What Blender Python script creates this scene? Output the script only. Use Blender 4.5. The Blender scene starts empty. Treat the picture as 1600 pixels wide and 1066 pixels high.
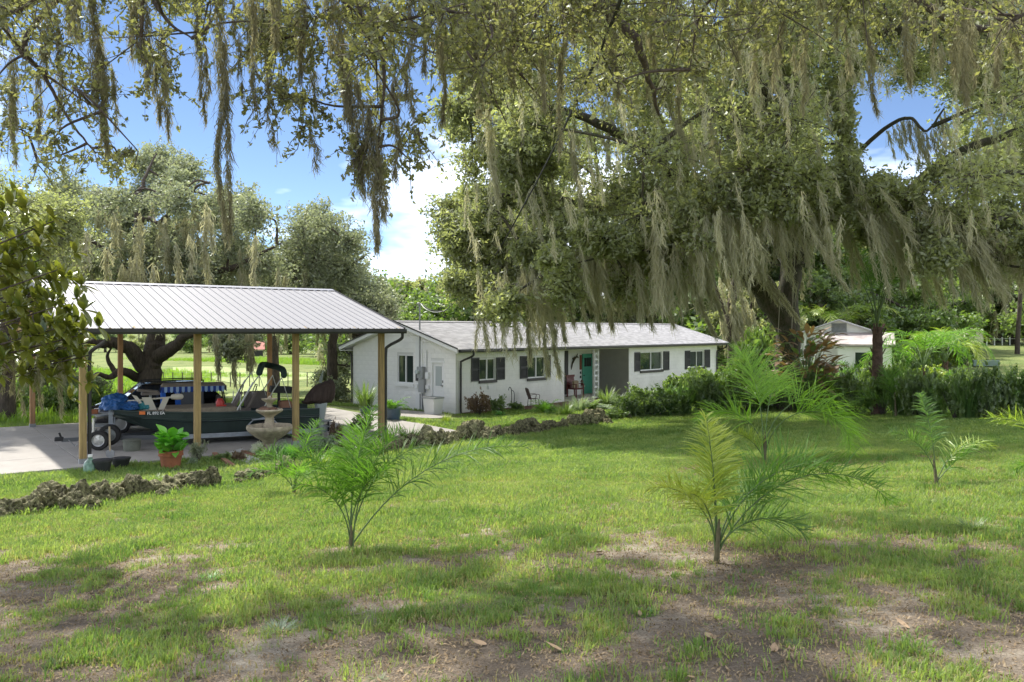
import bpy, math, random
import numpy as np
from mathutils import Vector, Matrix, noise as mnoise

# ------------------------------------------------------------------ camera, sky, sun, exposure
SC = bpy.context.scene
COL = SC.collection
F_PX, CX, HY, CAMZ = 1280.0, 800.0, 516.0, 2.98      # focal length in photo pixels, centre, horizon row, eye height
cam_d = bpy.data.cameras.new('camera')
cam_d.sensor_width = 36.0
cam_d.lens = 36.0 * F_PX / 1600.0
cam_d.shift_y = -17.0 / 1600.0
cam_d.clip_start = 0.05
cam_d.clip_end = 3000.0
cam = bpy.data.objects.new('camera', cam_d)
COL.objects.link(cam)
cam.location = (0, 0, CAMZ)
cam.rotation_euler = (math.radians(90), 0, 0)
SC.camera = cam

SUN_H = (-0.60, 0.80)          # horizontal direction towards the sun
SUN_EL = math.radians(54)
CLOUD_SHIFT = (1.3, 0.2, 0.4)
world = bpy.data.worlds.new('World')
SC.world = world
world.use_nodes = True
wn = world.node_tree; wn.nodes.clear()
out = wn.nodes.new('ShaderNodeOutputWorld')
bg = wn.nodes.new('ShaderNodeBackground'); bg.inputs['Strength'].default_value = 0.05
sky = wn.nodes.new('ShaderNodeTexSky'); sky.sky_type = 'NISHITA'; sky.sun_disc = False
sky.sun_elevation = SUN_EL
sky.sun_rotation = math.atan2(SUN_H[0], SUN_H[1])
sky.air_density = 0.55; sky.dust_density = 0.0; sky.ozone_density = 1.6
tc = wn.nodes.new('ShaderNodeTexCoord')
mp = wn.nodes.new('ShaderNodeMapping'); mp.inputs['Scale'].default_value = (1.0, 1.0, 2.6); mp.inputs['Location'].default_value = CLOUD_SHIFT
nz = wn.nodes.new('ShaderNodeTexNoise'); nz.inputs['Scale'].default_value = 1.5; nz.inputs['Detail'].default_value = 6
nz.inputs['Roughness'].default_value = 0.6
cr = wn.nodes.new('ShaderNodeValToRGB')
cr.color_ramp.elements[0].position = 0.43; cr.color_ramp.elements[0].color = (0, 0, 0, 1)
cr.color_ramp.elements[1].position = 0.72; cr.color_ramp.elements[1].color = (1, 1, 1, 1)
mx = wn.nodes.new('ShaderNodeMixRGB'); mx.inputs['Color2'].default_value = (25.0, 25.2, 25.6, 1)  # cloud cover widened and brightened beyond real wisps, added for fill light
wn.links.new(tc.outputs['Generated'], mp.inputs['Vector'])
wn.links.new(mp.outputs['Vector'], nz.inputs['Vector'])
wn.links.new(nz.outputs['Fac'], cr.inputs['Fac'])
wn.links.new(cr.outputs['Color'], mx.inputs['Fac'])
wn.links.new(sky.outputs['Color'], mx.inputs['Color1'])
wn.links.new(mx.outputs['Color'], bg.inputs['Color'])
wn.links.new(bg.outputs['Background'], out.inputs['Surface'])

sun_d = bpy.data.lights.new('sun', 'SUN'); sun_d.energy = 2.05; sun_d.angle = math.radians(1.5)
sun_d.color = (1.0, 0.95, 0.86)
sun = bpy.data.objects.new('sun', sun_d); COL.objects.link(sun)
sdir = Vector((SUN_H[0] * math.cos(SUN_EL), SUN_H[1] * math.cos(SUN_EL), math.sin(SUN_EL)))
sun.rotation_euler = sdir.to_track_quat('Z', 'Y').to_euler()
sun.location = (0, 0, 40)

SC.view_settings.view_transform = 'Standard'
SC.view_settings.look = 'None'
SC.view_settings.exposure = 1.95
SC.view_settings.gamma = 1.0
SC.view_settings.use_curve_mapping = False
SC.cycles.use_denoising = True
SC.cycles.max_bounces = 8
SC.cycles.diffuse_bounces = 6
SC.cycles.glossy_bounces = 3
SC.cycles.transmission_bounces = 4
SC.cycles.transparent_max_bounces = 6
SC.cycles.sample_clamp_indirect = 6.0

RNG = np.random.default_rng(7)
random.seed(7)

# ------------------------------------------------------------------ pixel <-> place
def P(px, py, D):
    return np.array([(px - CX) / F_PX * D, D, CAMZ - (py - HY) / F_PX * D])

def sstep(a, b, t):
    t = np.clip((t - a) / (b - a), 0, 1)
    return t * t * (3 - 2 * t)

_perm = np.random.default_rng(3).random((256, 256))
def vnoise(x, y):
    xi = np.floor(x).astype(int); yi = np.floor(y).astype(int)
    fx = x - xi; fy = y - yi
    fx = fx * fx * (3 - 2 * fx); fy = fy * fy * (3 - 2 * fy)
    g = lambda a, b: _perm[a & 255, b & 255]
    return (g(xi, yi) * (1 - fx) + g(xi + 1, yi) * fx) * (1 - fy) + (g(xi, yi + 1) * (1 - fx) + g(xi + 1, yi + 1) * fx) * fy
def fbm(x, y, o=4):
    s = 0; a = .5; t = 0
    for k in range(o):
        s = s + a * vnoise(x * 2 ** k + 17.3 * k, y * 2 ** k + 5.1 * k); t += a; a *= .5
    return s / t

P1 = np.array([-9.43, 18.0])              # foot of the pavilion's nearest left post
def qr(x, y):
    dx = x - P1[0]; dy = y - P1[1]
    return -(-.6 * dx + .8 * dy), .8 * dx + .6 * dy
def H(x, y):
    x = np.asarray(x, float); y = np.asarray(y, float)
    q, r = qr(x, y)
    u = (q - 3.5) / 1.2
    z = .085 * 1.2 * np.where(u > 20, u, np.log1p(np.exp(np.minimum(u, 20))))
    z = z - .35 * sstep(9.5, 13.5, r) * sstep(0, -4, q)
    z = z - .9 * sstep(-11, -45, q) * sstep(12, -8, x)
    z = z + 1.5 * sstep(12, 34, x) * sstep(38, 95, y)
    z = z + .05 * (fbm(x * .35 + 40, y * .35 + 9, 3) - .5) * sstep(1.5, 4.5, q)
    z = z - .5 * sstep(60, 300, y) * sstep(20, -10, x)
    return z
def GP(px, py):
    """the point of the ground seen at a photo pixel"""
    D = 2.0
    while D < 900:
        p = P(px, py, D)
        if p[2] <= float(H(p[0], p[1])):
            break
        D *= 1.01
    lo, hi = D / 1.01, D
    for _ in range(12):
        m = (lo + hi) / 2; p = P(px, py, m)
        if p[2] <= float(H(p[0], p[1])): hi = m
        else: lo = m
    p = P(px, py, hi); p[2] = float(H(p[0], p[1]))
    return p
def bare(x, y):
    """0 = closed turf, 1 = bare sandy soil"""
    n = fbm(x * .55 + 3.1, y * .75 + 8.4, 4)
    f = fbm(x * 2.3 + 1, y * 2.3 + 4, 3)
    near = sstep(10.5, 5.0, y + .12 * x)
    th = .645 - .165 * near
    f6 = fbm(x * 6.5 + 9, y * 6.5 + 2, 3)
    b = sstep(th - .10, th + .10, n * .50 + f * .27 + f6 * .23 - .005)
    return b * sstep(25, 16, y)

# ------------------------------------------------------------------ mesh helpers
def link(name, me, mat=None, parent=None, loc=None, rz=None):
    o = bpy.data.objects.new(name, me)
    COL.objects.link(o)
    if me is not None and mat is not None and len(me.materials) == 0:
        me.materials.append(mat)
    if parent is not None: o.parent = parent
    if loc is not None: o.location = [float(v) for v in loc]
    if rz is not None: o.rotation_euler = (0, 0, rz)
    return o
def thing(name, label, cat, loc=(0, 0, 0), rz=0.0, group=None):
    o = link(name, None, loc=loc, rz=rz)
    return tag(o, label, cat, group)
def tag(o, label=None, cat=None, group=None, kind=None):
    if label: o['label'] = label
    if cat: o['category'] = cat
    if group: o['group'] = group
    if kind: o['kind'] = kind
    return o
def copy_tree(o, parent=None):
    c = o.copy(); COL.objects.link(c)
    if parent is not None: c.parent = parent
    for ch in list(o.children): copy_tree(ch, c)
    return c
def np_mesh(name, V, quads=None, tris=None, attr=None, smooth=False):
    V = np.asarray(V, np.float32).reshape(-1, 3)
    me = bpy.data.meshes.new(name)
    me.vertices.add(len(V)); me.vertices.foreach_set('co', V.ravel())
    li = []; st = []; n = 0
    if quads is not None and len(quads):
        quads = np.asarray(quads, np.int32); li.append(quads.ravel()); st.append(np.arange(len(quads)) * 4); n = len(quads) * 4
    if tris is not None and len(tris):
        tris = np.asarray(tris, np.int32); li.append(tris.ravel()); st.append(n + np.arange(len(tris)) * 3)
    li = np.concatenate(li); st = np.concatenate(st).astype(np.int32)
    me.loops.add(len(li)); me.loops.foreach_set('vertex_index', li)
    me.polygons.add(len(st)); me.polygons.foreach_set('loop_start', st)
    if smooth: me.polygons.foreach_set('use_smooth', np.ones(len(st), bool))
    me.update(calc_edges=True)
    if attr is not None:
        a = me.attributes.new('v', 'FLOAT', 'POINT'); a.data.foreach_set('value', np.asarray(attr, np.float32))
    return me

class MB:
    def __init__(s): s.v = []; s.f = []; s.sm = []
    def add(s, vs, fs, smooth=False):
        b = len(s.v); s.v += [tuple(float(c) for c in v) for v in vs]
        s.f += [tuple(i + b for i in f) for f in fs]; s.sm += [smooth] * len(fs); return s
    def box(s, x0, x1, y0, y1, z0, z1, c=0.0):
        if c <= 0:
            vs = [(x, y, z) for z in (z0, z1) for y in (y0, y1) for x in (x0, x1)]
            return s.add(vs, [(0, 2, 3, 1), (4, 5, 7, 6), (0, 1, 5, 4), (2, 6, 7, 3), (0, 4, 6, 2), (1, 3, 7, 5)])
        # bevelled in plan and at the top
        def ring(i, z): return [(x0 + i, y0, z), (x1 - i, y0, z), (x1, y0 + i, z), (x1, y1 - i, z), (x1 - i, y1, z), (x0 + i, y1, z), (x0, y1 - i, z), (x0, y0 + i, z)]
        r = ring(c, z0) + ring(c, z1 - c) + [(min(max(x, x0 + c), x1 - c), min(max(y, y0 + c), y1 - c), z1) for x, y, z in ring(c, z1)]
        fs = [tuple(range(7, -1, -1)), tuple(range(16, 24))]
        for k in range(2):
            for i in range(8): fs.append((k * 8 + i, k * 8 + (i + 1) % 8, k * 8 + 8 + (i + 1) % 8, k * 8 + 8 + i))
        return s.add(r, fs)
    def obox(s, c, ax, ay, az):
        """box about centre c with half-axis vectors"""
        c = np.array(c, float); ax = np.array(ax, float); ay = np.array(ay, float); az = np.array(az, float)
        vs = [c + i * ax + j * ay + k * az for k in (-1, 1) for j in (-1, 1) for i in (-1, 1)]
        return s.add(vs, [(0, 2, 3, 1), (4, 5, 7, 6), (0, 1, 5, 4), (2, 6, 7, 3), (0, 4, 6, 2), (1, 3, 7, 5)])
    def bar(s, a, b, w, h=None):
        a = np.array(a, float); b = np.array(b, float); h = h or w
        d = b - a; L = np.linalg.norm(d); d = d / L
        up = np.array([0, 0, 1.]) if abs(d[2]) < .95 else np.array([0, 1., 0])
        sx = np.cross(d, up); sx /= np.linalg.norm(sx); uz = np.cross(sx, d)
        return s.obox((a + b) / 2, d * L / 2, sx * w / 2, uz * h / 2)
    def tube(s, pts, r, n=8, cap=True):
        pts = [np.array(p, float) for p in pts]
        if not hasattr(r, '__len__'): r = [r] * len(pts)
        vs = []; fs = []; ref = None
        for i, p in enumerate(pts):
            d = pts[min(i + 1, len(pts) - 1)] - pts[max(i - 1, 0)]
            d = d / (np.linalg.norm(d) + 1e-9)
            if ref is None:
                ref = np.array([1., 0, 0]) if abs(d[0]) < .9 else np.array([0, 1., 0])
            a = ref - d * np.dot(ref, d); a /= (np.linalg.norm(a) + 1e-9); b = np.cross(d, a); ref = a
            for k in range(n):
                t = 2 * math.pi * k / n
                vs.append(p + r[i] * (math.cos(t) * a + math.sin(t) * b))
        for i in range(len(pts) - 1):
            for k in range(n):
                fs.append((i * n + k, i * n + (k + 1) % n, (i + 1) * n + (k + 1) % n, (i + 1) * n + k))
        if cap:
            fs.append(tuple(range(n - 1, -1, -1))); m = (len(pts) - 1) * n; fs.append(tuple(range(m, m + n)))
        return s.add(vs, fs, True)
    def lathe(s, prof, c=(0, 0, 0), n=20, lob=0, la=0.0):
        vs = []; fs = []
        for (r, z) in prof:
            for k in range(n):
                t = 2 * math.pi * k / n
                rr = r * (1 + la * abs(math.cos(lob * t / 2)) if lob else 1)
                vs.append((c[0] + rr * math.cos(t), c[1] + rr * math.sin(t), c[2] + z))
        for i in range(len(prof) - 1):
            for k in range(n):
                fs.append((i * n + k, i * n + (k + 1) % n, (i + 1) * n + (k + 1) % n, (i + 1) * n + k))
        if prof[0][0] > 1e-4: fs.append(tuple(range(n - 1, -1, -1)))
        if prof[-1][0] > 1e-4: m = (len(prof) - 1) * n; fs.append(tuple(range(m, m + n)))
        return s.add(vs, fs, True)
    def loft(s, rings, closed=True, caps=True, smooth=True):
        n = len(rings[0]); vs = [p for r in rings for p in r]; fs = []
        for i in range(len(rings) - 1):
            for k in range(n if closed else n - 1):
                fs.append((i * n + k, i * n + (k + 1) % n, (i + 1) * n + (k + 1) % n, (i + 1) * n + k))
        if caps and closed:
            fs.append(tuple(range(n - 1, -1, -1))); m = (len(rings) - 1) * n; fs.append(tuple(range(m, m + n)))
        return s.add(vs, fs, smooth)
    def mesh(s, name):
        me = bpy.data.meshes.new(name); me.from_pydata(s.v, [], s.f)
        me.polygons.foreach_set('use_smooth', s.sm); me.update(); return me
    def build(s, name, mat, parent=None, loc=None, rz=None):
        me = s.mesh(name)
        if any(s.sm):
            try: me.set_sharp_from_angle(angle=math.radians(40))
            except Exception: pass
        return link(name, me, mat, parent, loc, rz)

# ------------------------------------------------------------------ materials
MATS = {}
def mat(name, col, rough=.6, var=0.0, vscale=6.0, bump=0.0, bscale=40.0, metal=0.0, stretch=None, col2=None, spec=None, rnd=0.0, coat=0.0, vattr=None):
    m = bpy.data.materials.new(name); m.use_nodes = True; nt = m.node_tree
    b = nt.nodes['Principled BSDF']; b.inputs['Roughness'].default_value = rough; b.inputs['Metallic'].default_value = metal
    b.inputs['Coat Weight'].default_value = coat
    if spec is not None: b.inputs['Specular IOR Level'].default_value = spec
    tcn = nt.nodes.new('ShaderNodeTexCoord'); mpn = nt.nodes.new('ShaderNodeMapping')
    if stretch: mpn.inputs['Scale'].default_value = stretch
    nt.links.new(tcn.outputs['Object'], mpn.inputs['Vector'])
    c = list(col) + [1]; c2 = list(col2 or [x * (1 - var) for x in col]) + [1]
    colout = None
    if var > 0 or col2:
        n = nt.nodes.new('ShaderNodeTexNoise'); n.inputs['Scale'].default_value = vscale; n.inputs['Detail'].default_value = 6; n.inputs['Roughness'].default_value = .65
        nt.links.new(mpn.outputs['Vector'], n.inputs['Vector'])
        rp = nt.nodes.new('ShaderNodeValToRGB'); rp.color_ramp.elements[0].position = .36; rp.color_ramp.elements[1].position = .64
        rp.color_ramp.elements[0].color = c2; rp.color_ramp.elements[1].color = c
        nt.links.new(n.outputs['Fac'], rp.inputs['Fac']); colout = rp.outputs['Color']
    if rnd > 0:
        hs = nt.nodes.new('ShaderNodeHueSaturation'); oi = nt.nodes.new('ShaderNodeObjectInfo')
        mr = nt.nodes.new('ShaderNodeMapRange'); mr.inputs['To Min'].default_value = 1 - rnd; mr.inputs['To Max'].default_value = 1 + rnd
        nt.links.new(oi.outputs['Random'], mr.inputs['Value']); nt.links.new(mr.outputs['Result'], hs.inputs['Value'])
        hs.inputs['Color'].default_value = c
        if colout is not None: nt.links.new(colout, hs.inputs['Color'])
        colout = hs.outputs['Color']
    if vattr is not None:
        av = nt.nodes.new('ShaderNodeAttribute'); av.attribute_name = 'v'; mv = nt.nodes.new('ShaderNodeMixRGB')
        nt.links.new(av.outputs['Fac'], mv.inputs['Fac']); mv.inputs['Color1'].default_value = (*vattr[0], 1); mv.inputs['Color2'].default_value = (*vattr[1], 1); colout = mv.outputs['Color']
    if colout is None: b.inputs['Base Color'].default_value = c
    else: nt.links.new(colout, b.inputs['Base Color'])
    if bump > 0:
        n2 = nt.nodes.new('ShaderNodeTexNoise'); n2.inputs['Scale'].default_value = bscale; n2.inputs['Detail'].default_value = 5
        nt.links.new(mpn.outputs['Vector'], n2.inputs['Vector'])
        bp = nt.nodes.new('ShaderNodeBump'); bp.inputs['Strength'].default_value = bump; bp.inputs['Distance'].default_value = .02
        nt.links.new(n2.outputs['Fac'], bp.inputs['Height']); nt.links.new(bp.outputs['Normal'], b.inputs['Normal'])
    MATS[name] = m
    return m
def leafmat(name, colA, colB, trans=.45, rough=.5, gloss=.08, big=.5, inst=False, tint=(1.6, 1.75, .75)):
    """leaf: diffuse + light coming through; colour varies leaf by leaf (mesh attribute v) and branch by branch"""
    m = bpy.data.materials.new(name); m.use_nodes = True; nt = m.node_tree; nt.nodes.clear()
    o = nt.nodes.new('ShaderNodeOutputMaterial')
    at = nt.nodes.new('ShaderNodeAttribute'); at.attribute_name = 'v'
    rp = nt.nodes.new('ShaderNodeMixRGB'); rp.inputs['Color1'].default_value = (*colA, 1); rp.inputs['Color2'].default_value = (*colB, 1)
    tcn = nt.nodes.new('ShaderNodeTexCoord'); n = nt.nodes.new('ShaderNodeTexNoise'); n.inputs['Scale'].default_value = big; n.inputs['Detail'].default_value = 3
    if inst: gp_ = nt.nodes.new('ShaderNodeNewGeometry'); nt.links.new(gp_.outputs['Position'], n.inputs['Vector'])
    else: nt.links.new(tcn.outputs['Object'], n.inputs['Vector'])
    ma = nt.nodes.new('ShaderNodeMath'); ma.operation = 'MULTIPLY_ADD'; ma.inputs[1].default_value = .55
    ms = nt.nodes.new('ShaderNodeMapRange'); ms.inputs['From Min'].default_value = .3; ms.inputs['From Max'].default_value = .7; ms.inputs['To Max'].default_value = .5
    nt.links.new(n.outputs['Fac'], ms.inputs['Value'])
    if inst:
        oi = nt.nodes.new('ShaderNodeObjectInfo'); nt.links.new(oi.outputs['Random'], ma.inputs[0])
    else:
        nt.links.new(at.outputs['Fac'], ma.inputs[0])
    nt.links.new(ms.outputs['Result'], ma.inputs[2]); nt.links.new(ma.outputs['Value'], rp.inputs['Fac'])
    d = nt.nodes.new('ShaderNodeBsdfDiffuse'); t = nt.nodes.new('ShaderNodeBsdfTranslucent')
    br = nt.nodes.new('ShaderNodeMixRGB'); br.blend_type = 'MULTIPLY'; br.inputs['Fac'].default_value = 1; br.inputs['Color2'].default_value = (*tint, 1)
    nt.links.new(rp.outputs['Color'], d.inputs['Color']); nt.links.new(rp.outputs['Color'], br.inputs['Color1']); nt.links.new(br.outputs['Color'], t.inputs['Color'])
    mxs = nt.nodes.new('ShaderNodeMixShader'); mxs.inputs['Fac'].default_value = trans
    nt.links.new(d.outputs['BSDF'], mxs.inputs[1]); nt.links.new(t.outputs['BSDF'], mxs.inputs[2])
    g = nt.nodes.new('ShaderNodeBsdfGlossy'); g.inputs['Roughness'].default_value = rough; g.inputs['Color'].default_value = (.8, .85, .8, 1)
    m2 = nt.nodes.new('ShaderNodeMixShader'); m2.inputs['Fac'].default_value = gloss
    nt.links.new(mxs.outputs['Shader'], m2.inputs[1]); nt.links.new(g.outputs['BSDF'], m2.inputs[2]); nt.links.new(m2.outputs['Shader'], o.inputs['Surface'])
    return m

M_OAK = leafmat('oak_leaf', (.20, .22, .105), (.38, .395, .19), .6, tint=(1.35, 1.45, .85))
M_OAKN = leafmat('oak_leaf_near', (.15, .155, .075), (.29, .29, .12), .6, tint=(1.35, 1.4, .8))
M_OAKG = leafmat('grey_oak_leaf', (.19, .22, .14), (.33, .35, .23), .5, tint=(1.3, 1.35, .95))
M_DARK = leafmat('dark_leaf', (.09, .15, .05), (.22, .28, .10), .55)
M_MID = leafmat('mid_leaf', (.08, .14, .03), (.20, .28, .07), .45)
M_YEL = leafmat('yellow_leaf', (.16, .24, .03), (.36, .40, .06), .45)
M_RED = leafmat('reddish_leaf', (.12, .06, .04), (.22, .14, .08), .3)
M_BRN = leafmat('bronze_leaf', (.20, .12, .07), (.38, .25, .17), .35)
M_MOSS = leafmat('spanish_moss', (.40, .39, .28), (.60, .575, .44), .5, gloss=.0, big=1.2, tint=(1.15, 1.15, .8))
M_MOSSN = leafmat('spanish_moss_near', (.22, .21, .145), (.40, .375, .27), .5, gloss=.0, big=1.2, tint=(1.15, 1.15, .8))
M_PALM = leafmat('palm_leaflet', (.07, .17, .025), (.17, .30, .05), .5, gloss=.03)
M_PALMY = leafmat('yellowing_leaflet', (.12, .24, .03), (.40, .42, .08), .4)
M_PALMD = leafmat('dark_palm_leaflet', (.07, .15, .04), (.16, .25, .07), .45, gloss=.04)
M_PALMB = leafmat('bright_palm_leaflet', (.13, .27, .035), (.26, .40, .07), .5, gloss=.03)
M_STRAW = leafmat('dry_blade', (.26, .22, .11), (.46, .40, .22), .4, gloss=.02, inst=True, big=.9)
M_GRASS = leafmat('grass_blade', (.085, .185, .045), (.33, .38, .14), .45, gloss=.02, inst=True, big=.9)
M_MEAD = leafmat('meadow_blade', (.14, .26, .04), (.27, .38, .06), .4, gloss=.03, inst=True, big=.1)
M_MAG = leafmat('magnolia_leaf', (.07, .11, .02), (.24, .23, .05), .4, rough=.25, gloss=.10, inst=True)
M_WHITEFL = leafmat('white_petal', (.7, .7, .68), (.8, .8, .78), .3)
M_SILV = leafmat('silver_leaf', (.20, .26, .18), (.32, .38, .28), .3)
M_BRIGHT = leafmat('bright_leaf', (.06, .22, .02), (.16, .38, .05), .4, gloss=.1)
M_BARK = mat('oak_bark', (.11, .085, .065), .9, var=.6, vscale=5, bump=1, bscale=14, stretch=(3, 3, .8))
M_BARKD = mat('mossy_bark', (.11, .09, .07), .92, var=.6, vscale=5, bump=1, bscale=12, stretch=(3, 3, .8), col2=(.04, .05, .02))
M_TWIG = mat('twig_bark', (.10, .085, .07), .9)
M_STEM = mat('palm_stem', (.16, .14, .07), .7, var=.4, vscale=20)
M_GSTEM = mat('green_stem', (.10, .16, .05), .6)

# ------------------------------------------------------------------ foliage helpers
def unit(n, rng):
    v = rng.normal(size=(n, 3)); return v / np.linalg.norm(v, axis=1)[:, None]
def leaf_cards(C, size, rng, asp=.42, up=.35, dirs=None):
    """diamond leaves at C"""
    n = len(C); size = np.broadcast_to(size, (n,)) * rng.uniform(.7, 1.3, n)
    a = unit(n, rng) if dirs is None else dirs
    nn = unit(n, rng) + np.array([0, 0, up]); b = np.cross(nn, a); b /= (np.linalg.norm(b, axis=1)[:, None] + 1e-9)
    c = np.cross(a, b)
    l = (a * size[:, None]) * .5; w = b * (size * asp * .5)[:, None]
    V = np.stack([C - l, C + w * 1.0 - l * .1 + c * (size * .06)[:, None], C + l, C - w * 1.0 - l * .1 + c * (size * .06)[:, None]], 1)
    return V.reshape(-1, 3), np.arange(n * 4).reshape(-1, 4), np.repeat(rng.random(n), 4)
def twigs_in(c, R, nt, nl, rng, sp=.1, droop=0.0, inner=.15):
    """twig starts, ends and leaf places inside one spray of foliage"""
    d = unit(nt, rng); d2 = d + .5 * rng.normal(size=(nt, 3)); d2 /= np.linalg.norm(d2, axis=1)[:, None]
    c = np.asarray(c); R = np.asarray(R) * np.ones(3)
    s = c + d * R * rng.uniform(.0, .5, (nt, 1)); e = c + d2 * R * (.5 + .95 * rng.random((nt, 1)) ** 1.4); e[:, 2] -= droop * rng.random(nt)
    t = rng.uniform(inner, 1.0, (nt, nl, 1))
    m = (s + e) / 2 + rng.normal(size=(nt, 3)) * R * .12
    p = ((1 - t) ** 2) * s[:, None] + 2 * t * (1 - t) * m[:, None] + t ** 2 * e[:, None]
    p = p + rng.normal(size=(nt, nl, 3)) * sp * (.5 + .5 * (1 - t))
    return s, m, e, p.reshape(-1, 3)
def sticks(S, Mm, E, r, rng=None):
    """thin three-sided twigs through start, middle, end"""
    n = len(S); r = np.broadcast_to(r, (n,))[:, None]
    d = E - S; d /= (np.linalg.norm(d, axis=1)[:, None] + 1e-9)
    a = np.cross(d, np.array([.3, .5, .8])); a /= (np.linalg.norm(a, axis=1)[:, None] + 1e-9); b = np.cross(d, a)
    V = []
    for p, k in ((S, 1.), (Mm, .75), (E, .25)):
        for j in range(3):
            t = 2 * math.pi * j / 3; V.append(p + r * k * (math.cos(t) * a + math.sin(t) * b))
    V = np.stack(V, 1).reshape(-1, 3); base = np.arange(n)[:, None] * 9
    q = []
    for i in range(2):
        for j in range(3): q.append(base + np.array([[i * 3 + j, i * 3 + (j + 1) % 3, i * 3 + 3 + (j + 1) % 3, i * 3 + 3 + j]]))
    return V, np.stack(q, 1).reshape(-1, 4)
class Fol:
    """accumulates one crown (or moss) mesh"""
    def __init__(s): s.V = []; s.Q = []; s.A = []; s.n = 0
    def add(s, V, Q, A=None):
        s.V.append(V); s.Q.append(Q + s.n); s.A.append(A if A is not None else np.zeros(len(V))); s.n += len(V)
    def mesh(s, name): return np_mesh(name, np.concatenate(s.V), np.concatenate(s.Q), attr=np.concatenate(s.A))
    def build(s, name, m, parent=None, kind=None):
        o = link(name, s.mesh(name), m, parent)
        if kind: o['kind'] = kind
        return o
def beard(fol, p, L, w, n, rng, wind=(0, 0), sw=.012, sl=(.12, .35), prof=.7):
    """one beard of moss: many short curling strands round a hanging spine"""
    t = rng.random(n) ** .85
    ph = rng.random() * 6; ax = unit(1, rng)[0]; ax[2] = 0
    spine = np.asarray(p) + np.outer(t * L, np.array([wind[0], wind[1], -1.0]) / math.sqrt(1 + wind[0] ** 2 + wind[1] ** 2))
    spine = spine + np.outer(np.sin(t * 7 + ph) * .05 * L ** .5 * t + np.sin(t * 17 + ph) * .015, ax)
    pr = np.minimum(1, t * 3 + .25) * (1 - t * .92) ** prof * (.75 + .35 * np.sin(t * 9 + ph * 3))
    ang = rng.random(n) * 2 * math.pi; rad = np.sqrt(rng.random(n)) * w * pr
    s = spine + np.stack([np.cos(ang) * rad, np.sin(ang) * rad, np.zeros(n)], 1)
    l = rng.uniform(sl[0], sl[1], n) * (1 - .4 * t)
    d = np.stack([rng.normal(0, .15, n) + wind[0], rng.normal(0, .15, n) + wind[1], -np.ones(n)], 1); d /= np.linalg.norm(d, axis=1)[:, None]
    m = s + d * (l * .5)[:, None] + rng.normal(size=(n, 3)) * (l * .15)[:, None]; e = s + d * l[:, None] + rng.normal(size=(n, 3)) * (l * .24)[:, None]
    side = unit(n, rng); side[:, 2] *= .2; side /= np.linalg.norm(side, axis=1)[:, None]; wd = (side * (sw * rng.uniform(.6, 1.3, n))[:, None])
    V = np.stack([s - wd * .5, s + wd * .5, m - wd * .5, m + wd * .5, e - wd * .12, e + wd * .12], 1).reshape(-1, 3)
    base = np.arange(n)[:, None] * 6
    Q = np.stack([base + np.array([[0, 1, 3, 2]]), base + np.array([[2, 3, 5, 4]])], 1).reshape(-1, 4)
    fol.add(V, Q, np.repeat(rng.random(n), 6))
def bez(pts, n=10, jit=0.0, rng=None):
    """smooth path through the points (Catmull-Rom)"""
    pts = [np.asarray(p, float) for p in pts]; pts = [2 * pts[0] - pts[1]] + pts + [2 * pts[-1] - pts[-2]]; o = []
    for i in range(1, len(pts) - 2):
        a, b, c, d = pts[i - 1:i + 3]
        for k in range(n):
            t = k / n
            o.append(.5 * ((2 * b) + (-a + c) * t + (2 * a - 5 * b + 4 * c - d) * t * t + (-a + 3 * b - 3 * c + d) * t ** 3))
    o.append(pts[-2]); o = np.array(o)
    if jit and rng is not None: o[1:-1] += rng.normal(size=(len(o) - 2, 3)) * jit
    return o
def limb(mb, pts, r0, r1, n=6, seg=9, jit=0.0, rng=None):
    p = bez(pts, n, jit, rng); r = np.linspace(r0, r1, len(p)); mb.tube(p, list(r), seg); return p
# ================================================================== GROUND
def axis(lo, hi, fine, step, grow):
    a = list(np.arange(fine[0], fine[1] + 1e-6, step)); s = step; v = a[-1]
    while v < hi: s *= grow; v += s; a.append(v)
    s = step; v = a[0]
    while v > lo: s *= grow; v -= s; a.insert(0, v)
    return np.array(a)
gx = axis(-900, 900, (-13, 15), .15, 1.14); gy = axis(-60, 1500, (1.6, 28), .15, 1.12)
GX, GY = np.meshgrid(gx, gy); GZ = H(GX, GY)
fine = sstep(1, 0, np.maximum(np.abs(GX) - 17, 0) / 4) * sstep(36, 30, GY)
GZ = GZ + fine * sstep(.8, 2.5, qr(GX, GY)[0]) * (.035 * (fbm(GX * 3, GY * 3, 3) - .5))
nx, ny = len(gx), len(gy)
ii = (np.arange(ny - 1)[:, None] * nx + np.arange(nx - 1)[None]).ravel()
me = np_mesh('lawn', np.stack([GX, GY, GZ], -1).reshape(-1, 3), np.stack([ii, ii + 1, ii + nx + 1, ii + nx], 1), attr=bare(GX, GY).ravel(), smooth=True)
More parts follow.
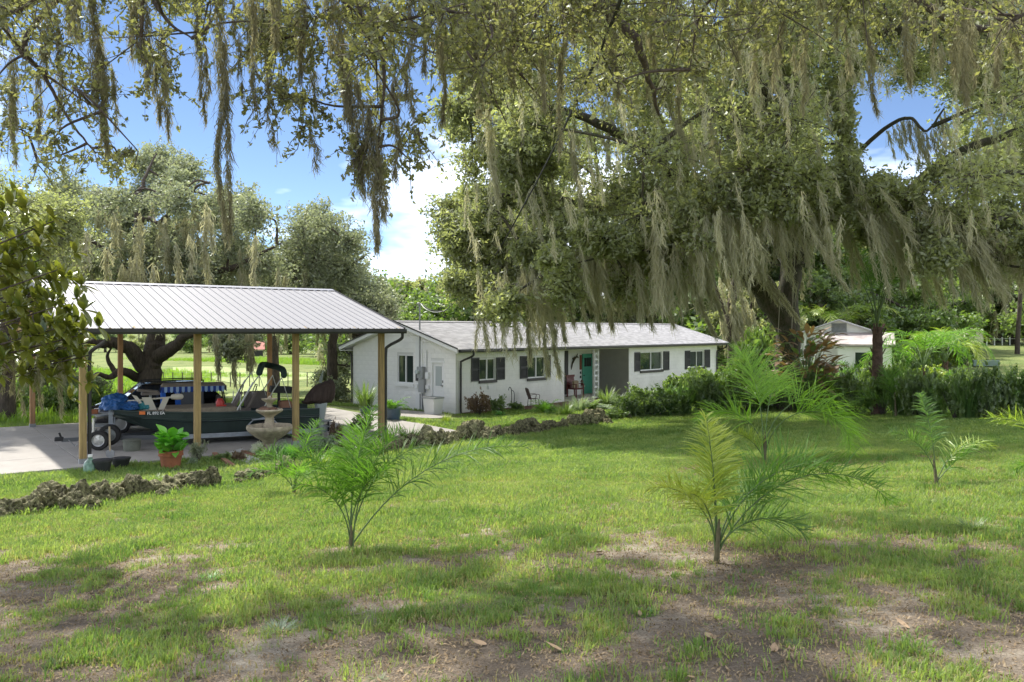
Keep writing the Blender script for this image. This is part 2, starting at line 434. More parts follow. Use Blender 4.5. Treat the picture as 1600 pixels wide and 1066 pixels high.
# ground material: turf, straw, sandy soil, all by place
mg = bpy.data.materials.new('turf_and_soil'); mg.use_nodes = True; nt = mg.node_tree; pb = nt.nodes['Principled BSDF']; pb.inputs['Roughness'].default_value = .95
pb.inputs['Specular IOR Level'].default_value = .15
L_ = nt.links.new
tcn = nt.nodes.new('ShaderNodeTexCoord')
def noise(sc, det=5, ro=.6):
    n = nt.nodes.new('ShaderNodeTexNoise'); n.inputs['Scale'].default_value = sc; n.inputs['Detail'].default_value = det; n.inputs['Roughness'].default_value = ro
    L_(tcn.outputs['Object'], n.inputs['Vector']); return n
def ramp(src, p0, c0, p1, c1, extra=None):
    r = nt.nodes.new('ShaderNodeValToRGB'); r.color_ramp.elements[0].position = p0; r.color_ramp.elements[0].color = (*c0, 1)
    r.color_ramp.elements[1].position = p1; r.color_ramp.elements[1].color = (*c1, 1)
    if extra: e = r.color_ramp.elements.new(extra[0]); e.color = (*extra[1], 1)
    L_(src, r.inputs['Fac']); return r
g1 = ramp(noise(.45).outputs['Fac'], .35, (.16, .22, .07), .65, (.30, .32, .12))
g2 = ramp(noise(7, 6, .7).outputs['Fac'], .35, (.45, .5, .4), .7, (1, 1, 1))
gm = nt.nodes.new('ShaderNodeMixRGB'); gm.blend_type = 'MULTIPLY'; gm.inputs['Fac'].default_value = .85
L_(g1.outputs['Color'], gm.inputs['Color1']); L_(g2.outputs['Color'], gm.inputs['Color2'])
s1 = ramp(noise(1.1, 6, .65).outputs['Fac'], .30, (.16, .13, .10), .70, (.58, .52, .42), (.52, (.31, .255, .195)))
s2 = ramp(noise(55, 5, .9).outputs['Fac'], .38, (.30, .27, .24), .60, (1, 1, 1))
sm = nt.nodes.new('ShaderNodeMixRGB'); sm.blend_type = 'MULTIPLY'; sm.inputs['Fac'].default_value = .8
L_(s1.outputs['Color'], sm.inputs['Color1']); L_(s2.outputs['Color'], sm.inputs['Color2'])
at = nt.nodes.new('ShaderNodeAttribute'); at.attribute_name = 'v'
nf = noise(9, 6, .75)
ad = nt.nodes.new('ShaderNodeMath'); ad.operation = 'ADD'; L_(at.outputs['Fac'], ad.inputs[0]); L_(nf.outputs['Fac'], ad.inputs[1])
fr = ramp(ad.outputs['Value'], .55, (0, 0, 0), .9, (1, 1, 1))
mm = nt.nodes.new('ShaderNodeMixRGB'); L_(fr.outputs['Color'], mm.inputs['Fac']); L_(gm.outputs['Color'], mm.inputs['Color1']); L_(sm.outputs['Color'], mm.inputs['Color2'])
L_(mm.outputs['Color'], pb.inputs['Base Color'])
bp = nt.nodes.new('ShaderNodeBump'); bp.inputs['Distance'].default_value = .05; bp.inputs['Strength'].default_value = .8
L_(noise(26, 6, .8).outputs['Fac'], bp.inputs['Height']); L_(bp.outputs['Normal'], pb.inputs['Normal'])
lawn = link('lawn', me, mg); tag(lawn, kind='structure')

M_CONC = mat('concrete', (.31, .29, .265), .85, var=.14, vscale=1.6, bump=.25, bscale=60, rnd=.05)
M_PATH = mat('pale_path_sand', (.55, .50, .42), .95, var=.3, vscale=8, bump=.6, bscale=30)
M_MULCH = mat('bark_mulch', (.16, .075, .045), .95, var=.6, vscale=30, bump=1, bscale=50)
M_GRAVEL = mat('white_gravel', (.62, .62, .60), .9, var=.5, vscale=60, bump=1, bscale=70)

PAV_RZ = math.atan2(.6, .8)
def pav(r, d, z=0.0):   # pavilion frame -> place
    return np.array([P1[0] + .8 * r - .6 * d, P1[1] + .6 * r + .8 * d, z])
slab = link('concrete_slab', None, loc=(P1[0], P1[1], 0), rz=PAV_RZ); tag(slab, kind='structure')
SLZ = .06
rs = [-16.2, -13.4, -10.6, -7.9, -5.2, -2.6, 0.0, 2.44, 4.88, 7.32, 9.8]
ds = [-.55, 1.4, 4.1, 6.6, 8.85]
k = 0
for i in range(len(rs) - 1):
    for j in range(len(ds) - 1):
        g = .008
        MB().box(rs[i] + g, rs[i + 1] - g, ds[j] + g, ds[j + 1] - g, -.12, SLZ, .006).build('slab_panel', M_CONC, slab)
MB().box(rs[0] + .05, rs[-1] - .05, ds[0] + .05, ds[-1] - .05, -.13, SLZ - .025).build('joint_bed', mat('joint_dirt', (.12, .10, .08), .95), slab)

def drape(name, poly, m, h=.02, kind='structure', parent=None, thick=.05):
    """thin sheet following the ground, outline in world x, y"""
    import bmesh
    bm = bmesh.new(); vs = [bm.verts.new((x, y, 0)) for x, y in poly]; bm.faces.new(vs)
    bmesh.ops.triangulate(bm, faces=bm.faces[:])
    for _ in range(3):
        L = [e for e in bm.edges if e.calc_length() > .6]
        if not L: break
        bmesh.ops.subdivide_edges(bm, edges=L, cuts=1)
        bmesh.ops.triangulate(bm, faces=bm.faces[:])
    for v in bm.verts: v.co.z = float(H(v.co.x, v.co.y)) + h
    r = bmesh.ops.extrude_face_region(bm, geom=bm.faces[:])
    for v in [g for g in r['geom'] if isinstance(g, bmesh.types.BMVert)]: v.co.z -= thick
    bmesh.ops.recalc_face_normals(bm, faces=bm.faces[:])
    me = bpy.data.meshes.new(name); bm.to_mesh(me); bm.free()
    o = link(name, me, m, parent); tag(o, kind=kind); return o

# ================================================================== HOUSE
HA = math.atan2(.758, .652); HC = np.array([-2.23, 32.5, -.35]); HL, HW, HH = 22.4, 6.45, 2.56
def hw(x, y, z=0.0):
    return np.array([HC[0] + .652 * x - .758 * y, HC[1] + .758 * x + .652 * y, HC[2] + z])
def s_of(px, y=0.0):
    """distance along the facade seen at a photo column (plane set back by y)"""
    u = (px - CX) / F_PX; X0 = HC[0] - .758 * y; D0 = HC[1] + .652 * y
    return (u * D0 - X0) / (.652 - .758 * u)
def zf(py, s, y=0.0):
    return CAMZ - (py - HY) / F_PX * (HC[1] + .758 * s + .652 * y) - HC[2]
def w_of(px):
    """distance back along the gable wall at a photo column"""
    u = (px - CX) / F_PX
    return (u * HC[1] - HC[0]) / (-.758 - .652 * u)
M_WALL = mat('white_painted_block', (.87, .86, .83), .8, var=.10, vscale=1.3, bump=.15, bscale=50)
M_MORT = mat('painted_joint', (.62, .62, .60), .9)
M_GREYW = mat('grey_end_wall', (.40, .38, .35), .85, var=.1, vscale=3)  # flat grey for the porch end wall, darker than the white walls
M_DRK = mat('dark_bronze_metal', (.035, .033, .032), .45, var=.3)
M_SHUT = mat('dark_shutter', (.03, .032, .032), .6)
M_TRIM = mat('white_trim', (.78, .78, .77), .6)
M_GLASS = mat('window_glass', (.03, .045, .04), .04, spec=1.0)
M_SHING = mat('asphalt_shingle', (.4, .4, .4), .9, vattr=((.38, .365, .37), (.58, .56, .565)))
M_GREY = mat('galvanised_grey', (.36, .37, .38), .5, metal=.5, var=.2)
M_GREYP = mat('grey_plastic', (.32, .33, .33), .6)

house = thing('house', 'long low white block ranch house with grey shingle roof and dark shutters', 'house', HC, HA)
OP0, OP1 = s_of(881.5), s_of(982.6)      # porch recess
RD = 1.95
def wall(name, x0, x1, y0, y1, z0=-.5, z1=HH, m=M_MORT):
    return MB().box(x0, x1, y0, y1, z0, z1).build(name, m, house)
T = .2
wins_f = [(749, 774, 560, 594), (824.5, 852, 557, 590.5), (1000.5, 1034.5, 549.5, 578.5), (1078.5, 1099.5, 548, 574)]
W = []
for a, b, t, bt in wins_f:
    x0, x1 = s_of(a), s_of(b); xm = (x0 + x1) / 2; W.append((x0, x1, zf(bt, xm), zf(t, xm)))
def wall_rects(x0, x1, z0, z1, holes):
    xs = sorted({x0, x1, *[h[0] for h in holes], *[h[1] for h in holes]}); R = []
    for i in range(len(xs) - 1):
        a, b = xs[i], xs[i + 1]; hh = [h for h in holes if h[0] <= a + 1e-6 and h[1] >= b - 1e-6]
        if not hh: R.append((a, b, z0, z1))
        else: R += [(a, b, z0, hh[0][2]), (a, b, hh[0][3], z1)]
    return R
for RR in (wall_rects(T, OP0, -.5, HH, W[:2]), wall_rects(OP1, HL, -.5, HH, W[2:])):
    mb = MB()
    for R in RR: mb.box(R[0], R[1], .006, T, R[2], R[3])
    mb.build('front_wall', M_MORT, house)
WG = (w_of(646), w_of(620.5)); DG = (w_of(694), w_of(676.5))
def zg(py, w): return CAMZ - (py - HY) / F_PX * (HC[1] + .652 * w) - HC[2]
gwin = (WG[0], WG[1], zg(600, WG[0]), zg(554.5, WG[0])); gdoor = (DG[0], DG[1] + .1, .12, 2.06)
mb = MB()
for R in wall_rects(0, HW, -.5, HH, [gdoor, gwin]): mb.box(.006, T, R[0], R[1], R[2], R[3])
mb.build('side_wall', M_MORT, house)
wall('back_wall', T, HL, HW - T, HW); wall('end_wall', HL - T, HL, T, HW - T)
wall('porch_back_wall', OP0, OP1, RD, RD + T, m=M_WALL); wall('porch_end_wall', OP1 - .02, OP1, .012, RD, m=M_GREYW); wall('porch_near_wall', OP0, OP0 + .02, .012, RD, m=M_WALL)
MB().box(OP0 + .02, OP1 - .02, -.3, RD, -.4, .02, .01).build('porch_floor', M_CONC, house)
MB().box(OP0 + .02, OP1 - .02, .02, RD, HH - .12, HH - .08).build('porch_ceiling', M_TRIM, house)
# concrete blocks, one by one where they show largest
bw, bh, g = .40, .20, .005
blk = {}
def block(l, axis_):
    key = (round(l, 3), axis_)
    if key not in blk:
        m_ = MB()
        if axis_ == 'x': m_.box(0, l - g, 0, .03, 0, bh - g)
        else: m_.box(0, .03, 0, l - g, 0, bh - g)
        me = m_.mesh('block'); me.materials.append(M_WALL); blk[key] = me
    return blk[key]
rest = MB(); cnt = 0
def course(a, b, z, off, holes):
    e = a + (off if off else 0); cuts = [a]; 
    while e < b - .02:
        if e > a + .02: cuts.append(e)
        e += bw
    cuts.append(b)
    for i in range(len(cuts) - 1):
        p, q_ = cuts[i], cuts[i + 1]; segs = [(p, q_)]
        for h in holes:
            if z + bh > h[2] + .02 and z < h[3] - .02:
                ns = []
                for (u, v) in segs:
                    if v <= h[0] or u >= h[1]: ns.append((u, v))
                    else:
                        if u < h[0]: ns.append((u, h[0]))
                        if v > h[1]: ns.append((h[1], v))
                segs = ns
        for (u, v) in segs:
            if v - u > .03: yield u, v
for r_ in range(-1, 13):
    z = r_ * bh; hgt = min(bh, HH - z)
    if hgt < .05: continue
    for u, v in course(0.0, HW, z, bw / 2 if r_ % 2 else 0, [gdoor, gwin]):
        o = link('block', block(v - u, 'y'), None, house, loc=(-.004, u, z)); cnt += 1
    for u, v in course(0.03, OP0, z, bw / 2 if r_ % 2 else 0, W[:2]):
        if u < 2.3 and cnt < 298: link('block', block(v - u, 'x'), None, house, loc=(u, -.004, z)); cnt += 1
        else: rest.box(u, v - g, -.004, .026, z, z + min(bh, HH - z) - g)
    for u, v in course(OP1, HL, z, bw / 2 if r_ % 2 else 0, W[2:]): rest.box(u, v - g, -.004, .026, z, z + min(bh, HH - z) - g)
tag(rest.build('block_courses', M_WALL, house), kind='stuff')
# roof
ov, rk = .5, .38; RZ = 3.72 - .02; EZ = HH + .02          # ridge height, eave height
sl = (RZ - EZ) / (HW / 2 + ov)
mb = MB()
for sy in (0, 1):
    y0 = -ov if sy == 0 else HW + ov; ym = HW / 2
    for x0, x1 in ((-rk, HL + .45),):
        a = [(x0, y0, EZ), (x1, y0, EZ), (x1, ym, RZ), (x0, ym, RZ)]
        vs = [(x, y, z) for x, y, z in a] + [(x, y, z - .12) for x, y, z in a]
        mb.add(vs, [(0, 1, 2, 3), (7, 6, 5, 4), (0, 4, 5, 1), (1, 5, 6, 2), (2, 6, 7, 3), (3, 7, 4, 0)])
roof = mb.build('roof', M_TRIM, house)
V = []; Q = []; A = []; nn_ = 0; rng = np.random.default_rng(11)
nc = 30; slope_len = HW / 2 + ov
for sy in (0, 1):
    for c_ in range(nc):
        t0 = c_ / nc; t1 = (c_ + 1.15) / nc; x = -rk - rng.random() * .3
        while x < HL + .45:
            w_ = .3; xa, xb = max(x, -rk), min(x + w_ - .006, HL + .45)
            if xb > xa:
                lift = .007 + .004 * rng.random()
                pts = []
                for (xx, t, up) in ((xa, t0, lift), (xb, t0, lift), (xb, min(t1, 1), .004), (xa, min(t1, 1), .004), (xa, t0, .001), (xb, t0, .001)):
                    yy = -ov - .03 + (slope_len + .03) * t; zz = EZ - .01 + (RZ - EZ + .01) * t + up
                    if sy: yy = HW - yy
                    pts.append((xx, yy, zz))
                V += pts; q_ = np.array([[0, 1, 2, 3], [4, 5, 1, 0]]) + nn_; Q.append(q_); nn_ += 6; A += [rng.random()] * 6
            x += w_
o = link('shingles', np_mesh('shingles', V, np.concatenate(Q), attr=A), M_SHING, roof); tag(o, kind='stuff')
mb = MB()
x = -rk
while x < HL + .4:
    mb.obox((x + .15, HW / 2 - .07, RZ + .012), (.148, 0, 0), (0, .09, .09 * sl), (0, 0, .008)); mb.obox((x + .15, HW / 2 + .07, RZ + .012), (.148, 0, 0), (0, .09, -.09 * sl), (0, 0, .008)); x += .3
tag(mb.build('ridge_shingles', mat('ridge_shingle', (.35, .34, .345), .9, var=.3, vscale=3), roof), kind='stuff')
mb = MB()
for y0 in (-ov - .0, HW + ov): mb.bar((-rk - .02, y0, EZ - .05), (-rk - .02, HW / 2, RZ - .05), .03, .16); mb.bar((HL + .47, y0, EZ - .05), (HL + .47, HW / 2, RZ - .05), .03, .16)
mb.build('bargeboard', M_TRIM, roof)
mb = MB()
for y0 in (-ov - .02, HW + ov): mb.bar((-rk - .045, y0, EZ + .025), (-rk - .045, HW / 2, RZ + .025), .03, .05)
mb.build('drip_edge', M_DRK, roof)
MB().box(-rk, HL + .45, -ov + .02, 0, EZ - .16, EZ - .135).box(-rk, HL + .45, HW, HW + ov - .02, EZ - .16, EZ - .135).build('soffit', M_TRIM, roof)
# gable siding boards
for k in range(4):
    z0 = HH + k * .27; z1 = z0 + .262; ins = lambda z: max(0.0, (z - EZ) / sl - ov) 
    i1 = ins(min(z1 + .1, RZ - .05)); a_, b_ = i1, HW - i1
    if b_ - a_ > .3: 
        i0 = ins(z0 + .1)
        MB().add([(-.03, i0, z0), (-.03, HW - i0, z0), (-.018, HW - i1, z1), (-.018, i1, z1), (.1, i0, z0), (.1, HW - i0, z0), (.1, HW - i1, z1), (.1, i1, z1)],
                 [(0, 3, 2, 1), (4, 5, 6, 7), (0, 1, 5, 4), (3, 7, 6, 2), (0, 4, 7, 3), (1, 2, 6, 5)]).build('gable_board', M_WALL, house)
mb = MB().add([(.11, 0, HH), (.11, HW, HH), (.11, HW / 2, RZ - .13), (.2, 0, HH), (.2, HW, HH), (.2, HW / 2, RZ - .13)], [(0, 2, 1), (3, 4, 5), (0, 1, 4, 3), (1, 2, 5, 4), (2, 0, 3, 5)])
mb.build('gable_wall', M_WALL, house)
# gutter and downspouts
gut = MB()
gp = [(0, 0), (.11, 0), (.13, .05), (.13, .12), (.12, .12), (.12, .05), (.10, .01), (.01, .01), (.01, .12), (0, .12)]
def gutter(mb_, x0, x1, yb, zb, sgn=-1):
    rings = [[(x, yb + sgn * a, zb + b) for a, b in gp] for x in (x0, x1)]; mb_.loft(rings, smooth=False)
gutter(gut, -rk, HL + .45, -ov - .035, EZ - .13)
gut.build('gutter', M_DRK, house)
for sx in (.22, HL - .12):
    MB().tube(bez([(sx + .18, -ov - .1, EZ - .12), (sx + .17, -ov - .05, EZ - .28), (sx, -.14, EZ - .48), (sx, -.07, EZ - .62), (sx, -.065, 1.0), (sx, -.065, .08), (sx, -.2, -.02)], 4), .042, 8).build('downspout', M_DRK, house)
MB().tube(bez([(-.05, HW + ov, EZ - .12), (-.05, HW + .3, EZ - .3), (-.05, HW + .05, EZ - .45), (-.05, HW + .03, .1)], 4), .042, 8).build('downspout', M_DRK, house)

def window(par, x0, x1, z0, z1, face='x', sill=None, nm='window', pos=0.0):
    """two-light sliding window; face 'x' = front wall (local x along), 'y' = gable wall"""
    def bx(m_, a0, a1, d0, d1, c0, c1):
        if face == 'x': m_.box(a0, a1, d0, d1, c0, c1)
        else: m_.box(d0, d1, a0, a1, c0, c1)
        return m_
    f = MB(); t = .05; d0, d1 = pos + .03, pos + .12
    bx(f, x0, x1, d0, d1, z0, z0 + t); bx(f, x0, x1, d0, d1, z1 - t, z1); bx(f, x0, x0 + t, d0, d1, z0 + t, z1 - t); bx(f, x1 - t, x1, d0, d1, z0 + t, z1 - t)
    w = f.build(nm, M_TRIM, par)
    xm = (x0 + x1) / 2
    m_ = MB(); bx(m_, xm - .03, xm + .03, d0 + .005, d1 - .02, z0 + t, z1 - t); m_.build('mullion', M_TRIM, w)
    for a, b in ((x0 + t, xm - .03), (xm + .03, x1 - t)):
        m_ = MB(); bx(m_, a, b, d0 + .045, d0 + .055, z0 + t, z1 - t); m_.build('pane', M_GLASS, w)
    m_ = MB(); bx(m_, x0 + t, x1 - t, d0 + .10, d0 + .12, z0 + t, z1 - t); m_.build('blind', mat('blind', (.20, .22, .20), .8) if 'blind' not in MATS else MATS['blind'], w)
    if sill is not None:
        m_ = MB(); bx(m_, x0 - .05, x1 + .05, pos - .07, pos + .03, z0 - .12, z0 - .001); m_.build('sill', sill, w)
    return w
for i, (x0, x1, z0, z1) in enumerate(W): window(house, x0, x1, z0, z1, 'x', M_DRK)
window(house, gwin[0], gwin[1], gwin[2], gwin[3], 'y', M_TRIM)
for a, b, t, bt in ((736, 748.2, 559, 596), (775, 788, 558.5, 593.5), (812, 823.6, 556.5, 591.5), (853, 859.5, 555, 589), (991, 999.6, 550.5, 580.5), (1036, 1045, 549, 578.5), (1069.7, 1077.6, 548, 577), (1100.3, 1108.6, 546.5, 574.5)):
    x0, x1 = s_of(a), s_of(b); xm = (x0 + x1) / 2; z0, z1 = zf(bt, xm), zf(t, xm)
    m_ = MB().box(x0, x0 + .05, -.045, -.008, z0, z1).box(x1 - .05, x1, -.045, -.008, z0, z1)
    zm = (z0 + z1) / 2
    for zz in (z0, zm - .03, z1 - .06): m_.box(x0 + .05, x1 - .05, -.045, -.008, zz, zz + .06)
    m_.box(x0 + .05, x1 - .05, -.022, -.0085, z0 + .06, z1 - .06)
    s_ = m_.build('shutter', M_SHUT, house)
    m_ = MB(); n_ = 16
    for k in range(n_):
        zz = z0 + .07 + (z1 - z0 - .14) * (k + .5) / n_
        if abs(zz - zm) > .04: m_.obox(((x0 + x1) / 2, -.034, zz), ((x1 - x0) / 2 - .05, 0, 0), (0, .010, .012), (0, -.003, .003))
    tag(m_.build('louvres', M_SHUT, s_), kind='stuff')
# side door with half glass
d = MB().box(.06, .11, gdoor[0] + .06, gdoor[1] - .06, gdoor[2], gdoor[3] - .06).build('side_door', M_TRIM, house)
d['label'] = 'white half-glass side door'
MB().box(.045, .058, gdoor[0] + .2, gdoor[1] - .2, gdoor[2] + .95, gdoor[3] - .2).build('pane', mat('frosted_glass', (.42, .45, .46), .15, spec=.8), d)
mb = MB()
for a, b, c, e in ((gdoor[0] + .15, gdoor[1] - .15, .9, .945), (gdoor[0] + .15, gdoor[1] - .15, 1.75, 1.79), (gdoor[0] + .2, gdoor[1] - .2, .3, .33), (gdoor[0] + .2, gdoor[1] - .2, .75, .78)):
    mb.box(.04, .059, a, b, gdoor[2] + c, gdoor[2] + e)
mb.build('door_moulding', M_TRIM, d)
MB().tube([(.06, gdoor[0] + .12, 1.08), (.01, gdoor[0] + .12, 1.08)], .022).box(-.01, .01, gdoor[0] + .08, gdoor[0] + .2, 1.07, 1.09).box(.04, .059, gdoor[0] + .09, gdoor[0] + .15, 1.2, 1.3).build('door_handle', M_DRK, d)
MB().box(0, .1, gdoor[0], gdoor[0] + .055, gdoor[2], gdoor[3]).box(0, .1, gdoor[1] - .055, gdoor[1], gdoor[2], gdoor[3]).box(-.02, .1, gdoor[0] - .03, gdoor[1] + .03, gdoor[3] - .055, gdoor[3] + .03).build('door_frame', M_TRIM, house)
MB().box(-.3, -.01, gdoor[0] - .1, gdoor[1] + .1, -.1, .02, .01).box(-.65, -.305, gdoor[0] - .1, gdoor[1] + .1, -.2, -.1, .01).build('doorstep', mat('brick_step', (.36, .27, .23), .9, var=.4, vscale=9), house)
# electric meter, panels, conduits and service mast
yb = w_of(663)
MB().box(-.03, -.01, w_of(654) , w_of(650), 0, 3.05).box(-.045, -.005, w_of(661), w_of(652.5), 0.0, 2.9).build('trim_board', M_TRIM, house)
mx_ = w_of(657.5)
mb = MB().tube([(-.06, mx_, 1.75), (-.06, mx_, 3.2), (-.06, mx_, 4.35)], .035, 8); mb.tube(bez([(-.06, mx_, 4.3), (-.1, mx_, 4.43), (-.2, mx_, 4.40)], 4), [.05] * 9, 8)
mast = mb.build('service_mast', M_GREY, house)
MB().box(-.12, -.01, w_of(659), w_of(664) , 0, 0).build if False else None
def ebox(px, y_t, y_b, wpx, dep, m_, nm='electric_box'):
    w0, w1 = w_of(px + wpx / 2), w_of(px - wpx / 2); wm = (w0 + w1) / 2
    z1_, z0_ = zg(y_t, wm), zg(y_b, wm)
    return MB().box(-dep, -.012, w0, w1, z0_, z1_, .01).build(nm, m_, house)
e1 = ebox(661, 573, 591, 9, .2, M_GREY); MB().tube([(-.2, w_of(659), 1.62), (-.32, w_of(659), 1.62)], .085, 14).build('meter_dial', mat('meter_glass', (.5, .55, .55), .1), e1)
ebox(662, 592, 613, 8.5, .16, M_GREYP); ebox(669.5, 582, 591.5, 5, .12, M_TRIM); ebox(669.5, 602, 608, 5, .1, M_TRIM); ebox(653.5, 581, 595, 3.5, .1, M_DRK); ebox(653.5, 600, 606, 4, .12, M_TRIM)
mb = MB()
for q_ in (658, 661.5, 664): mb.tube([(-.06, w_of(q_), zg(613, 3)), (-.06, w_of(q_), .02)], .028, 6)
mb.tube([(-.04, w_of(668), 2.5), (-.04, w_of(668), 1.6)], .012, 5)
mb.build('conduit', M_GREY, house)
# porch: dark window, green door, pierced screen column
mb = MB().box(s_of(882, RD), s_of(887.2, RD), RD - .03, RD - .008, .1, 2.3)
mb.build('dark_screen_panel', mat('dark_screen', (.02, .02, .02), .5), house)
g0, g1 = s_of(909, RD), s_of(924.5, RD)
M_TEAL = mat('teal_paint', (.09, .38, .26), .4, var=.1)
d = MB().box(g0, g1, RD - .06, RD - .008, .04, 2.1).build('front_door', M_TEAL, house); d['label'] = 'teal green front door'
mb = MB()
for k in range(3): a = g0 + .12 + k * (g1 - g0 - .24) / 3; mb.box(a + .015, a + (g1 - g0 - .24) / 3 - .015, RD - .075, RD - .061, 1.45, 1.9)
mb.build('pane', M_GLASS, d)
MB().box(g0 + .08, g1 - .08, RD - .07, RD - .061, .2, .26).box(g0 + .08, g1 - .08, RD - .07, RD - .061, 1.3, 1.36).build('door_panel', M_TEAL, d)
MB().tube([(g0 + .08, RD - .06, 1.0), (g0 + .08, RD - .13, 1.0)], .025).build('door_handle', M_DRK, d)
MB().box(g1 + .01, g1 + .18, RD - .05, RD - .008, .04, 2.12).build('dark_gap_strip', mat('gap_dark', (.015, .02, .02), .2), house)  # dark strip standing in for the shaded gap beside the door
c0, c1 = s_of(929.5), s_of(936.5)
mb = MB(); mb.box(c0, c0 + .05, .02, .14, .02, HH - .12).box(c1 - .05, c1, .02, .14, .02, HH - .12)
nb = 9; bz = (HH - .14) / nb
for k in range(nb):
    zc = .02 + bz * (k + .5); xc = (c0 + c1) / 2; rx = (c1 - c0) / 2 - .05
    mb.box(c0 + .05, c1 - .05, .03, .13, zc + bz / 2 - .02, zc + bz / 2 + .02 if k < nb - 1 else zc + bz / 2)
    for s_ in (-1, 1):
        mb.tube([(xc + s_ * rx * math.cos(t), .08, zc + s_ * bz * .42 * math.sin(t)) for t in np.linspace(-1.45, 1.45, 7)], .022, 5)
mb.build('pierced_screen_column', M_TRIM, house)
MB().box(s_of(762), s_of(767), -.05, -.006, zf(608, 2), zf(602, 2)).build('outlet_cover', M_TRIM, house)
# ================================================================== PAVILION
M_POST = mat('treated_timber', (.40, .28, .11), .75, var=.4, vscale=4, bump=.4, bscale=30, stretch=(6, 6, .5))
M_POSTR = mat('fresh_timber', (.46, .26, .12), .75, var=.35, vscale=4, bump=.3, bscale=30, stretch=(6, 6, .5))
M_METR = mat('white_roof_metal', (.185, .182, .198), .5, metal=.0, var=.05, vscale=.7, spec=.6)
M_UNDER = mat('roof_underside', (.50, .50, .50), .6)
pv = thing('pavilion', 'open carport on timber posts with ribbed pale metal roof, boat parked under it', 'carport', (P1[0], P1[1], SLZ), PAV_RZ)
PH, PD, PL = 2.93, 8.4, 7.32
for j, d in enumerate((0, PD)):
    for i in range(4):
        r = PL / 3 * i; h_ = .07
        o = MB().box(r - h_, r + h_, d - h_, d + h_, 0, PH - .01, .008).build('post', M_POST if j == 0 else M_POSTR, pv)
        MB().box(r - h_ - .012, r + h_ + .012, d - h_ - .012, d + h_ + .012, -.002, .1).build('post_base', M_GREY, o)
        for sx in (-1, 1):
            if 0 <= r + sx * .6 <= PL: pass
RL0, RL1, OVF = -.47, PL + .47, .45
eZ = PH + .0; rZ = 4.14 + .02; ym = PD / 2; slp = (rZ - eZ) / (ym + OVF)
for d in (0, PD):
    MB().box(RL0 + .05, RL1 - .05, d - .02 - .07, d - .075, PH - .09, PH + .03).build('beam', M_POST, pv); MB().box(RL0 + .05, RL1 - .05, d + .075, d + .115, PH - .09, PH + .03).build('beam', M_POST, pv)
for i in range(7):
    r = RL0 + .1 + (RL1 - RL0 - .2) * i / 6; mb = MB()
    for s_ in (0, 1):
        y0 = -OVF + .06 if s_ == 0 else PD + OVF - .06
        mb.bar((r, y0, eZ - .03 + .03 * slp), (r, ym, rZ - .16), .04, .14)
    mb.bar((r, .13, PH - .0), (r, PD - .13, PH - .0), .038, .12)
    for a, b in ((ym / 2, ym), (ym / 2, ym * .55), (PD - ym / 2, ym), (PD - ym / 2, PD - ym * .55)):
        zt = eZ - .1 + (min(b, PD - b) + OVF) * slp
        mb.bar((r + .002, a, PH - .04), (r + .002, b, zt - .05), .035, .08)
    mb.build('truss', M_POST, pv)
pw = .914; n_p = int(math.ceil((RL1 - RL0) / pw))
for s_ in (0, 1):
    for i in range(n_p):
        x0 = RL0 + i * pw; x1 = min(x0 + pw - .002, RL1); prof = []
        x = x0
        while x < x1 - .01:
            for dx, dz in ((0, 0), (.014, .02), (.036, .02), (.05, 0), (.10, 0), (.105, .004), (.12, .004), (.125, 0), (.17, 0), (.175, .004), (.19, .004), (.195, 0)):
                if x + dx < x1: prof.append((x + dx, dz))
            x += .2286
        prof.append((x1, .0)); rings = []
        for (y, z) in ((-OVF, eZ), (ym, rZ)):
            yy = y if s_ == 0 else PD - y
            rings.append([(a, yy, z + b + .03) for a, b in prof] + [(a, yy, z + b + .027) for a, b in reversed(prof)])
        MB().loft(rings, smooth=False).build('roof_panel', M_METR, pv)
MB().box(RL0 + .005, RL1 - .005, -OVF + .01, -OVF + .02, eZ - .02, eZ + .02).build('fascia', M_DRK, pv)
mb = MB(); yb_ = .19
mb.add([(RL0 - .02, ym - yb_, rZ - yb_ * slp + .06), (RL1 + .02, ym - yb_, rZ - yb_ * slp + .06), (RL1 + .02, ym, rZ + .066), (RL0 - .02, ym, rZ + .066), (RL1 + .02, ym + yb_, rZ - yb_ * slp + .06), (RL0 - .02, ym + yb_, rZ - yb_ * slp + .06)], [(0, 1, 2, 3), (3, 2, 4, 5)])
x = RL0
while x < RL1: mb.box(x, x + .12, ym - yb_ - .004, ym - yb_, rZ - yb_ * slp + .02, rZ - yb_ * slp + .058); x += .2286
mb.build('ridge_cap', mat('ridge_metal', (.30, .30, .33), .4), pv)
mb = MB(); gutter(mb, RL0, RL1, -OVF - .003, eZ - .1); gutter(mb, RL0, RL1, PD + OVF + .003, eZ - .1, 1); mb.build('gutter', M_DRK, pv)
for r in (RL0 - .012, RL1 + .012):
    for s_ in (0, 1):
        y0 = -OVF if s_ == 0 else PD + OVF; MB().bar((r, y0, eZ + .0), (r, ym, rZ + .0), .02, .13).build('rake_trim', M_DRK, pv)
for r, sg in ((0.13, 1), (PL + .125, 1)):
    MB().tube(bez([(r + .25 * sg, -OVF - .06, eZ - .1), (r + .24 * sg, -OVF, eZ - .25), (r + .05, -.08, eZ - .45), (r, -.03, eZ - .62), (r, -.02, 1.5), (r, -.02, .05), (r, -.15, .02)], 4), .042, 8).build('downspout', M_DRK, pv)

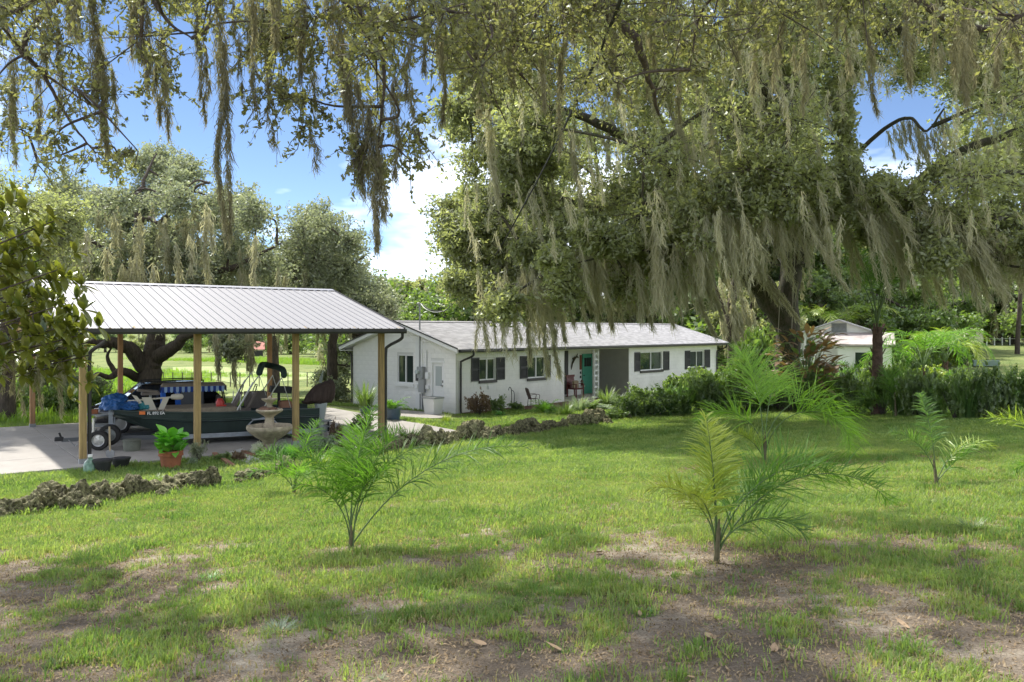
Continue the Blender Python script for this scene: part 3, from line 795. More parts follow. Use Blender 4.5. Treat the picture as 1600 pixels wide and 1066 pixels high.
# ================================================================== ROCK BORDERS
M_ROCK = mat('weathered_limestone', (.29, .275, .14), .95, var=.7, vscale=6, bump=1, bscale=18, col2=(.05, .042, .022), rnd=.35)
def rock_mesh(seed):
    import bmesh
    bm = bmesh.new(); bmesh.ops.create_icosphere(bm, subdivisions=4, radius=1.0)
    off = Vector((seed * 7.3, seed * 3.1, seed * 1.7))
    for v in bm.verts:
        d = v.co.normalized()
        n = mnoise.fractal(d * 1.3 + off, 1.0, 2.0, 3) * .35
        pit = mnoise.noise(d * 3.6 + off); pit2 = mnoise.noise(d * 7.5 + off)
        k = 1 + n - .38 * max(0, pit - .12) * 2.2 - .16 * max(0, pit2) + .1 * mnoise.noise(d * 13 + off)
        v.co = d * k
        v.co.z = v.co.z * .8 if v.co.z > -.3 else -.24
    for f in bm.faces: f.smooth = False
    me = bpy.data.meshes.new('rock'); bm.to_mesh(me); bm.free(); me.materials.append(M_ROCK); return me
ROCKS = [rock_mesh(k + 1) for k in range(8)]
def border(label, stones, cat='rock border'):
    c = GP(*stones[len(stones) // 2][:2]); b = thing('rock_border', label, cat, c)
    for i, (px, py, wpx, hpx) in enumerate(stones):
        p = GP(px, py); D = p[1]; w = wpx * D / F_PX / 2; h = hpx * D / F_PX
        o = link('rock', ROCKS[random.randrange(8)], None, b, loc=(p[0] - c[0], p[1] - c[1] + w * .5, p[2] - c[2] + h * .22))
        o.rotation_euler = (random.uniform(-.12, .12), random.uniform(-.12, .12), random.uniform(0, 6.28)); o.scale = (w * 1.05, w * random.uniform(.7, 1.0), h * .86)
    return b
border('craggy pitted limestone border at the lower left below the concrete slab',
       [(5, 808, 46, 30), (38, 804, 44, 30), (62, 799, 40, 36), (88, 794, 34, 30), (75, 790, 52, 38), (108, 798, 40, 30), (122, 791, 44, 42), (150, 786, 44, 34), (172, 784, 40, 30), (195, 779, 40, 38), (215, 777, 34, 30), (238, 775, 40, 26), (262, 770, 42, 26), (285, 766, 40, 28), (306, 765, 34, 30), (326, 763, 36, 32), (205, 770, 36, 26), (140, 796, 30, 22), (250, 778, 30, 16)])
border('pair of low brown stones in the grass beside the small palm', [(388, 754, 44, 22), (408, 750, 30, 16), (372, 757, 22, 10), (442, 742, 34, 30), (424, 748, 20, 10)])
border('row of pitted limestone rocks edging the lawn in front of the house',
       [(628, 704, 30, 22), (648, 702, 34, 26), (668, 700, 46, 34), (690, 698, 34, 26), (704, 694, 26, 22), (722, 690, 30, 26), (741, 689, 44, 34), (762, 690, 26, 18), (775, 686, 28, 22), (790, 684, 26, 18), (803, 683, 24, 20), (816, 680, 26, 24), (832, 678, 36, 26), (850, 676, 26, 20), (866, 672, 24, 16), (880, 670, 24, 16), (596, 710, 28, 18), (612, 708, 26, 20)])
border('mossy boulder heap at the far end of the border near the hedge', [(900, 666, 34, 20), (918, 665, 34, 26), (934, 663, 36, 24), (950, 664, 22, 10), (978, 655, 22, 10)])
# white path and beds near the house
def poly(*pp): return [tuple(GP(a, b)[:2]) for a, b in pp]
tag(drape('side_path', [tuple(pav(9.75, .3)[:2]), tuple(pav(9.75, 5.5)[:2]), tuple(hw(-.6, 4.8)[:2]), tuple(hw(-.35, .3)[:2]), tuple(hw(-1.0, -.7)[:2]), tuple(hw(-4.5, -1.6)[:2])], M_CONC, .04, thick=.1))
drape('mulch_bed', [tuple(hw(*a)[:2]) for a in ((.3, -.05), (OP0 + 2.6, -.05), (OP0 + 2.6, -1.1), (5.6, -1.9), (4.2, -1.5), (2.4, -.7), (.4, -.6))], M_MULCH, .03)
drape('front_walk', [tuple(hw(*a)[:2]) for a in ((OP1 - 1.8, -.3), (OP1 + .2, -.3), (OP1 + 2.4, -2.0), (OP1 + 3.2, -4.2), (OP1 + 2.0, -4.4), (OP1 + .4, -2.2))], M_CONC, .04)
drape('mulch_bed', poly((250, 740), (300, 722), (430, 706), (560, 698), (640, 694), (600, 712), (520, 722), (440, 734), (400, 742), (330, 738)), mat('dark_bed_soil', (.07, .05, .035), .95, var=.5, vscale=20, bump=1), .02)
drape('gravel_strip', poly((352, 712), (378, 704), (412, 726), (392, 730)), M_GRAVEL, .06)
drape('mown_track', poly((270, 582), (340, 580), (400, 585), (395, 592), (380, 602), (350, 622), (330, 640), (352, 640), (385, 618), (420, 598), (520, 590), (520, 586), (430, 580), (400, 577), (330, 573), (270, 574)), mat('dry_track', (.31, .37, .13), .95, var=.3, vscale=1), .03)

# ================================================================== SHED far right
def gable_hut(loc, rz, w, dl, h, rise, label):
    t = thing('shed', label, 'shed', loc, rz)
    MB().box(-w / 2, w / 2, 0, dl, -.3, h).build('wall', M_WALL, t)
    MB().add([(-w / 2, 0, h), (w / 2, 0, h), (0, 0, h + rise), (-w / 2, dl, h), (w / 2, dl, h), (0, dl, h + rise)], [(0, 1, 2), (3, 5, 4), (0, 2, 5, 3), (1, 4, 5, 2)]).build('gable', M_WALL, t)
    mb = MB(); o_ = .35
    for s_ in (-1, 1):
        a = np.array([s_ * (w / 2 + o_), 0, h - o_ * rise / (w / 2)]); b = np.array([0, 0, h + rise])
        vs = []
        for y in (-.4, dl + .4):
            for p in (a, b): vs += [(p[0], y, p[2] + .10), (p[0], y, p[2] + .02)]
        mb.add(vs, [(0, 2, 6, 4), (1, 5, 7, 3), (0, 1, 3, 2), (4, 6, 7, 5), (0, 4, 5, 1), (2, 3, 7, 6)])
    mb.build('roof', mat('shed_roof', (.55, .54, .55), .6, var=.2), t)
    m_ = MB().box(-.45, .45, -.04, -.002, h + rise * .28, h + rise * .28 + .55).build('vent', M_GREY, t)
    mb = MB()
    for k in range(6): mb.obox((0, -.05, h + rise * .28 + .06 + k * .085), (.42, 0, 0), (0, .02, .02), (0, -.004, .004))
    tag(mb.build('slats', M_GREY, m_), kind='stuff')
    # lean-to porch
    MB().add([(-.2, -2.4, h - .45), (w / 2 + .4, -2.4, h - .45), (w / 2 + .4, -.05, h + .25), (-1.2, -.05, h + .25), (-.2, -2.4, h - .55), (w / 2 + .4, -2.4, h - .55), (w / 2 + .4, -.05, h + .15), (-1.2, -.05, h + .15)],
             [(0, 1, 2, 3), (7, 6, 5, 4), (0, 4, 5, 1), (1, 5, 6, 2), (2, 6, 7, 3), (3, 7, 4, 0)]).build('porch_roof', mat('pinkish_roof', (.58, .50, .47), .6, var=.5, vscale=1), t)
    MB().box(0, w / 2 + .2, -2.2, -2.1, -.3, h - .62).build('porch_wall', M_WALL, t)
    MB().box(1.0, 2.0, -2.16 - .06, -2.202, 1.0, 1.9).build('window', M_GLASS, t)
    return t
D_ = 52; p = P(1311, 520, D_)
gable_hut((p[0], D_, float(H(p[0], D_))), math.radians(-24), 5.6, 7, 2.85, 1.0, 'small white outbuilding with low gable and vent behind the garden on the right')
D_ = 95; p = P(1521, 530, D_)
t = tag(MB().lathe([(0.0, 0), (.95, 0), (1.0, .1), (1.0, 1.7), (.9, 2.0), (.5, 2.15), (0, 2.2)], n=24).build('water_tank', mat('cream_tank', (.70, .66, .55), .5), loc=(p[0], D_, float(H(p[0], D_)) - .1)), 'round cream coloured tank at the edge of the far right lawn', 'tank')
D_ = 62; p = P(1538, 560, D_)
t = thing('water_trough', 'low grey green trough on the far right lawn below the tank', 'trough', (p[0], D_, float(H(p[0], D_))))
MB().box(-1.0, 1.0, -.3, .3, .05, .5, .03).build('tub', mat('trough_green', (.20, .27, .22), .6), t); MB().box(-.95, .95, -.25, .25, .502, .51).build('water', mat('trough_water', (.05, .07, .06), .05), t)
drape('driveway', poly((1470, 594), (1600, 590), (1700, 588), (1700, 597), (1600, 602), (1500, 604)), M_PATH, .03)
# ================================================================== TREES
def tree_from_puffs(name, label, cat, base, puffs, limbs, m_leaf, leaf, nt, nl, m_moss=None, moss_mesh=None, bark=None, rng=None, twig_r=.012, droop=.2, sp=.1, asp=.42, group=None, auto=True, up=.35, lr=.05, rn=0):
    """puffs: (centre, radius); limbs: (points, r0, r1) in world coordinates; crown, trunk and moss become parts"""
    base = np.asarray(base, float); t = thing(name, label, cat, base, group=group)
    fo = Fol(); tw = Fol(); mb = MB(); sk = []
    for pts, r0, r1 in limbs:
        sk.append(limb(mb, [np.asarray(p) - base for p in pts], r0, r1, 6, 10, r0 * .06, rng))
    S = np.concatenate(sk)
    for c, R in puffs:
        c = np.asarray(c) - base; k = max(3, int(nt * rng.uniform(.7, 1.3) * (min(1.0, (float(np.mean(R)) / rn) ** 1.6) if rn else 1)))
        s, m, e, p = twigs_in(c, R, k, nl, rng, sp, droop)
        V, Q, A = leaf_cards(p, leaf, rng, asp, up); fo.add(V, Q, A)
        V, Q = sticks(s, m, e, twig_r * rng.uniform(.7, 1.4, len(s))); tw.add(V, Q)
        if auto:
            j = np.argmin(np.linalg.norm((S - c) * np.array([1, 1, 1.3]), axis=1)); a = S[j]; d = np.linalg.norm(a - c)
            if d > .3:
                mid = (a + c) / 2 + rng.normal(size=3) * d * .12 + np.array([0, 0, d * .08]); q_ = bez([a, mid, c], 4)
                mb.tube(q_, list(np.linspace(lr * (1 + d * .15), lr * .35, len(q_))), 5)
                S = np.concatenate([S, q_[1:]])
    mb.build('trunk', bark or M_BARK, t)
    if tw.n: tag(tw.build('twigs', M_TWIG, t), kind='stuff')
    cr_ = fo.build('crown', m_leaf, t)
    if moss_mesh is not None:
        for v in moss_mesh.V: v -= base
        tag(moss_mesh.build('moss', m_moss, t), kind='stuff')
    return t

# ---- the big live oak behind the garden on the right
rng = np.random.default_rng(21)
lowline = [(660, 425), (700, 440), (760, 470), (800, 470), (850, 450), (900, 420), (1000, 420), (1050, 400), (1100, 350), (1180, 330), (1230, 330), (1300, 320), (1340, 340), (1400, 370), (1500, 390), (1650, 400)]
lx, ly = zip(*lowline)
BP = []
while len(BP) < 250:
    px = rng.uniform(700, 1680); py = rng.uniform(-330, 440); D = rng.uniform(20, 36)
    lim = np.interp(px, lx, ly)
    R = rng.uniform(.95, 1.5); rp = R * F_PX / D
    if py + rp * .75 > lim: continue
    if px - rp * .85 < np.interp(py, [-300, 0, 150, 260, 330, 430], [690, 690, 705, 690, 668, 672]): continue
    if 1325 - rp * .8 < px < 1450 + rp * .7 and 150 - rp * .75 < py < 300 + rp * .8: continue
    BP.append((P(px, py, D), (R * 1.15, R * 1.15, R * .8)))
for k_ in range(60):
    px = rng.uniform(1150, 1660); py = rng.uniform(-40, 320); R = rng.uniform(.9, 1.4); D = rng.uniform(24, 34); rp = R * F_PX / D
    if 1325 - rp * .8 < px < 1450 + rp * .7 and 150 - rp * .75 < py < 300 + rp * .8: continue
    BP.append((P(px, py, D), (R * 1.1, R * 1.1, R * .8)))
for k_ in range(90):
    px = rng.uniform(760, 1650); py = np.interp(px, lx, ly) + rng.uniform(-70, 25); R = rng.uniform(.35, .65); BP.append((P(px, py, rng.uniform(21, 25)), (R, R, R * .9)))
for k_ in range(12):
    px = rng.uniform(1285, 1335); py = rng.uniform(80, 330); R = rng.uniform(.4, .6); BP.append((P(px, py, rng.uniform(23, 26)), (R * .8, R, R)))
for k_ in range(60):
    px = rng.uniform(700, 850); py = rng.uniform(60, 470); R = rng.uniform(.4, 1.0); BP.append((P(px, py, rng.uniform(23, 28)), (R, R, R * .8)))
for px, py, D, R in ((720, 400, 26, 1.0), (745, 330, 27, 1.2), (700, 360, 26, .8), (775, 420, 26, .9), (830, 400, 25, .9), (960, 380, 26, .9), (1010, 300, 25, 1.1), (860, 330, 25, 1.1), (690, 330, 26, .7), (800, 440, 25, .7), (825, 465, 25, .6), (1380, 300, 22, .8), (1440, 320, 22, .9), (1470, 270, 24, .9), (1510, 340, 22, 1.0)):
    BP.append((P(px, py, D), (R, R, R * .85)))
tb = P(1232, 640, 30); tb[2] = float(H(tb[0], tb[1])) - .1
q = lambda *a: P(*a)
BL = [([tb, q(1230, 540, 30), q(1232, 460, 30), q(1245, 400, 30), q(1275, 330, 29.5), q(1310, 270, 29), q(1322, 200, 28.5), q(1330, 60, 28), q(1330, -120, 28)], .52, .04),
      ([q(1228, 500, 30), q(1195, 455, 29.6), q(1150, 405, 29), q(1125, 365, 28.5), q(1105, 330, 28), q(1040, 260, 27), q(950, 200, 26), q(860, 170, 26), q(780, 200, 26)], .50, .04),
      ([q(1160, 395, 29), q(1135, 385, 28), q(1100, 385, 27), q(1060, 372, 26), q(1000, 380, 25.5), q(900, 350, 25)], .26, .06),
      ([q(1242, 420, 30), q(1200, 330, 31), q(1140, 200, 32), q(1050, 60, 32), q(980, -80, 32)], .4, .12),
      ([q(1310, 275, 29), q(1360, 220, 28), q(1400, 190, 27), q(1425, 186, 26.5), q(1448, 205, 26), q(1475, 170, 26)], .085, .03),
      ([q(1280, 330, 29.6), q(1380, 330, 29), q(1480, 250, 28), q(1600, 200, 27), q(1720, 150, 26)], .3, .04),
      ([q(1330, 60, 28), q(1450, 40, 26), q(1600, 60, 25), q(1700, 30, 24)], .2, .08),
      ([q(1245, 400, 30), q(1220, 250, 27), q(1180, 100, 24), q(1140, -60, 22)], .3, .04),
      ([q(1105, 330, 28), q(960, 330, 27), q(820, 300, 26), q(730, 330, 26)], .14, .05)]
mo = Fol()
# moss: beards under the crown, blown towards the lower right on the right hand side
def moss_at(px, py, D, L, w, n, wx=.0, sw=.017, f=None, sl=(.2, .6)):
    beard(f or mo, P(px, py, D), L, w, n, rng, (wx, .03), sw, sl)
for i in range(230):
    px = rng.uniform(1020, 1640); lim = np.interp(px, lx, ly); py = lim - rng.uniform(0, 75); D = rng.uniform(21, 27)
    L = rng.uniform(.9, 2.5); moss_at(px, py, D, L, rng.uniform(.03, .13), int(75 * L), rng.uniform(.1, .8) * sstep(1000, 1350, px), sl=(.25, .7))
for i in range(150):
    px = rng.uniform(740, 1130); lim = np.interp(px, lx, ly); py = lim - rng.uniform(0, 60); D = rng.uniform(22, 26)
    L = rng.uniform(.7, 1.9); moss_at(px, py, D, L, rng.uniform(.03, .11), int(70 * L), rng.uniform(-.05, .3), sl=(.2, .6))
for i in range(300):
    px = rng.uniform(720, 1640); py = rng.uniform(0, 380); D = rng.uniform(19, 26)
    if 1320 < px < 1455 and 130 < py < 310: continue
    L = rng.uniform(.3, 1.5); moss_at(px, py, D, L, rng.uniform(.03, .12), int(60 * L), rng.uniform(-.05, .3), sl=(.15, .45))
for px, py, D, L, w, wx in ((835, 400, 25, 3.6, .2, .12), (850, 440, 25, 2.9, .16, .18), (822, 430, 25, 2.6, .14, .05), (868, 400, 25, 2.5, .16, .1), (880, 390, 25, 2.2, .15, .15), (900, 370, 25, 2.2, .15, .2), (925, 380, 25, 2.6, .17, .1), (945, 400, 25, 2.2, .16, .1), (970, 400, 25, 2.0, .14, .3), (990, 410, 25, 2.0, .14, .3), (1015, 400, 25, 2.2, .14, .35),
                            (1085, 130, 24, 4.8, .14, .35), (1010, 70, 22, 3.2, .16, .4), (1150, 370, 26, 3.2, .14, .75), (1130, 350, 26, 3.0, .14, .7), (1040, 300, 25, 3.6, .16, .45), (1080, 360, 25, 2.8, .18, .35), (1060, 380, 25, 3.0, .16, .4), (890, 200, 23, 2.2, .1, .15), (760, 160, 22, 2.5, .12, .1), (770, 380, 25, 2.0, .1, .3)):
    moss_at(px, py, D, L, w, int(230 * L), wx, sl=(.2, .6))
for pts, r0, r1 in BL[:3] + BL[4:6]:
    for p in bez(pts, 5)[8:]:
        L = rng.uniform(.4, 1.5); beard(mo, p, L, rng.uniform(.05, .13), int(80 * L), rng, (rng.uniform(0, .4), 0), .022, (.15, .45))
tree_from_puffs('live_oak', 'huge live oak behind the garden, crown and pale hanging moss filling the right half', 'oak tree', tb, BP, BL, M_OAK, .15, 50, 22, M_MOSS, mo, M_BARKD, rng, droop=.15, sp=.13)
# swing ropes from the limb
for px, tp in ((1222, 330), (1243, 300)):
    a = P(px, tp, 28.6); b = P(px - 6, 520, 28.6); tag(MB().tube([a, (a + b) / 2 + np.array([.03, 0, 0]), b], .014, 5).build('hanging_rope', mat('rope', (.35, .32, .25), .9)), 'pale rope hanging from the big oak, %s one beside its trunk' % ('left' if px == 1222 else 'right'), 'rope', 'ropes hanging from the big oak')

# ---- grey mossy live oaks on the left, beyond the pavilion
rng = np.random.default_rng(5)
def px_puffs(spec, R, asp=.8):
    return [(P(px, py, D), (r * R * 1.1, r * R * 1.1, r * R * asp)) for px, py, D, r in spec]
CP = []
topl = [(60, 300), (100, 260), (160, 245), (200, 230), (245, 205), (300, 240), (330, 275), (380, 285), (410, 310), (440, 345), (480, 400)]
tx, ty = zip(*topl)
while len(CP) < 80:
    px = rng.uniform(50, 470); py = rng.uniform(200, 455); D = rng.uniform(31, 41); R = rng.uniform(.9, 1.35); rp = R * F_PX / D
    if py - rp * .7 < np.interp(px, tx, ty): continue
    if (abs(px - 190) < 26 and abs(py - 410) < 24) or (abs(px - 245) < 22 and abs(py - 425) < 18) or (300 < px < 345 and 230 < py < 268): continue
    CP.append((P(px, py, D), (R, R, R * .75)))
CP += px_puffs([(90, 560, 31, 1), (60, 590, 32, .8), (110, 600, 33, .8), (30, 540, 31, 1), (150, 600, 35, .6), (70, 520, 31, 1), (375, 530, 31, .6), (350, 525, 31, .6), (365, 545, 30, .45)], 1.0)
mo = Fol()
for i in range(120):
    px = rng.uniform(70, 460); py = rng.uniform(280, 420); D = rng.uniform(29, 37)
    if py < np.interp(px, tx, ty) + 50: continue
    L = rng.uniform(.9, 2.6); beard(mo, P(px, py, D), L, rng.uniform(.08, .22), int(75 * L), rng, (rng.uniform(-.05, .1), 0), .035, (.25, .7))
for i in range(26):
    px = rng.choice([rng.uniform(20, 130), rng.uniform(335, 395)]); py = rng.uniform(500, 530); L = rng.uniform(.8, 2); beard(mo, P(px, py, 30), L, .1, int(70 * L), rng, (.06, 0), .03, (.2, .5))
tb = P(232, 600, 34); tb[2] = float(H(tb[0], tb[1])) - .1
CL = [([tb, q(235, 575, 34), q(240, 545, 34), q(245, 520, 34), q(232, 470, 34), q(218, 430, 34), q(214, 380, 34), q(216, 335, 34.5), q(222, 290, 35), q(245, 240, 36)], .5, .03),
      ([q(228, 575, 34), q(205, 548, 33.4), q(180, 535, 33), q(150, 538, 32.5), q(110, 530, 32), q(60, 530, 31)], .36, .03),
      ([q(240, 560, 34), q(268, 545, 33.5), q(290, 525, 33), q(312, 520, 32), q(350, 515, 31.5)], .34, .03),
      ([q(232, 470, 34), q(205, 440, 33.5), q(178, 405, 33), q(155, 385, 32.5), q(120, 360, 32)], .32, .03),
      ([q(216, 345, 34.4), q(235, 342, 34), q(248, 348, 33.6), q(280, 320, 33), q(310, 290, 32.5), q(330, 286, 32)], .14, .025),
      ([q(240, 480, 34), q(290, 450, 33.5), q(330, 425, 33), q(365, 418, 32.6), q(400, 400, 32), q(440, 380, 32)], .26, .025),
      ([q(215, 590, 34), q(190, 580, 33), q(172, 590, 32.6), q(150, 585, 32), q(120, 605, 31)], .2, .025),
      ([q(182, 585, 33), q(168, 560, 33), q(175, 540, 33)], .12, .025)]
tree_from_puffs('live_oak', 'moss hung live oak with forked dark trunk beyond the pavilion on the left', 'oak tree', tb, CP, CL, M_OAKG, .15, 55, 24, M_MOSS, mo, M_BARK, rng, sp=.16, asp=.5)

def side_oak(label, box, n, Drange, top, trunk_px, leaf, m_leaf, seed, mossn=30, R0=(.9, 1.4), bark=None, nt=45, nl=22, group=None):
    rng = np.random.default_rng(seed); pf = []; tx, ty = zip(*top); tries = 0
    while len(pf) < n and tries < 5000:
        tries += 1
        px = rng.uniform(box[0], box[1]); py = rng.uniform(box[2], box[3]); D = rng.uniform(*Drange); R = rng.uniform(*R0); rp = R * F_PX / D
        if py - rp * .7 < np.interp(px, tx, ty): continue
        pf.append((P(px, py, D), (R, R, R * .8)))
    Dm = sum(Drange) / 2; x0, ytop = trunk_px; b = P(x0, 560, Dm); b[2] = float(H(b[0], b[1])) - .1
    L = [([b, P(x0, 540, Dm), P(x0 + 8, (540 + ytop) / 2, Dm), P(x0 - 5, ytop, Dm)], .3, .08)]
    for k in range(4):
        f = .25 + .15 * k; yy = 540 + (ytop - 540) * f; L.append(([P(x0, yy, Dm), P(x0 + (-1) ** k * 25, yy - 20, Dm + rng.uniform(-1, 1)), P(x0 + (-1) ** k * 50, yy - 35, Dm + rng.uniform(-1, 1))], .12, .03))
    mo = Fol()
    for i in range(mossn):
        c, R = pf[rng.integers(len(pf))]; L_m = rng.uniform(.6, 1.8); beard(mo, np.asarray(c) + np.array([rng.normal() * .5, -.6, -.2]), L_m, rng.uniform(.06, .16), int(60 * L_m), rng, (.05, 0), .04, (.25, .6))
    return tree_from_puffs('live_oak', label, 'oak tree', b, pf, L, m_leaf, leaf, nt, nl, M_MOSS, mo if mossn else None, bark, rng, sp=.16, asp=.5, group=group)
side_oak('grey green rounded oak just left of the house roof against the sky', (425, 600, 300, 500), 60, (36, 44), [(430, 400), (460, 345), (490, 305), (520, 310), (545, 350), (575, 410), (600, 440)], (520, 350), .16, M_OAKG, 31, 14)
side_oak('dark leafy oak at the left edge above the magnolia', (-60, 110, 240, 520), 30, (24, 30), [(-60, 250), (20, 235), (70, 265), (110, 300), (130, 340)], (10, 330), .13, M_OAK, 33, 24)
side_oak('low oak boughs hanging beside the left corner of the house', (500, 590, 540, 620), 12, (38, 44), [(480, 545), (520, 530), (560, 520), (600, 520)], (560, 520), .15, M_OAKG, 35, 14, R0=(.6, .9))

side_oak('tall oak behind the house whose top fills the sky above the roof', (740, 1110, 110, 420), 40, (66, 76), [(700, 330), (740, 220), (800, 130), (900, 100), (1150, 90)], (930, 160), .36, M_OAK, 41, 26, R0=(2.4, 3.4), nt=46, nl=20)
side_oak('tall dark oak behind the outbuilding on the right', (1150, 1300, 80, 420), 30, (64, 76), [(1100, 80), (1700, 80)], (1215, 150), .36, M_OAK, 42, 16, R0=(2.2, 3.2), nt=46, nl=20)
side_oak('tall dark oak behind the far lawn at the right edge', (1500, 1690, 60, 400), 34, (70, 82), [(1450, 100), (1500, 60), (1700, 60)], (1590, 120), .36, M_OAK, 43, 20, R0=(2.4, 3.4), nt=46, nl=20)

side_oak('grey oak behind the right half of the carport roof', (290, 570, 370, 500), 40, (46, 54), [(280, 380), (400, 360), (480, 380), (600, 430)], (430, 400), .2, M_OAKG, 51, 22, R0=(1.2, 1.8))

# ---- the oak overhead: boughs hanging in along the top of the picture
rng = np.random.default_rng(9)
fr = [(0, 210), (50, 240), (100, 235), (150, 190), (200, 120), (230, 130), (262, 60), (300, 40), (345, 50), (400, 110), (430, 150), (470, 170), (500, 110), (530, 160), (560, 220), (600, 230), (640, 235), (670, 190), (700, 200), (760, 160), (850, 190), (950, 200), (1050, 190), (1150, 150), (1250, 120), (1350, 130), (1450, 90), (1600, 120), (1700, 120)]
fx, fy = zip(*fr); AP = []
while len(AP) < 205:
    px = rng.uniform(-120, 1700); D = rng.uniform(6.5, 12); R = rng.uniform(.32, .7); rp = R * F_PX / D; py = rng.uniform(-130, 240)
    if py + rp * .8 > np.interp(px, fx, fy): continue
    if px < 700 and py > 40 and rng.random() < .35: continue
    AP.append((P(px, py, D), (R, R, R * .8)))
for i in range(6):     # the same crown goes on above and behind the camera
    x = rng.uniform(-9, 10); y = rng.uniform(-7, 10); z = rng.uniform(7.2, 10.5); R = rng.uniform(.6, 1.1)
    if z < CAMZ + y * .46 + 1.0: continue
    AP.append((np.array([x, y, z]), (R, R, R * .6)))
for px, py, D, R in ((215, 235, 8, .22), (85, 215, 8, .3), (150, 240, 9, .3), (60, 255, 9, .25), (570, 235, 8, .28), (590, 250, 8.5, .22), (640, 250, 8, .22), (655, 205, 8, .25), (470, 150, 8, .45), (480, 190, 8, .25), (420, 140, 8, .4), (440, 60, 8.5, .5), (395, 40, 8.5, .5), (500, 60, 8.5, .5), (565, 225, 8, .35), (600, 260, 8.5, .3), (185, 245, 9.5, .3), (20, 200, 9, .35), (640, 200, 8.5, .4), (250, 120, 9, .4), (600, 60, 9, .5), (560, 20, 9, .5)):
    AP.append((P(px, py, D), (R, R, R)))
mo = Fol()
def nb(px, py, py2, w, D=8, wx=.0, dens=420, sl=(.08, .24), sw=.008):
    L = (py2 - py) / F_PX * D; beard(mo, P(px, py, D), L, w, int(dens * L * (.35 + w * 9)), rng, (wx, .02), sw, sl, .55)
for a in ((338, -60, 375, .075, 8, .03), (350, 60, 360, .05, 8, .03), (140, -40, 235, .12, 8.5, .08), (155, 60, 215, .07, 8.5, .05), (72, -60, 120, .10, 9), (310, -60, 150, .06, 9), (215, -60, 90, .12, 8), (228, 0, 130, .07, 8, .02), (512, -60, 180, .12, 8, .12), (535, 80, 300, .10, 8, .14), (575, 150, 385, .12, 8, .06), (588, 190, 340, .08, 8, .06), (558, 120, 280, .09, 8, .06),
          (470, -60, 120, .09, 8), (430, -60, 70, .08, 8), (395, -60, 60, .07, 8), (395, 60, 165, .035, 8, .02), (320, 60, 190, .03, 9, .03), (255, 90, 210, .05, 9, .05), (615, 120, 275, .05, 8, .03), (420, 100, 225, .02, 8, .03), (480, 180, 262, .018, 8, .2), (60, 100, 215, .05, 9), (20, 80, 190, .06, 9), (245, 60, 190, .06, 9), (640, -60, 150, .05, 8), (665, -60, 110, .06, 8),
          (120, -60, 60, .12, 9), (90, 20, 190, .05, 9, .02), (690, -40, 190, .07, 8.5), (750, -60, 170, .10, 9), (800, -60, 130, .08, 9), (880, -60, 140, .08, 9), (960, -40, 150, .08, 9), (1330, -60, 180, .07, 10, .2), (1420, -60, 110, .08, 10), (1500, -60, 160, .10, 10, .05), (1560, -60, 130, .08, 10), (1220, -60, 90, .08, 10), (1120, -60, 110, .08, 10, .2)):
    nb(*a)
for i in range(90):
    px = rng.uniform(-40, 1650); py = np.interp(px, fx, fy) * rng.uniform(-.3, .75); nb(px, py, py + rng.uniform(30, 110), rng.uniform(.02, .06), rng.uniform(7.5, 11), rng.uniform(-.02, .1), 360)
ab = np.array([6.0, -6.5, float(H(6.0, -6.5)) - .1])
AL = [([ab, ab + np.array([0, .2, 3]), np.array([5, -5, 5.5]), np.array([2, -1, 7.6]), P(520, -190, 9), P(330, -120, 9.5), P(130, -40, 9.5), P(0, 20, 9.5)], .55, .06),
      ([np.array([5, -5, 5.5]), np.array([6, 0, 7.8]), P(1180, -200, 9.5), P(1250, -120, 11), P(1400, -50, 12)], .3, .06),
      ([np.array([4.4, -4, 6]), np.array([2, 1, 8]), P(860, -220, 8.5), P(900, -60, 9.5), P(950, 20, 10), P(1000, 75, 10), P(1030, 180, 10.5)], .22, .018),
      ([P(520, -190, 9), P(540, -60, 8.6), P(570, 40, 8.4), P(600, 110, 8.2), P(590, 230, 8)], .05, .008),
      ([P(330, -120, 9.5), P(240, -30, 9), P(260, 30, 8.8), P(300, 60, 8.6)], .04, .008),
      ([P(130, -40, 9.5), P(40, 60, 9), P(70, 120, 9), P(110, 190, 9), P(150, 240, 9)], .035, .008),
      ([P(0, 20, 9.5), P(30, 80, 9), P(90, 130, 9), P(150, 170, 9)], .03, .006),
      ([P(900, -60, 9.5), P(840, 20, 9.4), P(800, 90, 9.2), P(860, 170, 9.2)], .03, .006),
      ([P(700, -200, 9), P(720, -40, 9), P(740, 80, 9), P(790, 190, 9)], .035, .006),
      ([P(1250, -120, 11), P(1450, 10, 11), P(1520, 45, 11), P(1640, 30, 11)], .06, .05)]
tree_from_puffs('live_oak', 'overhead oak whose mossy leafy boughs hang in along the top of the photo', 'oak tree', ab, AP, AL, M_OAKN, .062, 26, 17, M_MOSSN, mo, M_BARK, rng, twig_r=.0055, droop=.3, sp=.026, lr=.016, asp=.46, rn=.5)

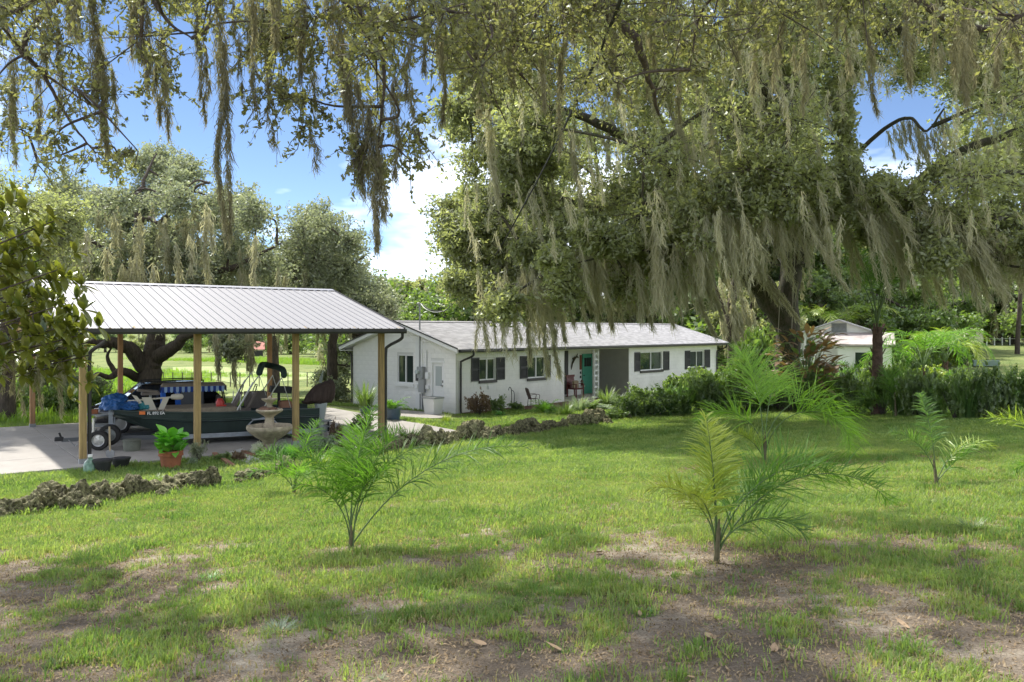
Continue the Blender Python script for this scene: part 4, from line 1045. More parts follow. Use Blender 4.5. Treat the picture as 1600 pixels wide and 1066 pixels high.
# ---- background trees: three kinds, copied
def bg_tree(seed, m_leaf, leaf, h, spread, nt=26, nl=20, nmoss=24, label='x'):
    rng = np.random.default_rng(seed); pf = []
    n = 30
    for i in range(n):
        f = rng.uniform(.22, 1); r = spread * math.sin(min(1, (1.12 - f) * 1.5 + .15) * math.pi / 2) * math.sqrt(rng.random()); a = rng.random() * 6.28; R = rng.uniform(.8, 1.5) * spread / 3.6
        pf.append((np.array([r * math.cos(a), r * math.sin(a), f * h - R * .4]), (R, R, R * .8)))
    L = [([(0, 0, -.2), (.1, 0, h * .3), (-.2, .1, h * .6), (0, 0, h * .85)], .3, .06)]
    for k in range(5):
        a = k * 1.3; z = h * (.22 + .1 * k); L.append(([(0, 0, z), (math.cos(a) * spread * .4, math.sin(a) * spread * .4, z + .8), (math.cos(a) * spread * .75, math.sin(a) * spread * .75, z + 1.4)], .12, .04))
    mo = Fol()
    for i in range(nmoss):
        c, R = pf[rng.integers(n)]; Lm = rng.uniform(1, 3); beard(mo, c + rng.normal(size=3) * .6, Lm, rng.uniform(.15, .35), int(35 * Lm), rng, (.05, 0), .08, (.4, 1.0))
    return tree_from_puffs('tree', label, 'tree', (0, 0, 0), pf, L, m_leaf, leaf, nt, nl, M_MOSS, mo if nmoss else None, None, rng, twig_r=.02, sp=.22, asp=.6)
T1 = bg_tree(101, M_OAK, .27, 9, 4.2, nt=32, label='t'); T2 = bg_tree(102, M_DARK, .25, 8, 3.6, nt=32, nmoss=14, label='t'); T3 = bg_tree(103, M_MID, .24, 6, 3.2, nmoss=4, label='t')
ORD = ['first', 'second', 'third', 'fourth', 'fifth', 'sixth', 'seventh', 'eighth', 'ninth', 'tenth', 'eleventh', 'twelfth', 'thirteenth', 'fourteenth', 'fifteenth', 'sixteenth', 'seventeenth', 'eighteenth', 'nineteenth', 'twentieth', 'twenty-first', 'twenty-second', 'twenty-third', 'twenty-fourth', 'twenty-fifth', 'twenty-sixth', 'twenty-seventh', 'twenty-eighth', 'twenty-ninth', 'thirtieth']
used = set()
def put_tree(T, px, D, top_py, rz, label, group=None, wide=1.0):
    x = (px - CX) / F_PX * D; z = float(H(x, D)); hh = CAMZ - (top_py - HY) / F_PX * D - z; h0 = {T1.name: 9, T2.name: 8, T3.name: 6}[T.name]
    o = T if T.name not in used else copy_tree(T); used.add(T.name); o.location = (x, D, z - .2); o.rotation_euler = (0, 0, rz); s = hh / h0; o.scale = (s * wide, s * wide, s)
    tag(o, label, 'tree', group); return o
G1 = 'trees of the far treeline beyond the meadow'; LBL1 = 'olive green tree in the far treeline beyond the left meadow'
spec = [(20, 150, 505), (95, 140, 500), (165, 165, 498), (235, 150, 503), (300, 160, 497), (355, 150, 496), (405, 170, 500), (455, 150, 492), (505, 135, 478), (550, 120, 460), (590, 105, 440)]
for i, (px, D, t_) in enumerate(spec): put_tree([T1, T3, T2][i % 3], px, D, t_, i * 1.7, LBL1 + ', %s from the left' % ORD[i], G1, 1.25)
G2 = 'trees rising behind the house roof'
for i, (px, D, t_, l) in enumerate([(612, 78, 438, 'olive tree rising behind the left end of the house roof'), (648, 84, 432, 'light green tree behind the service mast of the house'), (690, 72, 436, 'tree behind the roof ridge right of the service mast'), (742, 68, 428, 'dark tree behind the roof ridge where the oak moss begins'), (800, 74, 400, 'tall tree behind the middle of the house roof, half hidden by moss'), (862, 66, 410, 'tree behind the roof ridge above the middle window'), (920, 72, 390, 'tree behind the roof ridge above the porch'), (985, 70, 400, 'mid green tree behind the right part of the roof ridge'), (1050, 70, 380, 'tree behind the right end of the house roof'), (1108, 64, 370, 'mossy tree standing just right of the house roof end')]):
    put_tree([T3, T1, T2][i % 3], px, D, t_, i * 2.1, l, G2, 1.15)
G3 = 'dark woodland trees along the right side'; LBL3 = 'dark shaggy woodland tree behind the garden at the right'
for i, (px, D, t_) in enumerate(sorted([(1150, 78, 330), (1175, 58, 440), (1205, 76, 340), (1262, 74, 350), (1290, 66, 420), (1325, 78, 370), (1385, 76, 380), (1425, 64, 430), (1442, 82, 385), (1500, 104, 400), (1540, 108, 380), (1582, 106, 395), (1625, 104, 380), (1670, 90, 350), (1480, 116, 370), (1560, 120, 350), (1245, 88, 300), (1350, 92, 330)])):
    put_tree([T2, T1, T2, T2, T3][i % 5], px, D, t_, i * 1.1, LBL3 + ', %s from the left' % ORD[i], G3, 1.1)
for i, (px, D, l) in enumerate([(1142, 53, 'thick pale mossy trunk standing right beside the end of the house')]):
    p = P(px, 560, D); zg_ = float(H(p[0], D)); mb = MB(); pts = [(0, 0, -.1), (.1, 0, 2), (-.1, .1, 4), (.3, 0, 6.5), (.8, 0, 9)]
    r = np.random.default_rng(4); t = thing('bare_trunk', l, 'tree trunk', (p[0], D, zg_)); limb(mb, pts, .38, .2, 5, 10, .02, r); limb(mb, [(-.1, .1, 4), (-.8, 0, 5.5), (-1.4, 0, 7.5)], .16, .08, 5, 8); mb.build('trunk', M_BARK, t)
    mo = Fol()
    for k in range(26): beard(mo, (r.normal() * .6, -.3, r.uniform(3, 8)), r.uniform(1, 2.5), .15, 120, r, (.2, 0), .05, (.3, .8))
    tag(mo.build('moss', M_MOSS, t), kind='stuff')
# ================================================================== PLANTS
def ribbon(fol, pts, w, a=0.5, fold=0.0, up=(0, 0, 1)):
    """flat tapering blade along points; w = list of half widths"""
    pts = np.asarray(pts, float); n = len(pts); d = np.gradient(pts, axis=0); d /= (np.linalg.norm(d, axis=1)[:, None] + 1e-9)
    s = np.cross(d, np.asarray(up, float)); s /= (np.linalg.norm(s, axis=1)[:, None] + 1e-9); w = np.asarray(w)[:, None]
    V = np.stack([pts - s * w, pts + s * w], 1).reshape(-1, 3); i = np.arange(n - 1) * 2
    fol.add(V, np.stack([i, i + 1, i + 3, i + 2], 1), np.full(len(V), a))
def frond_mesh(rng, L, arch, az, elev, leaf=.3, n=34, droop=.5, stalk=.25, w=.008, vee=.5, r=.012, curl=0.0, yellow=0.0, plane=None, brown=None):
    """feather palm frond from the origin; returns (rachis MB, leaflet Fol)"""
    h = np.array([math.cos(az), math.sin(az), 0]); pts = [np.zeros(3)]; e = elev; N = 12
    for k in range(N):
        d = h * math.cos(e) + np.array([0, 0, math.sin(e)]); pts.append(pts[-1] + d * L / N); e -= arch / N * (1 + 1.1 * k / N)
        if curl: h = np.array([h[0] * math.cos(curl / N) - h[1] * math.sin(curl / N), h[0] * math.sin(curl / N) + h[1] * math.cos(curl / N), 0])
    pts = np.array(pts); mb = MB(); mb.tube(pts, list(np.linspace(r, r * .2, len(pts))), 6); fo = Fol()
    for k in range(n):
        t = stalk + (1 - stalk) * (k + .5) / n; f = t * N; i = min(int(f), N - 1); p = pts[i] + (pts[i + 1] - pts[i]) * (f - i); d = pts[i + 1] - pts[i]; d /= np.linalg.norm(d)
        side = np.cross(d, np.array([0, 0, 1.])); side /= (np.linalg.norm(side) + 1e-9); upv = np.cross(side, d)
        ll = leaf * (math.sin(math.pi * min(1, .25 + .75 * (t - stalk) / (1 - stalk)) ** .9) * .75 + .3) * rng.uniform(.85, 1.15)
        for sg in (-1, 1):
            a = rng.uniform(.45, .95); dd = d * a + sg * side * (1 - a * .35) * rng.uniform(.6, 1.1) + upv * (vee * rng.uniform(-.5, 2.0)); dd /= np.linalg.norm(dd)
            q_ = [p]; vv = dd.copy()
            for _ in range(3): vv = vv + np.array([0, 0, -droop * .33 * rng.uniform(.6, 1.4)]); vv /= np.linalg.norm(vv); q_.append(q_[-1] + vv * ll / 3)
            ribbon(fo, q_, [w * .6, w, w * .8, w * .1], min(1, max(0, rng.random() * .6 + yellow * (1 if t > .5 else .6))), up=upv + rng.normal(size=3) * .3)
    return mb, fo
def young_palm(px, py, label, fronds, scale=1.0, stems=2, m=None, group='young feather palms planted in the lawn', seed=1):
    """fronds: (azimuth deg, elevation deg, length, arch, leaflet length, yellow, material)"""
    rng = np.random.default_rng(seed); g_ = GP(px, py); t = thing('young_palm', label, 'palm', (g_[0], g_[1], g_[2] - .02), group=group)
    mb = MB()
    for i in range(stems):
        a = rng.random() * 6.28; h = .42 * scale * rng.uniform(.6, 1.2)
        mb.tube([(0, 0, 0), (math.cos(a) * .02, math.sin(a) * .02, h * .5), (math.cos(a) * .045, math.sin(a) * .045, h)], [.028 * scale, .02 * scale, .008 * scale], 7)
    mb.build('stem', M_STEM, t)
    for (az, el, L, arch, lf, ye, mm) in fronds:
        s, f = frond_mesh(rng, L, arch, math.radians(az), math.radians(el), lf * 1.15, int(34 + L * 22), rng.uniform(.25, .8), .40 if el > 70 else .26, .0058 * scale, .6, .009 * scale, yellow=ye)
        o = s.build('frond', M_GSTEM, t, loc=(rng.normal() * .01, rng.normal() * .01, .06)); f.build('leaflets', mm, o)
    return t
PM, PY_, PD_ = M_PALM, M_PALMY, M_PALMD
young_palm(548, 860, 'young palm left of centre on the lawn with one long frond arching right', [(4, 56, 2.15, .80, .30, 0, PD_), (15, 88, 1.3, .6, .28, .1, PM), (100, 88, 1.3, .7, .28, .15, PM), (165, 88, 1.1, .8, .26, .1, PM), (60, 89, 1.4, .4, .28, .2, PM), (215, 87, 1.0, 1.1, .26, .3, PM), (10, 84, 1.35, .9, .26, 0, PD_), (-35, 88, 1.05, .9, .26, .1, PM)], seed=2)
young_palm(1119, 880, 'young palm right of centre with yellowing leaflets and a wide frond reaching right', [(6, 62, 1.9, 1.35, .42, .0, PM), (14, 72, 1.5, 1.2, .40, .05, PM), (170, 89.5, 1.2, .12, .28, .6, PY_), (185, 87, .95, 1.2, .28, .8, PY_), (95, 88, 1.15, .3, .28, .5, PY_), (-20, 68, .95, 1.5, .28, 0, PD_), (35, 76, 1.0, 1.2, .28, .1, PM), (230, 87, .9, 1.1, .26, .7, PY_)], seed=3)
young_palm(459, 772, 'small upright young palm at the left in front of the fountain', [(60, 80, 1.25, .5, .28, .1, PM), (150, 76, 1.05, 1.2, .28, .1, PM), (10, 74, 1.1, 1.1, .28, .1, PM), (-60, 70, .9, 1.3, .26, .15, PM), (210, 66, .9, 1.2, .26, .1, PM), (20, 58, 1.1, 1.2, .24, .3, PM)], seed=4)
young_palm(1194, 722, 'tall young palm with big arching green fronds before the hedge', [(95, 88, 2.4, .9, .6, .2, M_PALMB), (10, 86, 2.8, 2.3, .66, .15, M_PALMB), (165, 84, 1.7, 1.6, .5, .2, M_PALMB), (-15, 84, 2.5, 2.5, .62, .1, M_PALMB), (60, 87, 2.5, 1.5, .6, .2, M_PALMB), (190, 66, .8, .8, .3, .4, PY_)], 1.3, 3, seed=5)
young_palm(1464, 758, 'small thin young palm on the right side of the lawn', [(15, 66, 1.1, 1.2, .26, .3, PY_), (160, 80, .9, .9, .22, .1, PD_), (95, 86, 1.2, .4, .2, .1, PD_), (5, 50, .7, .3, .22, .3, PM)], seed=6)
young_palm(1668, 770, 'palm beyond the right edge, only the tips of its fronds in the photo', [(172, 80, 1.35, 1.1, .28, .2, PY_), (186, 60, .8, 1.2, .25, .2, PM)], 1.0, seed=7)
young_palm(1400, 652, 'bushy palm in front of the dark hedge on the right', [(5, 40, 2.6, 1.0, .5, .0, PM), (20, 60, 2.2, 1.3, .5, .1, PM), (165, 60, 1.6, 1.4, .45, 0, PD_), (80, 78, 1.8, .8, .5, .1, PM), (-15, 55, 2.0, 1.4, .5, .1, PM)], 1.6, seed=8, group=None)

# palm tree with shaggy trunk behind the hedge
def palm_tree(px, pyb, D, trunk_h, label, seed, fr_n=11, L=2.6, r=.16, lean=0.0, m=None, leaf=.6, updir=.9, trunk_m=None, stalk=.22, arch=(1.0, 2.2)):
    rng = np.random.default_rng(seed); x = (px - CX) / F_PX * D; z = float(H(x, D)); t = thing('palm_tree', label, 'palm tree', (x, D, z))
    mb = MB(); pts = bez([(0, 0, -.1), (lean * .3, 0, trunk_h * .4), (lean, 0, trunk_h)], 12); rr = [r * (1 + .10 * (k % 2)) * (1 - .25 * k / len(pts)) for k in range(len(pts))]; mb.tube(pts, rr, 10)
    for k in range(26):
        a = rng.random() * 6.28; zz = rng.uniform(.3, 1) * trunk_h; mb.bar((lean * zz / trunk_h + math.cos(a) * r * .8, math.sin(a) * r * .8, zz), (lean * zz / trunk_h + math.cos(a) * r * 1.4, math.sin(a) * r * 1.4, zz + .22), .05, .02)
    mb.build('trunk', trunk_m or mat('fibrous_trunk', (.16, .10, .075), .95, var=.5, vscale=9, bump=1, bscale=25), t)
    for k in range(fr_n):
        az = k * 2.4 + rng.normal() * .2; s, f = frond_mesh(rng, L * rng.uniform(.8, 1.15), rng.uniform(*arch), az, rng.uniform(updir, 1.5), leaf, 34, .7, stalk, .022, .3, .022, yellow=.2 * rng.random())
        o = s.build('frond', M_GSTEM, t, loc=(lean, 0, trunk_h - .05)); f.build('leaflets', m or M_PALM, o)
    return t
palm_tree(1371, 575, 27, 2.9, 'palm tree with brown shaggy trunk standing behind the hedge under the oak', 12, 9, 3.4, .19, m=M_PALMD, updir=1.38, stalk=.42, arch=(.5, 1.3))
palm_tree(1298, 540, 60, 2.0, 'pale arching palm behind the white outbuilding', 13, 10, 6.2, .12, m=M_PALMY, leaf=1.0, updir=1.2, stalk=.35, arch=(1.4, 2.3))
palm_tree(1442, 545, 46, .9, 'feathery bright palm right of the outbuilding', 14, 14, 5.0, .14, m=M_PALM, leaf=.9, updir=1.15, stalk=.3, arch=(1.3, 2.4))
palm_tree(1478, 560, 54, .9, 'drooping pale palm near the far right lawn', 15, 10, 4.4, .14, m=M_PALMY, leaf=.9, updir=1.15, stalk=.3, arch=(1.4, 2.4))

SHM = {}
def shrub_kind(kind):
    if kind in SHM: return SHM[kind]
    rng = np.random.default_rng(abs(hash(kind)) % 1000 if False else sum(map(ord, kind)))
    fo = Fol(); st = MB()
    if kind in ('bushy', 'silver', 'red', 'yellow', 'darkbush', 'fine'):
        leaf = {'bushy': .12, 'silver': .10, 'red': .10, 'yellow': .16, 'darkbush': .13, 'fine': .08}[kind]
        for i in range(16):
            a = rng.random() * 6.28; rr = .55 * math.sqrt(rng.random()); c = np.array([rr * math.cos(a), rr * math.sin(a), rng.uniform(.25, .8)])
            s, m_, e, p = twigs_in(c, (.34, .34, .28), 14, 13, rng, .05, .05); V, Q, A = leaf_cards(p, leaf, rng, .5); fo.add(V, Q, A)
            st.tube([(0, 0, 0), tuple(c * .5 + rng.normal(size=3) * .04), tuple(c)], [.02, .012, .005], 4)
    elif kind == 'strap':      # clumps of long arching leaves
        for i in range(230):
            a = rng.random() * 6.28; r0 = .35 * math.sqrt(rng.random()); L = rng.uniform(.6, 1.15); h = np.array([math.cos(a), math.sin(a), 0]); b = rng.uniform(.15, .8)
            p = [np.array([r0 * math.cos(a), r0 * math.sin(a), 0])]; e = math.radians(rng.uniform(60, 88))
            for k in range(5): p.append(p[-1] + (h * math.cos(e) + np.array([0, 0, math.sin(e)])) * L / 5); e -= b * .55
            ribbon(fo, p, [.012, .016, .016, .013, .009, .002], rng.random())
        st.tube([(0, 0, 0), (0, 0, .2)], [.05, .03], 5)
    elif kind == 'fern':
        for i in range(26):
            s, f = frond_mesh(rng, rng.uniform(.7, 1.1), rng.uniform(.8, 1.7), rng.random() * 6.28, rng.uniform(.8, 1.4), .2, 22, .4, .12, .012, .3, .008)
            for V, Q, A in zip(f.V, f.Q, f.A): pass
            b = fo.n
            fo.V += f.V; fo.A += f.A; fo.Q += [Q_ + b for Q_ in f.Q]; fo.n += f.n
        st.tube([(0, 0, 0), (0, 0, .15)], [.06, .05], 6)
    SHM[kind] = (fo.mesh('foliage'), st.mesh('stem')); return SHM[kind]
def shrub(px, py, wpx, hpx, kind, m, label, cat='shrub', group=None, p=None, rz=None):
    g_ = GP(px, py) if p is None else np.array(p); D = g_[1]; w = wpx * D / F_PX; h = hpx * D / F_PX
    fm, sm_ = shrub_kind(kind); t = thing('shrub' if cat == 'shrub' else cat.replace(' ', '_'), label, cat, (g_[0], g_[1], g_[2] - .03), random.random() * 6.28 if rz is None else rz, group)
    f = fm.copy() if m.name not in [x.name for x in fm.materials] and len(fm.materials) else fm
    if len(fm.materials) == 0: fm.materials.append(m)
    elif f is not fm:
        key = (kind, m.name)
        if key in SHM: f = SHM[key]
        else: f.materials.clear(); f.materials.append(m); SHM[key] = f
    k = {'strap': (1.7, .95), 'fern': (1.7, .95)}.get(kind, (1.7, 1.05))
    o = link('foliage', f, None, t); s_ = link('stem', sm_, M_TWIG, t); t.scale = (w / k[0], w / k[0], h / k[1])
    return t
# dark hedge on the right: rows of leafy clumps
GH = 'leafy clumps of the dark hedge across the right side'; LK = {'bushy': 'fine leaved green hedge bush, %s row, %s from the hedge left end', 'strap': 'strap leaved hedge clump, %s row, %s from the hedge left end', 'darkbush': 'small leaved hedge bush, %s row, %s from the hedge left end', 'fern': 'dark ferny hedge clump, %s row, %s from the hedge left end'}
rng = np.random.default_rng(77); random.seed(5)
kinds = [('bushy', M_DARK), ('darkbush', M_DARK), ('fern', M_PALMD), ('darkbush', M_MID), ('strap', M_PALMD)]
for i, px in enumerate(np.linspace(985, 1625, 30)):
    yb_ = np.interp(px, [985, 1100, 1250, 1400, 1500, 1640], [652, 645, 642, 650, 655, 650]); k = kinds[i % 5]
    shrub(px + rng.normal() * 4, yb_, 62, np.interp(px, [985, 1100, 1300, 1640], [42, 60, 78, 80]) * rng.uniform(.85, 1.1), k[0], k[1], LK[k[0]] % ('front', ORD[i]), group=GH)
for i, px in enumerate(np.linspace(1010, 1640, 24)):
    yb_ = np.interp(px, [985, 1100, 1250, 1400, 1500, 1640], [640, 630, 625, 630, 634, 630]); k = kinds[(i * 3 + 1) % 5]
    shrub(px + rng.normal() * 6, yb_, 60, np.interp(px, [985, 1100, 1300, 1640], [38, 54, 66, 62]) * rng.uniform(.85, 1.15), k[0], k[1], LK[k[0]] % ('back', ORD[i]), group=GH)
# garden behind the hedge
for px, py, w, h, k, m_, l in (
        (1060, 628, 60, 52, 'darkbush', M_DARK, 'dark bush before the white wall below the right hand windows'), (1040, 636, 60, 30, 'bushy', M_MID, 'low leafy bush at the end of the front walk'), (1103, 612, 46, 38, 'yellow', M_YEL, 'yellow green fan leaved plant in front of the far window'),
        (1140, 600, 42, 34, 'red', M_RED, 'reddish shrub at the far corner of the house'), (1158, 622, 52, 80, 'bushy', M_DARK, 'dark green shrub just right of the house corner'), (1176, 634, 76, 128, 'bushy', M_MID, 'tall mid green bush left of the big oak trunk'), (1214, 638, 76, 124, 'darkbush', M_DARK, 'dark tangled bush at the foot of the big oak'),
        (1150, 620, 60, 50, 'strap', M_MID, 'strappy green clump below the house corner'), (1190, 625, 60, 60, 'fern', M_PALM, 'ferny bush behind the hedge near the big oak'), (1330, 600, 70, 60, 'fern', M_PALM, 'ferny palm clump under the shed wall'), (1420, 590, 70, 60, 'bushy', M_MID, 'leafy green bush right of the shaggy palm trunk'),
        (1452, 585, 60, 56, 'yellow', M_MID, 'light green bush in the garden right of the palm trunk'), (1405, 600, 60, 70, 'fern', M_PALM, 'feathery bush beside the shaggy palm trunk'), (1478, 572, 52, 46, 'yellow', M_YEL, 'yellow orange shrub at the middle of the right hand garden'), (1505, 570, 56, 42, 'bushy', M_DARK, 'rounded dark bush at the edge of the far lawn'),
        (1350, 600, 50, 45, 'strap', M_MID, 'strappy clump before the porch of the outbuilding'), (1440, 600, 70, 30, 'yellow', M_YEL, 'low yellow foliage behind the hedge on the right'), (1480, 598, 70, 40, 'fern', M_PALM, 'fern mass behind the right hand hedge'), (1540, 610, 80, 42, 'fern', M_PALMD, 'dark fern mass below the far right lawn'), (1240, 600, 70, 50, 'fern', M_PALMD, 'dark fern under the bronze leaved plant'), (1290, 612, 80, 45, 'strap', M_PALM, 'bright strappy clump behind the tall young palm')):
    shrub(px, py, w, h, k, m_, l, group='garden shrubs on the right')
# bronze big-leaved plant below the oak
def big_leaf_mesh(L, w, bend=.5, m=None, seg=5):
    mb = MB(); vs = []; fs = []
    for i in range(seg + 1):
        t = i / seg; ww = w * math.sin(math.pi * min(.98, t * .85 + .13)) ; x = L * t; z = -bend * L * t * t
        vs += [(x, -ww, z + ww * .25), (x, 0, z), (x, ww, z + ww * .25)]
    for i in range(seg):
        b = i * 3; fs += [(b, b + 1, b + 4, b + 3), (b + 1, b + 2, b + 5, b + 4)]
    me = MB().add(vs, fs, True).mesh('leaf'); me.materials.append(m)
    return me
def leafy(px, py, label, cat, meshes, n, spread, z0, z1, rng, loc=None, el=(.2, 1.2), sc=(.7, 1.2), stems=True, smat=None, name='plant', group=None, shape=None, zoff=0.0):
    g_ = GP(px, py) if loc is None else np.array(loc); t = thing(name, label, cat, (g_[0], g_[1], g_[2]), group=group); mb = MB()
    for i in range(n):
        a = rng.random() * 6.28; r = spread * math.sqrt(rng.random()); z = rng.uniform(z0, z1)
        if shape is not None: r *= shape((z - z0) / (z1 - z0 + 1e-6))
        o = link('leaf', meshes[rng.integers(len(meshes))], None, t, loc=(r * math.cos(a) * .75, r * math.sin(a) * .75, z))
        o.rotation_euler = (rng.normal() * .3, -rng.uniform(*el), a + rng.normal() * .5); s = rng.uniform(*sc); o.scale = (s, s, s)
        if stems and (i % 3 == 0): mb.tube([(0, 0, zoff), (r * .3 * math.cos(a), r * .3 * math.sin(a), z * .6), (r * .75 * math.cos(a), r * .75 * math.sin(a), z)], [.012, .01, .006], 4)
    if stems: mb.build('stem', smat or M_GSTEM, t)
    return t
rng = np.random.default_rng(8)
LB = [big_leaf_mesh(.62, .11, .5, M_BRN), big_leaf_mesh(.7, .12, .6, M_BRN), big_leaf_mesh(.65, .12, .5, M_DARK)]
leafy(1258, 646, 'tall bronze and green broad leaved plant under the big oak trunk', 'plant', LB, 280, 1.35, .6, 2.9, rng, sc=(.5, .9))
leafy(1200, 636, 'dark broad leaved plant left of the bronze leaved one', 'plant', [LB[2]], 50, 1.0, .5, 2.6, rng, sc=(.6, 1))

# plants along the house front and around the patio
for px, py, w, h, k, m_, l in (
        (748, 649, 44, 44, 'red', M_RED, 'thin reddish shrub against the house wall below the first window'), (776, 645, 34, 28, 'darkbush', M_DARK, 'small dark shrub between the red shrub and the garden chair'), (781, 650, 28, 16, 'fern', M_BRIGHT, 'low bright green clump in front of the small dark shrub'),
        (806, 642, 30, 16, 'darkbush', M_DARK, 'low dark plant in front of the garden chair'), (852, 647, 56, 38, 'fern', M_PALM, 'sago like fern in the mulch below the second window'), (884, 650, 40, 26, 'strap', M_MID, 'grassy clump at the porch corner'), (905, 642, 44, 28, 'strap', M_SILV, 'pale strappy plant before the porch chair'),
        (925, 640, 52, 30, 'fern', M_DARK, 'dark ferns before the teal door'), (948, 634, 44, 34, 'strap', M_DARK, 'strap leaved plant at the foot of the pierced column'), (966, 636, 40, 26, 'strap', M_SILV, 'white edged spider plant beside the front walk'), (1005, 620, 26, 16, 'strap', M_DARK, 'small dark grass clump against the wall right of the porch'),
        (940, 640, 60, 10, 'fine', M_SILV, 'pale ground plant before the porch'), (980, 648, 56, 22, 'bushy', M_MID, 'leafy green mound where the border meets the hedge'), (1000, 640, 40, 26, 'bushy', M_DARK, 'dark mound at the near end of the hedge'), (965, 655, 50, 16, 'bushy', M_MID, 'low green growth over the last border stones'),
        (697, 664, 22, 24, 'strap', M_YEL, 'yellow green croton in front of the waste bin'),
        (487, 712, 38, 40, 'fine', M_SILV, 'silvery bush behind the small palm near the post'), (510, 705, 34, 30, 'silver', M_SILV, 'grey leaved plant on the patio edge left of the blue pot'), (430, 715, 34, 24, 'silver', M_SILV, 'silver leaved plant with the fountain behind it'), (404, 712, 34, 26, 'fine', M_WHITEFL, 'white flowered plant in front of the fountain'),
        (452, 722, 40, 40, 'strap', M_BRIGHT, 'bright strap leaved clump right of the fountain'), (500, 728, 60, 24, 'strap', M_YEL, 'yellow green grass clump behind the small palm'), (540, 722, 60, 34, 'strap', M_DARK, 'dark grassy clump left of the rock border'), (575, 712, 60, 36, 'strap', M_MID, 'grassy clump where the rock border begins'), (600, 700, 50, 40, 'strap', M_DARK, 'strappy clump at the foot of the right hand post'),
        (310, 722, 34, 38, 'fine', M_OAKG, 'airy green shrub right of the terracotta pot'), (300, 728, 22, 16, 'silver', M_SILV, 'small silver plant at the foot of the terracotta pot'), (345, 722, 30, 18, 'darkbush', M_DARK, 'dark low plant behind the gravel strip'), (372, 722, 30, 24, 'red', M_RED, 'brown withered plant beside the gravel strip'), (418, 706, 26, 16, 'fine', M_WHITEFL, 'tiny white flowers at the foot of the fountain'),
        (245, 752, 36, 14, 'strap', M_MID, 'green grass tuft beside the black pots'), (205, 745, 24, 12, 'fern', M_BRIGHT, 'little fern between the black pots'), (640, 690, 60, 30, 'strap', M_DARK, 'dark clump behind the first border rocks'), (565, 680, 46, 36, 'bushy', M_DARK, 'dark leafy bush on the patio by the corner post'), (525, 690, 24, 40, 'red', M_RED, 'thin red stemmed plant beside the motor')):
    shrub(px, py, w, h, k, m_, l, group='small plants along the patio and house')

# ---- magnolia at the left edge
rng = np.random.default_rng(66)
mp_ = np.array([-7.4, 8.6, 0.0]); mp_[2] = float(H(mp_[0], mp_[1])); mg_t = thing('magnolia', 'magnolia at the left edge with large glossy dark green leaves', 'magnolia tree', mp_)
def maglf(m):
    vs = []; fs = []; seg = 4; L = .17; w = .034
    for i in range(seg + 1):
        t = i / seg; ww = w * (math.sin(math.pi * (t * .9 + .06)) ** .8); vs += [(L * t, -ww, ww * .3 - .02 * t * t), (L * t, 0, -.02 * t * t), (L * t, ww, ww * .3 - .02 * t * t)]
    for i in range(seg): b = i * 3; fs += [(b, b + 1, b + 4, b + 3), (b + 1, b + 2, b + 5, b + 4)]
    me = MB().add(vs, fs, True).mesh('leaf'); me.materials.append(m); return me
ML = [maglf(M_MAG)]
mb = MB(); limb(mb, [(0, 0, -.1), (.1, 0, 1.4), (-.1, .1, 2.6), (0, 0, 4.6)], .11, .03, 6, 9)
ends = []
Dm = 8.6
for px, py in ((25, 345), (60, 350), (85, 345), (15, 380), (50, 385), (80, 400), (95, 420), (30, 420), (65, 430), (90, 450), (20, 460), (55, 470), (85, 480), (105, 470), (35, 500), (70, 505), (100, 510), (120, 525), (138, 535), (20, 530), (55, 540), (90, 545), (120, 555), (10, 560), (40, 570), (70, 560), (100, 570), (0, 330), (5, 410), (0, 500), (125, 500), (75, 450), (45, 450), (10, 300), (105, 540), (140, 555)):
    e = P(px, py, Dm + rng.uniform(-.5, .6)) - mp_; z = np.clip(e[2] * .75, .8, 4.4); s = np.array([0, 0, z]); limb(mb, [s, (s + e) / 2 + np.array([0, 0, -.05]), e], .025, .006, 4, 5); ends.append((e, e - s))
mb.build('trunk', M_BARK, mg_t)
cand = []
for e, d in ends:
    d = d / np.linalg.norm(d)
    for c_ in range(4):
        tip = e + rng.normal(size=3) * np.array([.16, .16, .14]) - d * .1
        for k in range(9):
            a = k * 2.4 + rng.random(); s1 = np.cross(d, [0, 0, 1.]); s1 /= np.linalg.norm(s1); s2 = np.cross(s1, d); v = d * rng.uniform(.1, .6) + s1 * math.cos(a) + s2 * math.sin(a) + np.array([0, 0, .25]); cand.append((tip, v))
random.shuffle(cand); seen = 0; rest = MB(); lv = ML[0]
for tip, v in cand:
    M_ = Vector(v).to_track_quat('X', 'Z').to_matrix().to_4x4(); s = rng.uniform(.75, 1.15)
    if seen < 290:
        o = link('leaf', lv, None, mg_t, loc=tip); o.rotation_euler = M_.to_euler(); o.scale = (s, s, s); seen += 1
    else:
        vs = [tuple(np.array(M_ @ (vv.co * s)) + tip) for vv in lv.vertices]; rest.add(vs, [tuple(p_.vertices) for p_ in lv.polygons], True)
tag(rest.build('foliage', M_MAG, mg_t), kind='stuff')
mo = Fol()
for px, py in ((20, 520), (60, 545), (95, 560), (35, 555), (5, 520)): beard(mo, P(px, py, 8.6) - mp_, .6, .05, 130, rng, (0, 0), .006, (.08, .2))
tag(mo.build('moss', M_MOSSN, mg_t), kind='stuff')

